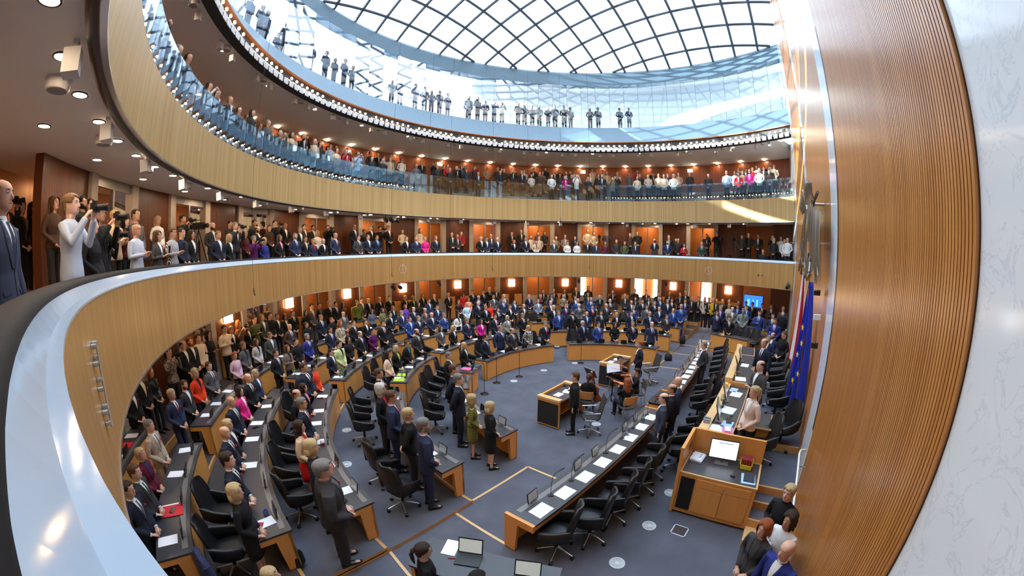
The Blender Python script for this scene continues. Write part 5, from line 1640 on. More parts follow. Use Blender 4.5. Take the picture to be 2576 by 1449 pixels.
sp(.24, -4.46, .77, 1.76, 2.5, 'm', 'rg', 'dnavy', 'white', 'navy', 's', 'balding man in navy suit standing in the middle of the presidium')
sp(2.75, -5.1, .62, 1.70, 2.4, 'f', 'pn', 'black', 'black', '-', '', 'woman with a bun in black tunic standing by the red white red flag')
sp(3.75, -4.6, .62, 1.74, 2.6, 'm', 'sg', 'navy', 'white', '-', '', 'seated grey haired man at the far end of the presidium', seated=True)
sp(4.40, -4.75, .62, 1.74, 2.6, 'm', 'rd', 'navy', 'white', '-', 'B', 'seated bearded man at the far end of the presidium', seated=True)
sp(1.35, -.32, 0, 1.70, 2.3, 'f', 'pe', 'dnavy', 'cream', '-', 'o', 'ginger haired person in dark navy uniform jacket beside the far lectern')
sp(-2.85, -.16, 0, 1.72, 2.1, 'm', 'sn', 'black', 'black', '-', 's', 'man in long black tunic standing at the near lectern')
MU = 'string quartet'
def mus(*a, **k):
    r = sp(*a, **k); r['group'] = MU; return r
mus(.45, .02, 0, 1.74, -2.3, 'm', 'sk', 'black', 'white', '-', 'g', 'seated dark haired violinist in black suit facing the camera', seated=True, pose='violin')
mus(-1.32, -.98, 0, 1.68, .9, 'f', 'le', 'black', '-', '-', 'T', 'seated violinist with long ginger hair, seen from behind', seated=True, pose='violin')
mus(-.25, -.85, 0, 1.66, 2.2, 'f', 'pd', 'black', '-', '-', 'T', 'seated dark haired viola player in black beside the ginger violinist', seated=True, pose='violin')
mus(-1.55, .12, 0, 1.68, .3, 'f', 'pn', 'black', '-', '-', 'T', 'seated cellist in black with hair tied back', seated=True, pose='hold')
sp(-5.72, -5.22, .17, 1.66, 2.6, 'f', 'sy', 'black', 'black', '-', 'hT', 'blond woman in black with short hair by the handrail')
sp(-6.12, -5.29, 0, 1.68, 2.5, 'f', 'od', 'white', '-', '-', 'hT', 'dark haired woman in white looking down beside the ribbed wall', pose='hold')
sp(-6.36, -4.98, 0, 1.64, 2.5, 'f', 'oe', 'greydark', '-', '-', '', 'red haired woman in dark grey jacket at the bottom beside the wall')
sp(-6.78, -5.27, 0, 1.74, 2.4, 'm', 'bl', 'royal', 'white', '-', 's', 'bald man with glasses in bright blue jacket at the bottom beside the wall')
sp(-8.66, -1.50, 0, 1.68, -.5, 'f', 'pd', 'black', '-', '-', 'gT', 'dark haired woman in black knit seated at the bottom table', seated=True)
sp(-8.52, -2.30, 0, 1.68, -.3, 'f', 'sk', 'black', '-', '-', 'T', 'black haired person at the bottom edge beside the laptop', seated=True)
sp(-10.40, -.95, .2, 1.66, -.3, 'f', 'sy', 'beigeknit', '-', '-', 'T', 'blond person cut off by the bottom edge, left', seated=True)
# --- labels that single each person out
from collections import defaultdict
def az(x, y): return -atan2(y + 4.48, x + 10.57)
for r, lab, w, x, y in PEOPLE:
    r['label'] = lab + ', ' + w[0] + ((', ' + w[1]) if w[1] else '')
by = defaultdict(list); grp = defaultdict(list)
for rec in PEOPLE: by[rec[0]['label']].append(rec); grp[rec[2]].append(rec)
for v in grp.values(): v.sort(key=lambda q: az(q[3], q[4]))
for v in by.values():
    for q in v:
        if len(v) > 1:
            w = q[2]; tail = ', %s from left in %s' % (nth([id(u) for u in grp[w]].index(id(q))), w[0] + ((' ' + w[1]) if w[1] else ''))
            if len((q[1] + tail).split()) > 16: q = (q[0], q[1].rsplit(',', 1)[0]) + q[2:]
            q[0]['label'] = q[1] + tail
# --- the distant crowd: far end of the lower gallery, the whole upper gallery and the top gallery
CROWDM = bpy.data.materials.new('crowd'); CROWDM.use_nodes = True
ca = CROWDM.node_tree.nodes.new('ShaderNodeAttribute'); ca.attribute_name = 'tint'
CROWDM.node_tree.links.new(ca.outputs['Color'], CROWDM.node_tree.nodes['Principled BSDF'].inputs['Base Color'])
CROWDM.node_tree.nodes['Principled BSDF'].inputs['Roughness'].default_value = .75
cb = MB(); ctint = []
def crowd_person(x, y, z, h, face, topc, legc, hairc, skin, fem, shirt=None, up=False):
    s = h / 1.768; c0, s0 = cos(face), sin(face)
    M = Matrix.Translation((x, y, z)) @ Matrix.Rotation(face, 4, 'Z') @ Matrix.Scale(s, 4)
    def put(fn, col):
        t = MB(); fn(t); n = len(cb.f)
        cb.add([M @ Vector(v) for v in t.v], t.f, 0, True)
        ctint.extend([col] * (len(cb.f) - n))
    def trunk(t):
        t.tube([(0, 0, .80), (0, 0, 1.05), (0, 0, 1.3), (-.01, 0, 1.43), (-.01, 0, 1.49)], [(.17, .12), (.14 if fem else .155, .11), (.18, .12), (.185 if not fem else .165, .09), (.06, .05)], 9)
        for q in (-1, 1):
            if up: t.tube([(0, q * .18, 1.42), (.12, q * .25, 1.2), (.26, q * .09, 1.5)], [.06, .05, .04], 6)
            else: t.tube([(0, q * .19, 1.42), (-.03, q * .26, 1.14), (.15, q * .09, .92)], [.06, .052, .04], 6)
    put(trunk, topc)
    def head(t):
        t.tube([(0, 0, 1.46), (0, 0, 1.53), (.02, 0, 1.56), (.01, 0, 1.64), (0, 0, 1.71), (-.005, 0, 1.765)], [(.05, .05), (.05, .055), (.058, .075), (.074, .1), (.072, .095), (.025, .03)], 9)
        t.tube([(.1, 0, 1.665), (.12, 0, 1.635)], [.008, .013], 4)
        for q in (-1, 1): t.sphere((.17 if not up else .28, q * .04, .88 if not up else 1.55), .045, .04, .05, 6, 4)
    put(head, skin)
    def hair(t):
        t.tube([(-.035, 0, 1.60 if not fem else 1.45), (-.03, 0, 1.66), (-.02, 0, 1.73), (-.012, 0, 1.778), (-.01, 0, 1.79)], [(.078, .085), (.086, .098), (.082, .096), (.045, .055), (.01, .01)], 9)
    if hairc: put(hair, hairc)
    if shirt:
        put(lambda t: t.add([(.128, -.01, 1.14), (.128, .01, 1.14), (.105, .05, 1.46), (.105, -.05, 1.46)], [(0, 1, 2, 3)]), shirt)
    def legs(t):
        for q in (-1, 1): t.tube([(0, q * .08, .86), (.01, q * .09, .5), (0, q * .09, .0)], [.09, .068, .05], 6)
    put(legs, legc)
rc = random.Random(11)
HC = [HAIRC[c] for c in 'kdnlygwdnk']
CT = ['dnavy', 'black', 'char', 'navy', 'grey', 'white', 'cream', 'black', 'dnavy', 'lblue', 'beige', 'black', 'char', 'red', 'greyblue', 'brown', 'magenta', 'white', 'olivegrey', 'dnavy', 'black']
for l in FAR_FOLK.strip().split('\n'):
    t = l.split(); x, y, z, h = map(float, t[:4]); t = t[:5] + t[6:]
    crowd_person(x, y, z, h, atan2(-3 - y, -x), TOPC[t[7]][0], (28, 28, 32), None if t[6][0] == 'b' else HAIRC[t[6][1]], rc.choice(SKINS), t[5] == 'f' and t[6][0] in 'lo', TOPC[t[8]][0] if t[8] != '-' else None, 'p' in t[10])
def fill(r, z, a_from, a_to, step, keep, bright=False):
    a = a_from
    while a > a_to:
        if rc.random() < keep:
            rr = r + rc.uniform(-.1, .1); x, y, _ = pol(rr, a)
            if y > WY + .5:
                fem = rc.random() < .42; col = TOPC[rc.choice(CT if z < 12 else ['dnavy', 'greyblue', 'grey', 'lgreyblue', 'white', 'navy', 'char'])][0]  # top gallery clothes: bluish light behind the glass put into their colours
                crowd_person(x, y, z, rc.uniform(1.6, 1.84), atan2(-3 - y, -x) + rc.uniform(-.3, .3), col, (30, 30, 36), rc.choice(HC), rc.choice(SKINS), fem and rc.random() < .7, (226, 226, 228) if rc.random() < .35 else None, rc.random() < .08)
        a -= math.degrees(step / r) * rc.uniform(.8, 1.3)
fill(12.0, 7.80, 176, 74, .66, .74); fill(12.0, 7.8, 66, 62, .6, .6); fill(12.0, 7.80, 50, -4, .7, .6); fill(12.0, 7.8, -9, -24, .6, .8)
fill(12.9, 8.12, 168, 60, .66, .7); fill(12.9, 8.12, 58, 2, .62, .7); fill(12.9, 8.12, -10, -22, .6, .8)
fill(13.8, 8.44, 150, 56, .7, .62); fill(13.8, 8.44, 56, 4, .66, .66); fill(13.8, 8.44, -10, -21, .6, .7)
fill(14.6, 8.76, 130, 8, .8, .5); fill(14.6, 8.76, -10, -20, .8, .6)
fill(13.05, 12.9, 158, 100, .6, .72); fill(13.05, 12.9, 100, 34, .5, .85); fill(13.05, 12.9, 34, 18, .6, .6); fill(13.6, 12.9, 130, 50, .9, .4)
me = cb.mesh('crowd', [CROWDM])
at = me.color_attributes.new('tint', 'FLOAT_COLOR', 'CORNER')
vals = []
for p in me.polygons: vals.extend(list(srgb(*ctint[p.index])) * p.loop_total)
at.data.foreach_set('color', vals)
bmx = bmesh.new(); bmx.from_mesh(me); bmesh.ops.recalc_face_normals(bmx, faces=bmx.faces); bmx.to_mesh(me); bmx.free()
co = bpy.data.objects.new('crowd', me); COL.objects.link(co)
tag(co, 'distant spectators standing on the upper gallery and behind the glazed ring below the dome', 'crowd', None, 'stuff')
# ================================================================== doors, lamps, glass, fittings
FROST = glass_mat('frosted_door_glass', (214, 206, 196), 0.10, rough=.3)
CONC = mat('pale_concrete', (176, 164, 150), .75, noise=.06)
WARM = mat('warm_sconce_shade', (255, 214, 150), .5, emit=(255, 206, 140), emit_s=14)
LAMPW = mat('warm_downlight', (255, 226, 180), .5, emit=(255, 224, 186), emit_s=85)
LAMPC = mat('cornice_bulb', (255, 236, 206), .5, emit=(255, 232, 200), emit_s=24)
CORL = mat('corridor_lamp', (255, 214, 160), .5, emit=(255, 200, 140), emit_s=22)
FROSTW = mat('white_frosted_lower_pane', (206, 196, 184), .5)
def radial(b, r0, r1, a, w, z0, z1, mi=0):
    x, y, _ = pol((r0 + r1) / 2, a); b.box(x, y, z0, r1 - r0, w, z1 - z0, RAD(a), mi)
di = 0
for zb, zt, lev in ((.5, 3.2, 'hall'), (4.25, 6.58, 'lower gallery')):
    for i, c in enumerate(DOORBAY):
        if c > 190 or c < -4 or (lev != 'hall' and c > 165): continue
        di += 1
        t = thing('door_%d' % di, 'steel framed glazed double door at the back of the %s, %s from left' % (lev, nth(i)), 'door', pol(RB + .02, c, zb))
        t['kind'] = 'structure'
        top = zt - .12
        b = MB()
        for s in (-3.55, -.05, 3.45): radial(b, RB - .03, RB + .07, c + s, .07, zb, top)
        b.rev([(RB - .03, top - .1), (RB + .07, top - .1), (RB + .07, zt), (RB - .03, zt)], c - 3.6, c + 3.6, 4)
        part(b, 'frame', STEEL, t)
        for s0, s1 in ((-3.35, -.2), (.1, 3.3)):
            b = MB(); b.add([pol(RB + .02, c + s0, zb + (1.25 if lev == 'hall' else .05)), pol(RB + .02, c + s1, zb + (1.25 if lev == 'hall' else .05)), pol(RB + .02, c + s1, top - .1), pol(RB + .02, c + s0, top - .1)], [(0, 1, 2, 3)])
            part(b, 'pane', GLASS, t)
            if lev == 'hall':
                b = MB(); b.add([pol(RB + .015, c + s0, zb), pol(RB + .015, c + s1, zb), pol(RB + .015, c + s1, zb + 1.25), pol(RB + .015, c + s0, zb + 1.25)], [(0, 1, 2, 3)])
                part(b, 'lower_pane', FROSTW, t)
        b = MB()
        radial(b, RB - .1, RB + .16, c - 3.85, .26, zb, zt); struct(part(b, 'pillar', CONC, t))
        b = MB()
        radial(b, RB - .1, RB + .16, c + 3.85, .26, zb, zt); struct(part(b, 'pillar', CONC, t))
        b = MB(); x, y, _ = pol(14.4, c); b.lathe([(.2, zt - .07), (.2, zt - .02)], 12, 0, (x, y, 0))
        tag(b.build('corridor_lamp', CORL), 'round warm lamp in the corridor behind the %s, %s bay from left' % (lev, nth(i)), 'lamp', 'corridor lamps behind the %s' % lev)
SC_N = 0
for i, c in enumerate(WOODBAY):
    if c > 140: continue
    x, y, _ = pol(RB - .07, c)
    t = thing('wall_lamp', 'glowing square wall lamp on dark timber at the back of the hall, %s from left' % nth(SC_N), 'wall lamp', (x, y, 2.36), RAD(c), 'square wall lamps'); SC_N += 1
    b = MB(); b.box(0, 0, 0, .1, .40, .46); b.build('shade', WARM, t)
    b = MB(); b.box(.06, 0, .03, .03, .44, .40); b.build('back_plate', STEEL, t)
    b = MB()
    for s in (-1, 1): b = MB(); x2, y2, _ = pol(RB - .05, c + s * 1.9); b.box(x2, y2, .5, .05, .5, 1.35, RAD(c)); tag(b.build('timber_screen', OAK), 'low timber screen below the wall lamp of bay %s, %s side' % (nth(i), 'left' if s > 0 else 'right'), 'screen', 'timber screens along the back wall')
# downlights
def downlight(x, y, z, label, group, r=.085, m=LAMPW):
    t = thing('downlight', label, 'ceiling lamp', (x, y, z), 0, group)
    b = MB(); b.lathe([(r, -.004), (r, -.012)], 18); b.build('lens', m, t)
    b = MB(); b.rev([(r, -.016), (r + .018, -.016), (r + .018, 0), (r, 0)], 0, 360, 18); b.build('ring', BLACKM, t)
n1 = 0
A1 = [-173, -177.6, 177.8, 173.1, 168.5, 163.8, 159.1] + [154.4 - 9.3 * i for i in range(19)]
for a in A1:
    x, y, _ = pol(11.9, a); downlight(x, y, 6.598, 'warm round downlight in the ceiling over the lower gallery, inner ring, %s from left' % nth(n1), 'inner ring of gallery downlights'); n1 += 1
n1 = 0
for i in range(20):
    x, y, _ = pol(12.78, 182 - 9.4 * i); downlight(x, y, 6.598, 'warm round downlight in the ceiling over the lower gallery, outer ring, %s from left' % nth(i), 'outer ring of gallery downlights')
for i in range(24):
    x, y, _ = pol(12.5, 185 - 8.5 * i); downlight(x, y, 3.198, 'small round downlight under the lower gallery, %s from left' % nth(i), 'downlights over the back rows', .06)  # full ring of lamps added to light the back rows
for i in range(15):
    x, y, _ = pol(12.4, 156 - 13.9 * i + 14); 
    if y > WY + .4: downlight(x, y, 11.085, 'warm round downlight in the dished ceiling over the upper gallery, %s from left' % nth(i), 'downlights of the dished ceiling', .08)
for i in range(36):
    a = 195 - 6.2 * i; x, y, _ = pol(RB2 - .25, a)
    if y > WY + .4: downlight(x, y, 10.775, 'small wall washing spot behind the upper gallery, %s from left' % nth(i), 'wall washing spots of the upper gallery', .06)
# loudspeaker boxes on the ceilings
SPKM = mat('white_loudspeaker', (206, 202, 200), .5)
def speaker(x, y, z, rz, label, kind, group):
    t = thing('loudspeaker', label, 'loudspeaker', (x, y, z), rz, group)
    if kind == 0:
        b = MB(); b.box(0, 0, -.05, .05, .08, .05); b.tube([(0, 0, -.02), (0, 0, -.10)], .014, 6); b.build('bracket', SPKM, t)
        b = MB(); b.add([(-.09, -.085, -.30), (.06, -.085, -.33), (.08, -.085, -.11), (-.07, -.085, -.08), (-.09, .085, -.30), (.06, .085, -.33), (.08, .085, -.11), (-.07, .085, -.08)], [(0, 1, 2, 3), (7, 6, 5, 4), (0, 4, 5, 1), (1, 5, 6, 2), (2, 6, 7, 3), (3, 7, 4, 0)])
        b.build('box', SPKM, t)
    else:
        b = MB(); b.lathe([(.12, -.13), (.14, -.11), (.14, 0)], 18); b.build('drum', SPKM, t)
        b = MB(); b.lathe([(.11, -.134), (.11, -.129)], 18); b.build('grille', mat('grey_grille', (150, 146, 144), .7), t)
si = 0
for i in range(20):
    a = -176 + (-10.2) * i
    for da, kd, r in ((0, 0, 11.72), (-4.2, 1, 12.05)):
        x, y, _ = pol(r, a + da)
        if y < WY + .4: continue
        speaker(x, y, 6.6, RAD(a), 'white %s on the lower gallery ceiling, %s from left' % ('loudspeaker box' if kd == 0 else 'drum loudspeaker', nth(i)), kd, 'loudspeakers over the lower gallery')
for i in range(17):
    a = 166 - 11.6 * i
    for da, kd in ((-2.0, 0), (0, 1), (2.0, 0)):
        x, y, _ = pol(12.15, a + da)
        if y < WY + .4: continue
        speaker(x, y, 11.085, RAD(a), 'white %s on the dished ceiling, %s cluster from left%s' % ('loudspeaker box' if kd == 0 else 'drum loudspeaker', nth(i), '' if kd else (', right one' if da < 0 else ', left one')), kd, 'loudspeakers of the dished ceiling')
# lamp ring of the cornice: a bulb head and a white tab each
lo, hi = arcs(11.6); na = 140
TABM = mat('white_tab', (236, 242, 248), .35)
bulb = None
for i in range(na):
    a = hi - 1 - (hi - lo - 2) * i / (na - 1)
    x, y, _ = pol(11.6, a)
    lab = 'bulb and white shield in the cornice lamp ring, %s from left' % nth(i) if i < 70 else 'bulb and white shield in the cornice lamp ring, %s from the front wall' % nth(na - 1 - i)
    t = thing('cornice_lamp', lab, 'lamp', (x, y, 11.0), RAD(a), 'lamps of the cornice ring')
    b = MB(); b.box(-.05, 0, 0, .02, .23, .22); b.build('shield', TABM, t)
    if i % 8 != 7:
        b = MB(); b.sphere((-.03, 0, .36), .045, .055, .055, 8, 6); b.build('bulb', LAMPC, t)
        b = MB(); b.tube([(0, 0, .36), (.1, 0, .36)], .03, 6); b.build('socket', BLACKM, t)
# glass balustrade of the upper gallery
gi = 0; gl0, gl1 = arcs(R1 + .12)
ng = 44
for i in range(ng):
    a = gl1 - 1 - (gl1 - gl0 - 2) * i / ng; c = gl1 - 1 - (gl1 - gl0 - 2) * (i + 1) / ng + .12
    b = MB(); b.rev([(R1 + .10, 7.80), (R1 + .115, 7.80), (R1 + .115, 8.84), (R1 + .10, 8.84)], c, a, 3)
    struct(b.build('window_%d' % (10 + i), BALU), 'glass balustrade pane of the upper gallery, %s from left' % nth(i))
b = MB(); b.rev([(R1 - .004, 7.815), (R1 + .14, 7.815), (R1 + .14, 7.84), (R1 - .004, 7.84)], a0, a1, 160)
struct(b.build('trim_14', CHROME), 'thin steel cap along the upper balustrade')
# glowing blocks at the foot of the glass, added as reflections of reading lights
REFL_GLOW = mat('glass_reflection_glow', (255, 226, 170), .5, emit=(255, 220, 160), emit_s=3)
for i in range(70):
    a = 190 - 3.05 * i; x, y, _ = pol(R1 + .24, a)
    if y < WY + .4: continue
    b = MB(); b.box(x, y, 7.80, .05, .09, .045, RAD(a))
    tag(b.build('glass_reflection_glow', REFL_GLOW), 'small glowing light at the foot of the glass balustrade, %s from left' % nth(i), 'light', 'small lights along the upper balustrade')
# hanging microphones on long cables
for i, (x, y, z0, z1) in enumerate(((-8.40, 7.10, 3.57, 17.6), (-1.08, 10.95, 3.51, 17.6), (4.92, 9.84, 3.57, 17.4), (9.27, 5.92, 3.66, 17.4), (.9, 10.6, 5.2, 17.6), (2.2, 10.4, 5.6, 17.6), (6.6, 8.6, 6.0, 17.4), (8.0, 7.2, 6.5, 17.4))):
    t = thing('hanging_microphone', 'small black microphone hanging on a thin cable before the balustrades, %s from left' % nth(i) , 'microphone', (x, y, z0), 0, 'hanging microphones')
    b = MB(); b.tube([(0, 0, .2), (0, 0, z1 - z0)], .006, 5); b.build('cable', BLACKM, t)
    b = MB(); b.tube([(0, 0, .2), (0, 0, .1), (.01, 0, .02), (.03, 0, -.02)], [.012, .016, .016, .02], 8); b.build('capsule', BLACK, t)
# the two clocks set into the lower balustrade
for nm, a, hrs in (('left clock', 90.7, 0.02), ('right clock', -4.3, .2)):
    x, y, _ = pol(R1 - .012, a)
    t = thing('wall_clock', 'wall clock of twelve silver dots and two hands on the lower balustrade, %s' % ('left one' if nm[0] == 'l' else 'right one'), 'clock', (x, y, 3.80), RAD(a), 'clocks on the lower balustrade')
    for k in range(12):
        b = MB(); an = 2 * pi * k / 12; b.tube([(0, .21 * sin(an), .21 * cos(an)), (-.02, .21 * sin(an), .21 * cos(an))], .016 if k % 3 else .02, 8); b.build('dot', PAPER, t)
    for an, L in ((hrs, .18), (pi + hrs, .12)):
        b = MB(); b.tube([(-.014, 0, 0), (-.014, L * sin(an), L * cos(an))], .008, 5); b.build('hand', PAPER, t)
# black stage lamps clipped below the balustrades
def stage_lamp(x, y, z, label, rz):
    t = thing('stage_lamp', label, 'stage lamp', (x, y, z), rz, 'black stage lamps')
    b = MB(); b.tube([(0, 0, .24), (0, 0, .12)], .02, 6); b.tube([(0, -.11, .0), (0, -.11, .12), (0, .11, .12), (0, .11, .0)], .012, 5); b.build('yoke', BLACKM, t)
    b = MB(); b.tube([(.1, 0, .03), (.0, 0, 0), (-.14, 0, -.06)], [.07, .095, .09], 12); b.build('housing', BLACK, t)
    b = MB(); b.tube([(-.14, 0, -.06), (-.15, 0, -.064)], .078, 12); b.build('lens', mat('dark_lens', (40, 36, 34), .1), t)
for i, (a, z, w) in enumerate(((90.5, 2.86, 'under the lower balustrade left of a wall lamp'), (92.6, 2.86, 'under the lower balustrade, beside the glowing lamp'), (78.5, 2.86, 'under the lower balustrade between two lamps'), (35.5, 2.86, 'beside the bright doorway at the back'), (8.5, 2.86, 'above a bald man near the right wall lamp'), (94.6, 6.28, 'under the upper balustrade, left of three'), (92.9, 6.28, 'under the upper balustrade, middle of three'), (91.2, 6.28, 'under the upper balustrade, right of three'), (-28.6, 3.3, 'on the end of the lower balustrade at the front wall'))):
    x, y, _ = pol(R1 + .35 if i < 8 else R1 - .14, a)
    stage_lamp(x, y, z, 'black stage lamp ' + w, RAD(a))
# bright doorways on the right of the hall: daylight beyond
DAY = mat('daylight_doorway', (255, 255, 255), .5, emit=(248, 250, 255), emit_s=5)
for i, c in enumerate((33.2, 17.6, 12.6, -.7, -6.4)):
    b = MB(); b.rev([(14.95, .6), (15.0, .6), (15.0, 2.9), (14.95, 2.9)], c - 1.0, c + 1.0, 2)
    struct(b.build('window_%d' % (70 + i), DAY), 'tall bright window in the corridor behind the hall')
# exit signs
EXG = mat('exit_sign_light', (226, 255, 236), .5, emit=(220, 255, 232), emit_s=3)
for i, (a, z) in enumerate(((96, 10.35), (72, 10.35), (33, 10.35), (4, 10.35))):
    x, y, _ = pol(RB2 - .04, a)
    t = thing('exit_sign', 'small lit exit sign on the back wall of the upper gallery, %s from left' % nth(i), 'exit sign', (x, y, z), RAD(a), 'exit signs')
    b = MB(); b.box(0, 0, 0, .05, .34, .2); b.build('panel', EXG, t)
    b = MB(); b.add([(-.03, .03, .1), (-.03, -.08, .1), (-.03, -.08, .075), (-.03, .03, .075)], [(0, 1, 2, 3)]); b.add([(-.03, .09, .0875), (-.03, .03, .14), (-.03, .03, .035)], [(0, 1, 2)]); b.build('arrow', mat('exit_green', (20, 140, 80), .5), t)
# television in the far corner
x, y, _ = pol(RB - .12, -15.2)
t = thing('television', 'wall television with a blue picture in the dark far right corner of the hall', 'television', (x, y, 1.72), RAD(-15.2))
b = MB(); b.box(0, 0, 0, .06, 1.24, .74); b.build('case', BLACK, t)
b = MB(); b.box(-.033, 0, .03, .008, 1.18, .68); sc_ = b.build('screen', mat('blue_screen', (30, 70, 190), .3, emit=(36, 84, 210), emit_s=1.6), t)
for k, (u, w) in enumerate(((-.25, .1), (.0, .06), (.3, .16))):
    b = MB(); b.box(-.039, u, .08, .004, w, .4); b.build('picture_block', mat('blue_picture', (60, 130, 230), .3, emit=(70, 140, 240), emit_s=1.6), sc_)
# steel coat rail with round pegs on the near fascia
t = thing('steel_bracket', 'polished steel rod with round clamps fixed to the near end of the lower balustrade', 'steel fitting', pol(R1 - .03, -174.6, 3.6))
b = MB(); b.tube([pol(R1 - .05, -175.2, 4.12), pol(R1 - .05, -174.9, 3.75), pol(R1 - .05, -174.4, 3.5)], .012, 8); part(b, 'rod', CHROME, t)
for k, (a, z) in enumerate(((-175.4, 4.13), (-175.0, 4.12), (-175.3, 4.02), (-174.8, 3.99), (-174.9, 3.86), (-174.6, 3.8), (-174.6, 3.66), (-174.3, 3.63), (-174.3, 3.54))):
    b = MB(); b.tube([pol(R1 - .005, a, z), pol(R1 - .05, a, z)], .022, 10); part(b, 'clamp', CHROME, t)
# glass screens between the groups on the lower gallery
for i, (a, r0, r1, z1) in enumerate(((-166.5, 11.95, 13.3, 5.15), (157.5, 12.1, 13.3, 4.75), (124, 12.1, 13.2, 4.7), (101.5, 12.1, 13.2, 4.7), (62, 12.1, 13.2, 4.7), (36, 12.1, 13.2, 4.7), (-9, 12.1, 13.2, 4.75), (-20, 12.1, 13.2, 4.75))):
    b = MB(); radial(b, r0, r1, a, .016, 3.77, z1)
    struct(b.build('window_%d' % (80 + i), BALU), 'clear glass screen standing across the lower gallery')
# ------------------------------------------------------------------ handrail, flags, coat of arms
t = thing('handrail', 'white steel handrail beside the steps on the ribbed wall', 'handrail', (-4.4, WY + .16, .6))
b = MB(); b.tube([(-3.95, WY + .1, 1.52), (-4.0, WY + .2, 1.52), (-4.1, WY + .22, 1.50), (-5.6, WY + .22, .98), (-5.75, WY + .2, .93)], .022, 8); part(b, 'rail', mat('white_steel', (226, 228, 232), .3, .3), t)
for x, z in ((-4.3, 1.43), (-5.3, 1.08)):
    b = MB(); b.tube([(x, WY + .09, z - .06), (x, WY + .2, z - .06), (x, WY + .22, z)], .012, 6); part(b, 'bracket', CHROME, t)
BRASS = mat('brass', (206, 168, 92), .25, 1.0)
def cloth_strip(name, cols, parent, wpts, seed, z_top, z_bot, w_top, w_bot, dx):
    """hanging flag: folds of a single sheet, colours in vertical bands"""
    nz, nx = 26, 30; rr = random.Random(seed); ph = [rr.uniform(0, 6.28) for _ in range(3)]
    b = MB(); vs = []
    for i in range(nz + 1):
        t_ = i / nz; z = z_top + (z_bot - z_top) * t_; w = w_top + (w_bot - w_top) * t_ ** .8
        for j in range(nx + 1):
            u = j / nx
            fold = (.02 + .07 * t_) * sin(u * 17 + ph[0] + 1.2 * t_) + .025 * t_ * sin(u * 31 + ph[1])
            zz = z + (.22 * u - .1) * t_ * (1 if t_ < .98 else 1)
            vs.append((dx * t_ + (u - .25) * w, fold, zz))
    fs = []; mi = []
    for i in range(nz):
        for j in range(nx):
            fs.append((i * (nx + 1) + j, i * (nx + 1) + j + 1, (i + 1) * (nx + 1) + j + 1, (i + 1) * (nx + 1) + j)); mi.append(wpts(j / nx, i / nz))
    b.add(vs, fs, 0, True); b.m = mi
    o = b.build(name, cols, parent)
    sm = o.modifiers.new('thick', 'SOLIDIFY'); sm.thickness = .006
    return o, vs, nx
FR = mat('flag_red', (206, 24, 40), .7); FW = mat('flag_white', (236, 236, 236), .7); FB = mat('flag_blue', (28, 46, 170), .7); FY = mat('star_yellow', (246, 206, 40), .6)
for nm, x, lab, seed in (('at', .95, 'red white red flag with black eagle hanging on a brass pole, behind the blue flag', 3), ('eu', -1.45, 'blue flag with yellow stars hanging on a brass pole before the timber wall', 5)):
    z0 = .77 if nm == 'at' else .62
    t = thing('flag', lab, 'flag', (x, -5.44, z0), .35)
    b = MB(); b.lathe([(.17, 0), (.17, .02), (.12, .05), (.03, .09), (.022, .12)], 20); b.build('stand', BRASS, t)
    b = MB(); b.tube([(0, 0, .1), (.16, 0, 3.72)], .017, 8); b.build('pole', BRASS, t)
    b = MB(); b.lathe([(.01, 3.70), (.05, 3.75), (.05, 3.78), (.012, 3.82), (.006, 3.95)], 10, 0, (.163, 0, 0)); b.build('finial', BRASS, t)
    if nm == 'at':
        o, vs, nx = cloth_strip('cloth', [FR, FW], t, lambda u, v: 1 if .27 < u < .68 else 0, seed, 3.62, .72, .16, .62, -.02)
        b = MB()
        for k in range(6): b.box(.02, -.05, 2.0 + .06 * k, .05 + .03 * (k % 3), .012, .04)
        b.build('eagle_emblem', BLACK, o)
    else:
        o, vs, nx = cloth_strip('cloth', [FB], t, lambda u, v: 0, seed, 3.62, .62, .16, .82, -.05)
        for k, (du, dz) in enumerate(((.0, 2.25), (.14, 1.95), (-.05, 1.55), (.18, 1.32), (.05, 2.6))):
            b = MB(); p = []
            for q in range(10):
                r = .075 if q % 2 == 0 else .03; p.append((du + r * sin(q * pi / 5), .105, dz + r * cos(q * pi / 5)))
            p2 = [(a_, .115, c_) for a_, b_, c_ in p]
            b.add(p + p2, [tuple(range(10)), tuple(range(19, 9, -1))] + [(q, 10 + q, 10 + (q + 1) % 10, (q + 1) % 10) for q in range(10)])
            b.build('star', FY, o)
# coat of arms: dark steel feathers held off the wall
EAG = mat('dark_forged_steel', (132, 128, 122), .3, .85)
t = thing('eagle_sculpture', 'large eagle coat of arms of dark steel plates mounted off the timber wall', 'sculpture', (-.9, -5.42, 5.4))
def plate(b, x, z, L, w, ang, y=0, bend=.06):
    d = Vector((sin(ang), 0, cos(ang))); s = Vector((cos(ang), 0, -sin(ang))); n = 6; vs = []
    for i in range(n + 1):
        u = i / n; ww = w * (.45 + .55 * sin(pi * min(.95, .18 + u * .82))) * (1 if u < .85 else 1 - (u - .85) * 4)
        c = Vector((x, y + bend * sin(u * 2.2), z)) + d * (L * u)
        for q, yo in ((-1, 0), (0, .03), (1, 0)): vs.append(c + s * (ww * .5 * q) + Vector((0, yo, 0)))
        for q, yo in ((1, -.012), (0, .012), (-1, -.012)): vs.append(c + s * (ww * .5 * q) + Vector((0, yo, 0)))
    fs = [(i * 6 + k, i * 6 + (k + 1) % 6, i * 6 + 6 + (k + 1) % 6, i * 6 + 6 + k) for i in range(n) for k in range(6)]
    b.add(vs, fs + [(5, 4, 3, 2, 1, 0), tuple(n * 6 + k for k in range(6))])
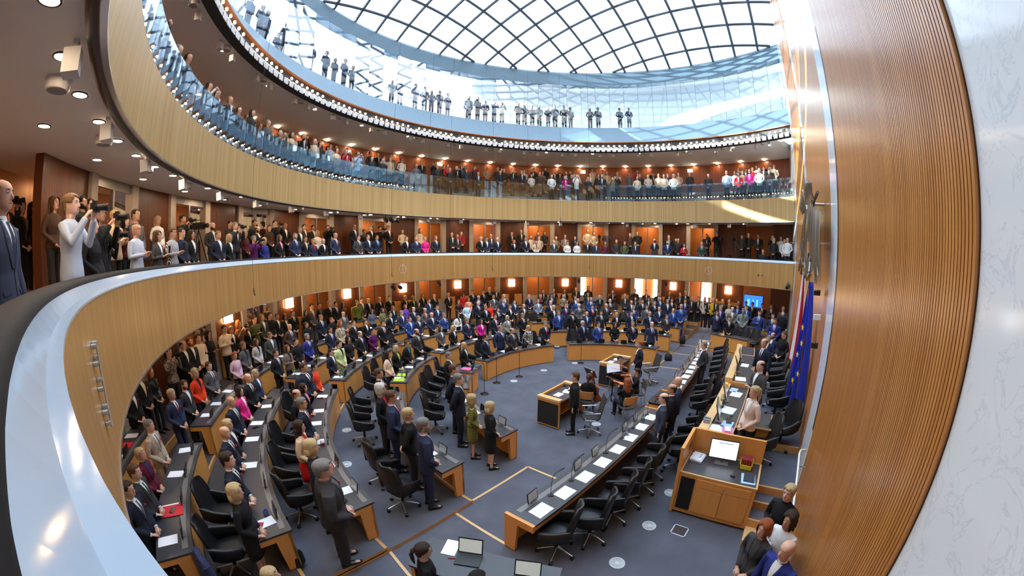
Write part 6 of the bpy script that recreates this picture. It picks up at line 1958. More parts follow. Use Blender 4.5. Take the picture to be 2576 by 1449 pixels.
for s in (-1, 1):
    for k in range(9):
        a = .25 + k * .20
        b = MB(); plate(b, s * (.45 + .17 * k), .62 - .05 * k, .75 + .11 * k if k < 6 else 1.5 - .12 * (k - 6), .17, pi - s * (-.0) * 1 - s * (.05 + .045 * k), .05 * (k % 2)); b.build('wing_feather', EAG, t)
    for k in range(5):
        b = MB(); plate(b, s * (.5 + .24 * k), .55, .5 - .04 * k, .16, s * (.12 + .12 * k), .08); b.build('upper_feather', EAG, t)
    b = MB(); b.tube([(s * .3, 0, .1), (s * .9, .02, .55), (s * 1.75, .02, .62)], .035, 6); b.build('wing_arm', EAG, t)
    b = MB(); b.tube([(s * .2, 0, -.5), (s * .38, .03, -.78), (s * .5, .05, -.95)], .04, 6)
    b.build('leg', EAG, t)
    for k in range(3):
        b = MB(); b.tube([(s * .5, .05, -.95), (s * (.42 + .09 * k), .1, -1.04), (s * (.42 + .09 * k), .06, -1.12)], [.022, .018, .006], 5); b.build('talon', EAG, t)
b = MB(); plate(b, 0, .7, 1.45, .5, pi, .02, .1); b.build('body', EAG, t)
for k in range(5):
    b = MB(); plate(b, (k - 2) * .13, -.62, .55 - .05 * abs(k - 2), .13, pi + (k - 2) * -.12, .02 * (k % 2)); b.build('tail_feather', EAG, t)
b = MB(); b.tube([(0, .04, .62), (0, .05, .86), (-.06, .05, 1.0), (-.2, .05, 1.0), (-.28, .05, .95)], [.11, .09, .1, .06, .012], 8); b.build('head', EAG, t)
b = MB(); b.tube([(.16, .06, 1.06), (.1, .06, 1.14), (0, .06, 1.1), (-.1, .06, 1.14), (-.16, .06, 1.06)], .02, 6); b.build('crown', EAG, t)
b = MB(); b.tube([(-.72, .06, -.7 + .0), (-.95, .06, -.5), (-.9, .06, -.2), (-.7, .06, -.1)], .025, 6); b.build('sickle', EAG, t)
b = MB(); b.tube([(.55, .06, -1.0), (.85, .06, -.62)], .022, 6); b.box(.9, .06, -.62, .2, .09, .1); b.build('hammer', EAG, t)
for x, z in ((-.9, .5), (.9, .5), (0, -.3)):
    b = MB(); b.tube([(x, 0, z), (x, -.22, z)], .03, 8); b.build('wall_pin', CHROME, t)
# small fittings on the timber beside the flags
for i, (x, z, l) in enumerate(((-1.9, 4.0, 'small black camera on the timber wall above the flags'), (-2.3, 3.55, 'small white camera on the timber wall beside the blue flag'), (-2.45, 3.0, 'small dark sensor hanging on the timber wall beside the blue flag'))):
    b = MB(); b.box(x, WY + .14, z, .09, .14, .1); b.tube([(x, WY + .06, z + .1), (x, WY + .14, z + .1)], .012, 5)
    tag(b.build('wall_camera', BLACK if i != 1 else WHITE), l, 'camera')
# ================================================================== things lying on the desks
def sheet(x, y, z, rz, label, w=.21, l=.297, m=None, name='paper', cat='paper', group=None, th=.004):
    b = MB(); b.box(0, 0, 0, l, w, th)
    o = b.build(name, m or PAPER, None, (x, y, z), rz)
    return tag(o, label, cat, group)
def desk_screen(x, y, z, rz, label, group, lit=False, w=.26, h=.19):
    """rz: direction the screen looks"""
    t = thing('desk_screen', label, 'screen', (x, y, z), rz, group)
    mx = Matrix.Rotation(-.18, 4, 'Y')
    b = MB(); b.box(0, 0, .02, .014, w, h, mtx=mx); b.build('bezel', BLACK, t)
    b = MB(); b.box(.0085, 0, .034, .003, w - .03, h - .03, mtx=mx); b.build('display', SCREEN if lit else mat('dark_display', (40, 42, 44), .15), t)
    b = MB(); b.box(-.01, 0, 0, .07, .1, .012); b.build('foot', INSET, t)
    return t
PH = mat('phone_black', (16, 16, 18), .2)
def phone(x, y, z, rz, label): 
    b = MB(); b.box(0, 0, 0, .15, .072, .009); return tag(b.build('phone', PH, None, (x, y, z), rz), label, 'phone', 'phones on the desks')
REDM = mat('red_folder', (206, 40, 52), .6); ORM = mat('orange_folder', (226, 84, 30), .6); LIM = mat('green_folder', (176, 206, 50), .6); PNK = mat('pink_folder', (236, 110, 160), .6); LBL = mat('pale_blue_folder', (170, 206, 232), .6)
pi_ = 0
for di_, (k, a0_, a1_, lab) in enumerate(DESKS):
    r, z, c = ROWR[k], ROWZ[k] + .7515, ROWC[k]
    pitch = (.92, .92, .86, .86, .86, .9)[k]
    n = max(1, int(round(RAD(abs(a1_ - a0_)) * r / pitch)))
    bl = SIDE((a0_ + a1_) / 2)
    bl += {55: ' left half', 56: ' left half', 57: ' left half', 30: ' right half', 31: ' right half', 157.3: ' dark desk', 122: ' folder desk', 140: ' plant desk'}.get(a0_, '') if not (k == 0 and a0_ == 57) and not (k == 5) else ''
    for i in range(n):
        a = a0_ + (a1_ - a0_) * (i + .5) / n
        rz = RAD(a) + pi
        x, y = c[0] + (r + .10) * cos(RAD(a)), c[1] + (r + .10) * sin(RAD(a))
        desk_screen(x, y, z, RAD(a), 'small dark desk screen, %s along %s desk, %s' % (nth(i), ROWNAME[k], bl), 'desk screens of the ' + ROWNAME[k], k < 3 and i % 3 == 0)
        if random.random() < .85:
            aa = a + random.uniform(-1, 1) * 8 / r; rr = r + random.uniform(.27, .33)
            sheet(c[0] + rr * cos(RAD(aa)), c[1] + rr * sin(RAD(aa)), z, RAD(aa) + random.uniform(-.15, .15), 'white sheet on %s desk, %s, %s seat' % (ROWNAME[k], bl, nth(i)), group='papers on the ' + ROWNAME[k] + ' desks')
        if random.random() < .28:
            aa = a + 14 / r; rr = r + random.uniform(.24, .4)
            phone(c[0] + rr * cos(RAD(aa)), c[1] + rr * sin(RAD(aa)), z, RAD(aa) + random.uniform(0, 1.6), 'black phone on %s desk, %s, %s seat' % (ROWNAME[k], bl, nth(i)))
def on(k, r, a, dz=.7515): 
    c = ROWC[k]; return (c[0] + r * cos(RAD(a)), c[1] + r * sin(RAD(a)), ROWZ[k] + dz)
def plant(x, y, z, label, h=.22):
    t = thing('potted_sprig', label, 'plant', (x, y, z), random.random() * 6, 'small plants on the desks')
    b = MB(); b.lathe([(.03, 0), (.034, .07), (.03, .09)], 10); b.build('glass_jar', GLASS, t)
    for q in range(4):
        a = q * 1.6; b = MB(); b.tube([(0, 0, .03), (.03 * cos(a), .03 * sin(a), h * .6), (.07 * cos(a), .07 * sin(a), h)], .004, 4); st = b.build('stem', mat('sprig_stem', (84, 112, 62), .7), t)
        b = MB()
        for w in range(5):
            u = .35 + .16 * w; p = Vector((.07 * u * cos(a), .07 * u * sin(a), h * u + .01)); e = a + (1.2 if w % 2 else -1.2)
            d = Vector((cos(e), sin(e), .5)) * .045; n_ = Vector((-sin(e), cos(e), 0)) * .014
            b.add([p, p + d * .5 + n_, p + d, p + d * .5 - n_], [(0, 1, 2, 3)])
        b.build('leaves', mat('sprig_leaf', (120, 158, 92), .6), st)
for i, (k, a) in enumerate(((2, 133), (2, 122), (1, 134), (3, 138), (3, 128), (2, 135.8), (0, 138.5))):
    x, y, z = on(k, ROWR[k] + .2, a); plant(x, y, z, 'green sprig in a jar on %s desk, %s' % (ROWNAME[k], ('at its left end', 'in its middle', 'beside the green folders', 'at the end by the orange blouse', 'before the taupe blazer', 'next to its left end', 'broad leaved, by the microphone stand')[i]), .3 if i in (2, 6) else .2)
for i, a in enumerate((135.2, 131.2)):
    x, y, z = on(1, ROWR[1] + .27, a); sheet(x, y, z + .004, RAD(a), 'bright green folder on second row desk, %s' % ('nearer of two' if i == 0 else 'farther of two'), .26, .34, LIM, 'folder', 'folder', 'bright green folders', .012)
x, y, z = on(0, ROWR[0] + .3, 118); sheet(x, y, z + .004, RAD(110), 'pink folder stack on the single front row desk', .25, .34, PNK, 'folder', 'folder', None, .03)
x, y, z = on(4, ROWR[4] + .25, 173.2); sheet(x, y, z + .004, RAD(173), 'red folder with a phone on it on the fifth row desk, lower left', .3, .36, REDM, 'folder', 'folder', None, .012); phone(x, y, z + .017, 1.2, 'dark phone lying on the red folder at the lower left')
x, y, z = on(3, ROWR[3] + .4, 177.2); sheet(x, y, z, RAD(150), 'small red notebook at the near end of the fourth row desk', .1, .17, mat('red_notebook', (170, 36, 60), .5), 'notebook', 'notebook', None, .016)
x, y, z = on(3, ROWR[3] + .22, 176.2)
t = thing('coffee_mug', 'blue and white coffee mug at the near end of the fourth row desk', 'mug', (x, y, z), 1)
b = MB(); b.lathe([(.036, 0), (.04, .05), (.04, .1), (.034, .1), (.034, .03)], 14); b.build('cup', mat('mug_blue', (60, 74, 130), .3), t)
b = MB(); b.tube([(.038, 0, .02), (.07, 0, .035), (.07, 0, .07), (.038, 0, .085)], .006, 6); b.build('handle', mat('mug_blue', (60, 74, 130), .3), t)
for i, a in enumerate((167, 163)):
    x, y, z = on(5, ROWR[5] + .3, a); sheet(x, y, z + .004, RAD(a), 'red folder on the rearmost left desk, %s one' % ('nearer' if i == 0 else 'farther'), .24, .33, REDM, 'folder', 'folder', 'red folders at the back', .012)
x, y, z = on(2, ROWR[2] + .3, 169.5); sheet(x, y, z + .004, RAD(170), 'red folder on the third row desk near the cream jumper', .22, .3, REDM, 'folder', 'folder', None, .01)
x, y, z = on(2, ROWR[2] + .2, 164)
t = thing('piggy_jar', 'small white and red jar on the third row desk', 'jar', (x, y, z)); b = MB(); b.lathe([(.04, 0), (.05, .03), (.05, .06)], 12); b.build('base', mat('red_glaze', (196, 40, 40), .3), t); b = MB(); b.lathe([(.05, .06), (.045, .1), (.015, .12)], 12); b.build('lid', WHITE, t)
# government benches
for i, x in enumerate((-6.52, -5.24, -4.62, -3.30, -2.68)):
    desk_screen(x, gy(x) + .15, .7515, -pi / 2, 'small lit screen on the near government bench, %s from its near end' % nth(i), 'screens on the government benches', True)
def gooseneck(x, y, z, rz, label, grp='gooseneck microphones'):
    t = thing('gooseneck_microphone', label, 'microphone', (x, y, z), rz, grp)
    b = MB(); b.box(0, 0, 0, .1, .07, .012); b.build('base', BLACK, t)
    b = MB(); b.tube([(0, 0, .01), (0, 0, .2), (.01, 0, .36), (.06, 0, .46), (.14, 0, .52)], .005, 6); b.build('neck', BLACKM, t)
    b = MB(); b.tube([(.14, 0, .52), (.2, 0, .56)], .009, 8); b.build('capsule', BLACK, t)
for i, x in enumerate((-6.2, -5.62, -4.40, -3.66, -3.05, -2.2)):
    gooseneck(x, gy(x) + .05, .7515, -.9, 'black gooseneck microphone on the near government bench, %s from its near end' % nth(i))
for i in range(8):
    x = -6.62 + .62 * i; sheet(x, gy(x) - .09, .7515, random.uniform(-.12, .05), 'white sheet on the near government bench, %s from its near end' % nth(i), .25, .34, group='papers on the near government bench')
for i in range(12):
    x = .15 + .56 * i; sheet(x, gy(x) - .08, .7515, random.uniform(-.1, .1), 'white sheets on the far government bench, %s from the console' % nth(i), .25, .36, group='papers on the far government bench', th=.01)
    if i % 2 == 0: gooseneck(x + .25, gy(x) + .1, .7515, -.8, 'black gooseneck microphone on the far government bench, %s from the console' % nth(i // 2), 'gooseneck microphones far bench')
    if i % 2: desk_screen(x + .2, gy(x) + .17, .7515, -pi / 2, 'small screen on the far government bench, %s from the console' % nth(i // 2), 'screens on the far government bench', True, .22, .18)
def carafe(x, y, z, label):
    t = thing('water_carafe', label, 'carafe', (x, y, z), 0, 'water carafes and glasses')
    b = MB(); b.lathe([(.045, 0), (.05, .06), (.03, .14), (.02, .19), (.028, .22)], 14); b.build('vessel', GLASS, t)
    b = MB(); b.lathe([(.042, .004), (.046, .05), (.044, .07)], 14); b.build('water', glass_mat('water', (214, 230, 240), .08) if 'water' not in MATS else MATS['water'], t)
def tumbler(x, y, z, label):
    b = MB(); b.lathe([(.028, 0), (.034, .1), (.031, .1), (.026, .008)], 12); tag(b.build('drinking_glass', GLASS, None, (x, y, z)), label, 'glass', 'water carafes and glasses')
for i, (x, l) in enumerate(((-3.45, 'nearer one'), (-2.55, 'farther one'))):
    carafe(x, gy(x) + .02, .7515, 'glass water carafe on the near government bench, ' + l); tumbler(x + .14, gy(x) + .05, .7515, 'drinking glass on the near government bench, ' + l)
# presidium worktop
PW = 1.346
def monitor(x, y, z, rz, label, w=.5, h=.32, bright=False):
    t = thing('monitor', label, 'monitor', (x, y, z), rz)
    b = MB(); b.box(0, 0, 0, .16, .26, .012); b.build('foot', INSET, t)
    b = MB(); b.tube([(-.03, 0, .01), (-.04, 0, .2)], .02, 8); b.build('stem', INSET, t)
    mx = Matrix.Translation((0, 0, .1)) @ Matrix.Rotation(-.3, 4, 'Y')
    b = MB(); b.box(0, 0, 0, .022, w, h, mtx=mx); b.build('bezel', BLACK, t)
    b = MB(); b.box(.0125, 0, .012, .004, w - .03, h - .03, mtx=mx)
    d = b.build('display', mat('bright_display', (240, 243, 248), .2, emit=(238, 243, 250), emit_s=.9) if bright else mat('grey_display', (150, 152, 148), .2, emit=(150, 154, 150), emit_s=.25), t)
    mb_ = mat('display_bar', (70, 74, 80), .3)
    b = MB(); b.box(.0155, .02, h - .07, .002, w * .5, .012, mtx=mx); b.build('title_bar', mb_, d)
monitor(-2.95, -3.78, PW, -pi / 2 + .1, 'black framed monitor tilted back on the presidium desk before the woman in beige', .5, .34)
monitor(-1.75, -3.75, PW, -pi / 2 + .1, 'second tilted monitor on the presidium desk, brown picture on it', .5, .34)
monitor(.35, -3.80, 1.456, -pi / 2 + .2, 'flat laid monitor in front of the standing president', .5, .34)
monitor(1.6, -3.78, 1.456, -pi / 2, 'far monitor on the presidium desk', .4, .3)
t = thing('keyboard', 'black keyboard in front of the tilted monitor on the presidium desk', 'keyboard', (-2.9, -3.99, PW), .1)
b = MB(); b.box(0, 0, 0, .34, .12, .014); b.build('case', BLACK, t)
for k in range(24):
    b = MB(); b.box(-.145 + .026 * (k % 12), -.03 + .06 * (k // 12), .014, .022, .022, .005); b.build('key', mat('key_grey', (52, 52, 56), .5), t)
def mouse(x, y, z, rz, label):
    b = MB(); b.sphere((0, 0, .012), .052, .03, .02, 10, 6); tag(b.build('computer_mouse', BLACK, None, (x, y, z), rz), label, 'mouse')
mouse(-2.62, -4.0, PW, .2, 'black mouse beside the keyboard on the presidium desk')
for i, (x, y, w, l, m_, lb) in enumerate(((-3.42, -3.78, .3, .42, PAPER, 'white papers at the near end of the presidium desk'), (-3.1, -3.98, .24, .32, LBL, 'pale blue folder beside the keyboard on the presidium desk'), (-2.35, -3.9, .3, .4, PAPER, 'white papers on the presidium desk behind the tilted monitor'), (-1.25, -3.95, .28, .36, PAPER, 'open white papers in front of the man reading'), (-.95, -3.85, .2, .3, LBL, 'pale blue papers on the presidium desk beyond the reading man'), (-.3, -3.95, .3, .34, PAPER, 'white papers on the higher middle of the presidium desk'), (1.1, -3.95, .24, .34, PAPER, 'white papers beyond the standing president'))):
    sheet(x, y, PW if not -.6 < x < 2.4 else 1.456, random.uniform(-.2, .2), lb, w, l, m_, 'paper', 'paper', 'papers on the presidium desk', .012)
for i, (dz, m_, lb, w, l) in enumerate(((.0, LBL, 'pale blue folder at the bottom of the stack on the presidium desk', .24, .33), (.022, PNK, 'pink folder in the stack on the presidium desk', .2, .27), (.05, PAPER, 'white notepad on top of the pink folder', .12, .2))):
    sheet(-3.42 + .0, -4.05 + .02, PW + dz, .15, lb, w, l, m_, 'folder', 'folder', 'stack at the near end of the presidium desk', .021 if i < 2 else .015)
for i, (x, y) in enumerate(((-2.55, -3.72), (-1.95, -3.68), (-2.2, -3.75))): carafe(x, y, PW, 'glass water carafe among the presidium monitors, %s from the near end' % nth(i))
t = thing('yellow_box', 'orange yellow paper box on the presidium ledge', 'box', (-.95, -3.62, 1.40)); b = MB(); b.box(0, 0, 0, .16, .12, .1); b.build('box_body', mat('box_orange', (240, 170, 50), .6), t); b = MB(); b.box(0, 0, .1, .15, .11, .004); b.build('note_sheet', mat('note_yellow', (246, 200, 90), .6), t)
t = thing('hand_bell', 'small brass bell with wooden handle on the presidium desk', 'bell', (-.1, -3.78, 1.456)); b = MB(); b.lathe([(.05, 0), (.04, .03), (.025, .06), (.01, .07)], 14); b.build('bell_body', BRASS, t); b = MB(); b.tube([(0, 0, .07), (0, 0, .16)], [.012, .016], 8); b.build('handle', OAK, t)
for i, x in enumerate((-3.3, -3.18)):
    t = thing('desk_phone', 'grey desk telephone on the presidium ledge, %s one' % ('nearer' if i == 0 else 'farther'), 'telephone', (x, -3.56, 1.40)); b = MB(); b.box(0, 0, 0, .1, .12, .04); b.build('case', mat('phone_grey', (150, 152, 156), .4), t); b = MB(); b.box(0, 0, .045, .04, .14, .025); b.build('handset', mat('phone_grey', (150, 152, 156), .4), t)
# on the clerk cabinet
monitor(-3.98, -4.08, .943, pi + .08, 'white lit monitor on the clerk cabinet', .55, .36, True)
t = thing('ring_binder', 'open pale binder with printed cover text on the clerk cabinet', 'binder', (-4.0, -3.62, .943), 1.45)
b = MB(); b.box(0, 0, 0, .24, .32, .035); b.build('cover', mat('binder_pale', (206, 216, 222), .5), t)
b = MB(); b.box(.02, -.02, .036, .22, .3, .006); b.build('pages', PAPER, t)
tx = bpy.data.curves.new('cover_text', 'FONT'); tx.body = 'KOPIER'; tx.size = .05; tx.extrude = .0006
o = bpy.data.objects.new('cover_text', tx); COL.objects.link(o)
tm = bpy.data.meshes.new_from_object(o.evaluated_get(bpy.context.evaluated_depsgraph_get())); bpy.data.objects.remove(o)
o = bpy.data.objects.new('cover_text', tm); COL.objects.link(o); o.parent = t; o.location = (-.02, -.13, .0425); o.rotation_euler = (0, 0, pi / 2); tm.materials.clear(); tm.materials.append(BLACK)
b = MB(); b.box(-3.86, -3.52, .943, .04, .09, .025); tag(b.build('small_remote', WHITE), 'small white device beside the binder on the clerk cabinet', 'device')
t = thing('letter_tray', 'yellow paper tray on the clerk cabinet', 'tray', (-3.9, -4.55, .943), 0)
YEL = mat('tray_yellow', (232, 206, 40), .5)
b = MB(); b.box(0, 0, 0, .3, .24, .01); b.box(-.145, 0, 0, .01, .24, .1); b.box(.145, 0, 0, .01, .24, .1); b.box(0, -.115, 0, .3, .01, .1); b.box(0, .115, 0, .3, .01, .1); b.build('tray_body', YEL, t)
for i in range(4):
    b = MB(); b.box(0, -.075 + .05 * i, 0, .2, .042, .17 + .01 * (i % 2))
    tag(b.build('red_book', mat('red_book_cloth', (136, 24, 44), .5), None, (-3.9, -4.55, .955)), 'dark red book standing in the yellow tray, %s from left' % nth(3 - i), 'book', 'dark red books in the tray')
mouse(-4.35, -4.36, .943, 1.2, 'black mouse on the clerk cabinet')
sheet(-4.33, -4.65, .943, .1, 'pale blue papers under the black folder on the clerk cabinet', .26, .34, LBL, 'paper', 'paper', None, .008)
sheet(-4.30, -4.66, .952, .05, 'dark leather folder on the pale blue papers on the clerk cabinet', .2, .27, mat('dark_folder', (46, 50, 64), .45), 'folder', 'folder', None, .02)
# lectern tops
for i, (x, y) in enumerate(((-2.4, .6), (-2.05, .55), (-1.85, .5))):
    sheet(x, y, .787, .2 * i, 'white sheet on the near lectern, %s' % ('left', 'middle', 'right')[i], .2, .28, group='papers on the near lectern')
b = MB(); b.lathe([(.03, 0), (.03, .05)], 12); tag(b.build('black_cup', BLACK, None, (-1.75, .8, .787)), 'small black cup on the near lectern', 'cup')
for i, (x, y) in enumerate(((1.25, .7), (1.65, .65))): sheet(x, y, .807, .3 * i, 'white sheet on the far lectern, %s' % ('left', 'right')[i], .2, .28, group='papers on the far lectern')
# table at the bottom edge with laptops
t = thing('curved_desk', 'grey desk at the bottom edge carrying open laptops and a red pen', 'desk', (-8.1, -2.0, 0), -1.18)
b = MB(); b.box(0, 0, .715, 1.9, .62, .035); b.build('desktop', LINO, t)
b = MB(); b.box(0, .29, .03, 1.86, .04, .685); b.build('front_panel', OAK, t)
for s in (-1, 1): b = MB(); b.box(s * .91, 0, .03, .06, .6, .685); b.build('side_panel', OAK, t)
def laptop(x, y, z, rz, label):
    t = thing('laptop', label, 'laptop', (x, y, z), rz, 'laptops on the desks')
    b = MB(); b.box(0, 0, 0, .24, .34, .014); b.build('keyboard_base', BLACK, t)
    mx = Matrix.Translation((.12, 0, .012)) @ Matrix.Rotation(.35, 4, 'Y')
    b = MB(); b.box(0, 0, 0, .012, .34, .23, mtx=mx); l = b.build('lid', BLACK, t)
    b = MB(); b.box(-.007, 0, .014, .003, .31, .2, mtx=mx); b.build('display', mat('laptop_display', (176, 180, 174), .2, emit=(170, 176, 170), emit_s=.3), l)
laptop(-8.12, -1.72, .752, .55, 'open black laptop on the bottom desk, left one')
laptop(-7.95, -2.55, .752, .5, 'open black laptop on the bottom desk, right one')
sheet(-8.12, -1.38, .752, .5, 'white sheet beside the laptop at the bottom', .2, .3)
b = MB(); b.tube([(-.06, 0, .006), (.06, 0, .006)], .006, 6); tag(b.build('red_pen', REDM, None, (-8.25, -1.55, .7525), -.9), 'red pen on the bottom desk', 'pen')
# jacket on chair, bags
t = thing('dark_blue_jacket', 'dark blue jacket hung over a chair back at the lower left', 'jacket', (-11.15, .05, .2), .2)
b = MB(); rg = []
for z, w, d in ((.95, .15, .03), (.9, .24, .06), (.7, .28, .085), (.45, .29, .095), (.2, .28, .08)): rg.append(sup(0, 0, z, d, w, 14))
loft(b, rg); b.build('back_part', mat('jacket_blue', (34, 42, 78), .85), t)
for s in (-1, 1): b = MB(); b.tube([(0, s * .2, .9), (.03, s * .3, .6), (.05, s * .29, .28)], [.06, .055, .045], 8); b.build('sleeve', mat('jacket_blue', (34, 42, 78), .85), t)
def bag(x, y, z, rz, label, w=.34, h=.3):
    t = thing('bag', label, 'bag', (x, y, z), rz)
    b = MB(); loft(b, [sup(0, 0, .0, .1, w * .45), sup(0, 0, .03, .13, w * .5), sup(0, 0, h * .7, .12, w * .48), sup(0, 0, h, .06, w * .4)]); b.build('body', mat('bag_black', (20, 20, 24), .6), t)
    b = MB(); b.tube([(0, -w * .25, h * .95), (0, -w * .15, h * 1.2), (0, w * .15, h * 1.2), (0, w * .25, h * .95)], .01, 6); b.build('handle', BLACK, t)
bag(5.3, -.35, 0, .3, 'black shoulder bag on the floor at the end of the far front desk')
bag(8.2, -.28, .13, .3, 'black rucksack on the floor beside the third row desk end', .3, .42)
bag(-9.9, .3, .2, .6, 'black bag under the near end of the fourth row desk')
# green cushion
b = MB(); loft(b, [sup(0, 0, 0, .2, .2), sup(0, 0, .02, .24, .24), sup(0, 0, .05, .22, .22)]); o = b.build('cushion', mat('green_cushion', (60, 120, 112), .8), None, (10.25, .25, ROWZ[3] + .75)); tag(o, 'green cushion on the end of a far desk by the aisle', 'cushion')
# ------------------------------------------------------------------ musicians' chairs, stands, instruments
CW = wood_mat('beech_shell', (226, 160, 92), (200, 130, 64), .4)
def shell_chair(x, y, rz, label, grey=False):
    t = thing('stacking_chair', label, 'chair', (x, y, 0), rz, 'musicians chairs')
    b = MB(); loft(b, [sup(0, 0, .43, .2, .2), sup(0, 0, .45, .22, .21), sup(0, 0, .47, .21, .2)]); b.build('seat', mat('grey_seat', (64, 62, 62), .7), t)
    b = MB(); rg = []
    for z, w, xx in ((.58, .2, -.22), (.7, .215, -.25), (.84, .2, -.28)): rg.append([(xx + .05 * u * u, u * w, z) for u in (-1, -.6, -.2, .2, .6, 1)] + [(xx + .05 * u * u - .015, u * w, z) for u in (1, .6, .2, -.2, -.6, -1)])
    loft(b, rg); b.build('backrest', mat('grey_back', (84, 74, 62), .6) if grey else CW, t)
    for sx in (-1, 1):
        for sy in (-1, 1):
            b = MB(); b.tube([(sx * .18, sy * .17, .44), (sx * .22, sy * .2, .0)] if sx > 0 else [(-.235, sy * .19, .8), (-.2, sy * .18, .44), (-.23, sy * .2, 0)], .011, 6); b.build('leg', CHROME, t)
shell_chair(-1.36, -1.02, .9, 'beech backed chair of the ginger violinist')
shell_chair(-.25, -.92, 2.2, 'grey backed chair of the dark haired viola player', True)
shell_chair(-1.62, .10, .3, 'beech backed chair of the cellist')
shell_chair(.50, .08, -2.3, 'chair of the violinist facing the camera', True)
def mesh_chair(x, y, rz, label):
    t = thing('office_chair', label, 'chair', (x, y, 0), rz, 'mesh backed office chairs')
    b = MB(); loft(b, [sup(0, 0, .44, .2, .2), sup(0, 0, .47, .24, .23), sup(0, 0, .49, .23, .22)]); b.build('seat', BLACK, t)
    b = MB(); rg = []
    for z, w, xx in ((.52, .2, -.2), (.75, .22, -.25), (1.08, .2, -.33)): rg.append([(xx, u * w, z) for u in (-1, -.5, .5, 1)] + [(xx - .02, u * w, z) for u in (1, .5, -.5, -1)])
    loft(b, rg, smooth=False); b.build('backrest', mat('mesh_back', (62, 58, 56), .8), t)
    for s in (-1, 1): b = MB(); b.tube([(-.1, s * .25, .47), (.18, s * .27, .5), (.2, s * .27, .68), (-.2, s * .27, .69)], .014, 6); b.build('armrest', CHROME, t)
    b = MB(); b.tube([(0, 0, .1), (0, 0, .44)], .03, 8); b.build('column', CHROME, t)
    for k in range(5):
        a = 2 * pi * k / 5; b = MB(); b.tube([(0, 0, .13), (.31 * cos(a), .31 * sin(a), .08)], [.022, .014], 6); g_ = b.build('leg', CHROME, t)
        b = MB(); b.sphere((.31 * cos(a), .31 * sin(a), .032), .03, n=8, m=5); b.build('caster', BLACK, g_)
mesh_chair(-2.55, -.52, 2.2, 'mesh backed office chair behind the near lectern'); mesh_chair(2.05, -.55, 2.4, 'mesh backed office chair behind the far lectern')
for i, (x, y, rz) in enumerate(((-.75, -.28, -2.2), (-.3, -.1, .6), (-.9, .35, 2.8))):
    t = thing('music_stand', 'black folding music stand with sheet music, %s of the quartet' % ('nearest', 'middle', 'far left')[i], 'music stand', (x, y, 0), rz, 'music stands')
    b = MB(); b.tube([(0, 0, .2), (0, 0, .98)], .011, 6); b.build('pole', BLACKM, t)
    for k in range(3): a = 2 * pi * k / 3; b = MB(); b.tube([(0, 0, .32), (.26 * cos(a), .26 * sin(a), .0)], .009, 5); b.build('leg', BLACKM, t)
    mx = Matrix.Translation((0, 0, .96)) @ Matrix.Rotation(.5, 4, 'Y')
    b = MB(); b.box(0, 0, 0, .012, .46, .3, mtx=mx); b.build('tray', BLACK, t)
    b = MB(); b.box(-.009, 0, .02, .004, .42, .28, mtx=mx); tag(b.build('sheet_music', PAPER, None, (x, y, 0), rz), 'sheet music on the %s stand' % ('nearest', 'middle', 'far left')[i], 'sheet music', 'sheet music')
VIO = wood_mat('violin_varnish', (196, 104, 44), (150, 66, 24), .25)
def violin(x, y, z, rz, label, L=.36, tilt=.15, name='violin'):
    t = thing(name, label, name, (x, y, z), rz, 'instruments of the quartet'); t.rotation_euler = (0, -tilt, rz)
    s = L / .36; b = MB(); prof = []
    for u, w in ((0, .05), (.03, .095), (.09, .104), (.16, .068), (.2, .062), (.24, .072), (.3, .084), (.345, .06), (.36, .03)): prof.append((u * s, w * s))
    rg = [[(u, -w, 0), (u, -w * .6, .022 * s), (u, 0, .03 * s), (u, w * .6, .022 * s), (u, w, 0), (u, w * .6, -.022 * s), (u, 0, -.03 * s), (u, -w * .6, -.022 * s)] for u, w in prof]
    loft(b, rg); b.build('body', VIO, t)
    b = MB(); b.tube([(.34 * s, 0, .02 * s), (.58 * s, 0, .03 * s), (.61 * s, 0, .02 * s)], [.013 * s, .011 * s, .015 * s], 6); b.build('neck', VIO, t)
    b = MB(); b.tube([(.2 * s, 0, .042 * s), (.57 * s, 0, .045 * s)], [.018 * s, .011 * s], 6); b.build('fingerboard', BLACK, t)
    return t
def bow(x, y, z, d, label):
    t = thing('bow', label, 'bow', (x, y, z), 0, 'bows of the quartet'); d = Vector(d)
    b = MB(); b.tube([(0, 0, 0), tuple(d * .5 + Vector((0, 0, .02))), tuple(d)], .005, 5); b.build('stick', VIO, t)
    b = MB(); b.tube([tuple(Vector((0, 0, -.02))), tuple(d + Vector((0, 0, -.02)))], .003, 4); b.build('hair_ribbon', PAPER, t)
violin(.36, -.06, 1.06, -2.6, 'violin of the violinist facing the camera'); bow(.3, .1, 1.06, (-.35, -.55, .1), 'bow of the violinist facing the camera')
violin(-1.2, -.84, 1.03, 1.5, 'violin of the ginger violinist'); bow(-1.05, -1.05, 1.06, (.45, .3, .15), 'bow of the ginger violinist')
violin(-.36, -.72, 1.03, 2.6, 'viola of the dark haired player', .42, .2, 'viola'); bow(-.4, -.6, 1.1, (-.35, .4, .2), 'bow of the viola player')
t = violin(-1.14, .05, .28, 3.3, 'cello held between the knees of the cellist', .76, 1.05, 'cello'); b = MB(); b.tube([(0, 0, 0), (-.25, 0, 0)], .008, 6); b.build('end_pin', CHROME, t)
bow(-1.12, -.3, .72, (.1, .65, .05), 'bow of the cellist')
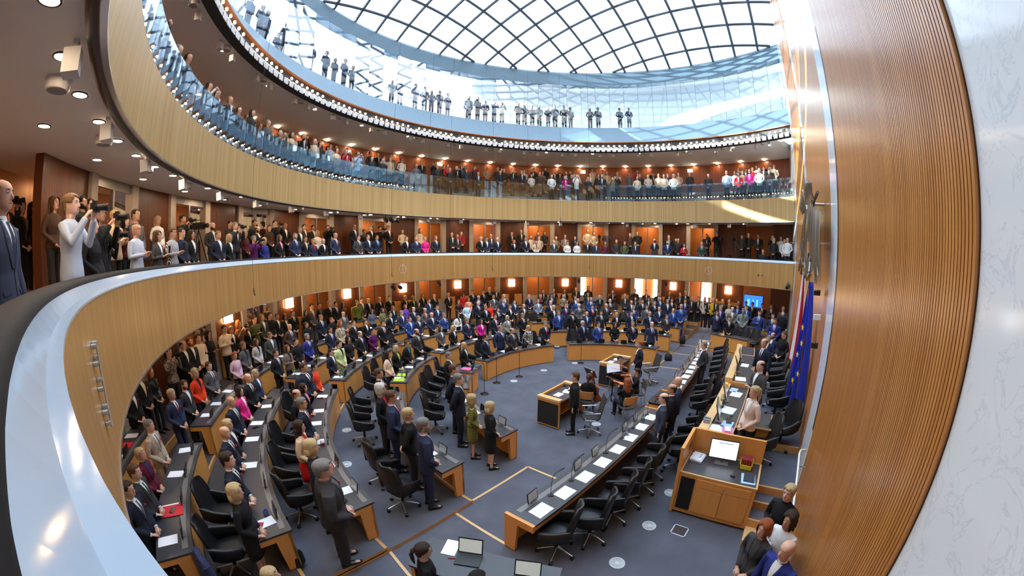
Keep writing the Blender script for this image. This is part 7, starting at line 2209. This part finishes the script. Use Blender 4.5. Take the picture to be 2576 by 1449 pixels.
# floor microphone stands by the front desks
for i, (x, y) in enumerate(((-1.25, 3.95), (-.2, 3.75), (2.75, 2.75), (-2.3, 3.55))):
    t = thing('microphone_stand', 'black floor microphone stand before the front row, %s from left' % ('second', 'third', 'fourth', 'first')[i], 'microphone stand', (x, y, 0), 0, 'floor microphone stands')
    b = MB(); b.lathe([(.14, 0), (.14, .012), (.03, .025)], 18); b.build('foot', BLACKM, t)
    b = MB(); b.tube([(0, 0, .02), (0, 0, .98)], .01, 6); b.build('pole', BLACKM, t)
    b = MB(); b.tube([(0, 0, .98), (.05, .1, 1.05), (.06, .16, 1.02)], [.012, .014, .02], 6); b.build('microphone_head', BLACK, t)
# ------------------------------------------------------------------ equipment on the lower gallery
def held(x, y, z, rz, label, kind):
    if kind == 'phone':
        b = MB(); b.box(0, 0, 0, .010, .074, .15); return tag(b.build('phone', PH, None, (x, y, z), rz), label, 'phone', 'held phones')
    t = thing('photo_camera', label, 'camera', (x, y, z), rz, 'held cameras')
    b = MB(); b.box(0, 0, -.05, .07, .15, .1); b.box(0, 0, .05, .06, .06, .03); b.build('camera_body', BLACK, t)
    b = MB(); b.tube([(.03, 0, 0), (.1, 0, 0), (.19, 0, 0)], [.04, .038, .046], 12); b.build('lens', BLACK, t)
hc = defaultdict(int)
for r, lab, w, x, y in PEOPLE:
    m_ = r.data
    hx = None
    s = r.scale[2]; f = r.rotation_euler[2]
    isph = any(m_ is v['body'] for k_, v in PM.items() if isinstance(v, dict) and k_[1] == 'photo')
    ish = any(m_ is v['body'] for k_, v in PM.items() if isinstance(v, dict) and k_[1] == 'hold')
    if isph: hx = (.335, 1.60, 'camera')
    elif ish: hx = (.36, 1.24, 'phone')
    if hx and hypot(x + 10.57, y + 4.48) < 24:
        px, py, pz = x + hx[0] * s * cos(f), y + hx[0] * s * sin(f), r.location[2] + hx[1] * s
        short = r['label'].split(' in ')[0]
        hc[hx[2]] += 1
        held(px, py, pz, f, '%s held by the %s' % ('phone' if hx[2] == 'phone' else 'camera', ' '.join(r['label'].replace(' such from left', ' from left').split()[:12])), hx[2])
for i, (a, r) in enumerate(((140.3, 12.9), (106.8, 12.9), (29, 12.9), (-2.6, 12.8), (-6.2, 12.8), (-9.6, 12.8), (-13, 12.8))):
    x, y, _ = pol(r, a)
    t = thing('video_camera', 'black video camera on a tripod on the lower gallery, %s from left' % nth(i), 'video camera', (x, y, 4.25), RAD(a), 'video cameras on the lower gallery')
    b = MB(); b.box(0, 0, 1.32, .42, .16, .2); b.build('camera_body', BLACK, t)
    b = MB(); b.tube([(-.2, 0, 1.42), (-.36, 0, 1.42)], [.06, .075], 10); b.build('lens', BLACKM, t)
    b = MB(); b.tube([(.1, 0, 1.52), (.1, 0, 1.6), (-.1, 0, 1.6), (-.1, 0, 1.52)], .014, 6); b.build('handle', BLACKM, t)
    for k in range(3): an = 2 * pi * k / 3; b = MB(); b.tube([(0, 0, 1.32), (.38 * cos(an), .38 * sin(an), .0)], .016, 6); b.build('leg', BLACKM, t)
# black visitor chairs on the near part of the lower gallery
for i, (a, r) in enumerate(((-170.5, 12.05), (-173.6, 12.1), (-176.6, 12.1), (-168, 12.8), (-171.5, 12.85))):
    x, y, _ = pol(r, a)
    t = thing('visitor_chair', 'black visitor chair with steel arms behind the gallery rail, %s' % ('nearest', 'second', 'third', 'nearest of the rear row', 'second of the rear row')[i], 'chair', (x, y, 3.75 if r < 12.3 else (4.0 if r < 12.75 else 4.25)), RAD(a) + pi, 'visitor chairs on the lower gallery')
    b = MB(); loft(b, [sup(0, 0, .42, .19, .2), sup(0, 0, .44, .22, .22), sup(0, 0, .48, .21, .21)]); b.build('seat', LEATHER, t)
    b = MB(); loft(b, [sup(-.2, 0, .5, .025, .18), sup(-.21, 0, .54, .03, .21), sup(-.24, 0, .8, .03, .21), sup(-.245, 0, .85, .02, .17)]); b.build('backrest', LEATHER, t)
    for s in (-1, 1):
        b = MB(); b.tube([(-.2, s * .24, 0), (-.2, s * .24, .66), (.2, s * .24, .66), (.2, s * .24, 0)], .012, 6); b.build('arm_frame', CHROME, t)
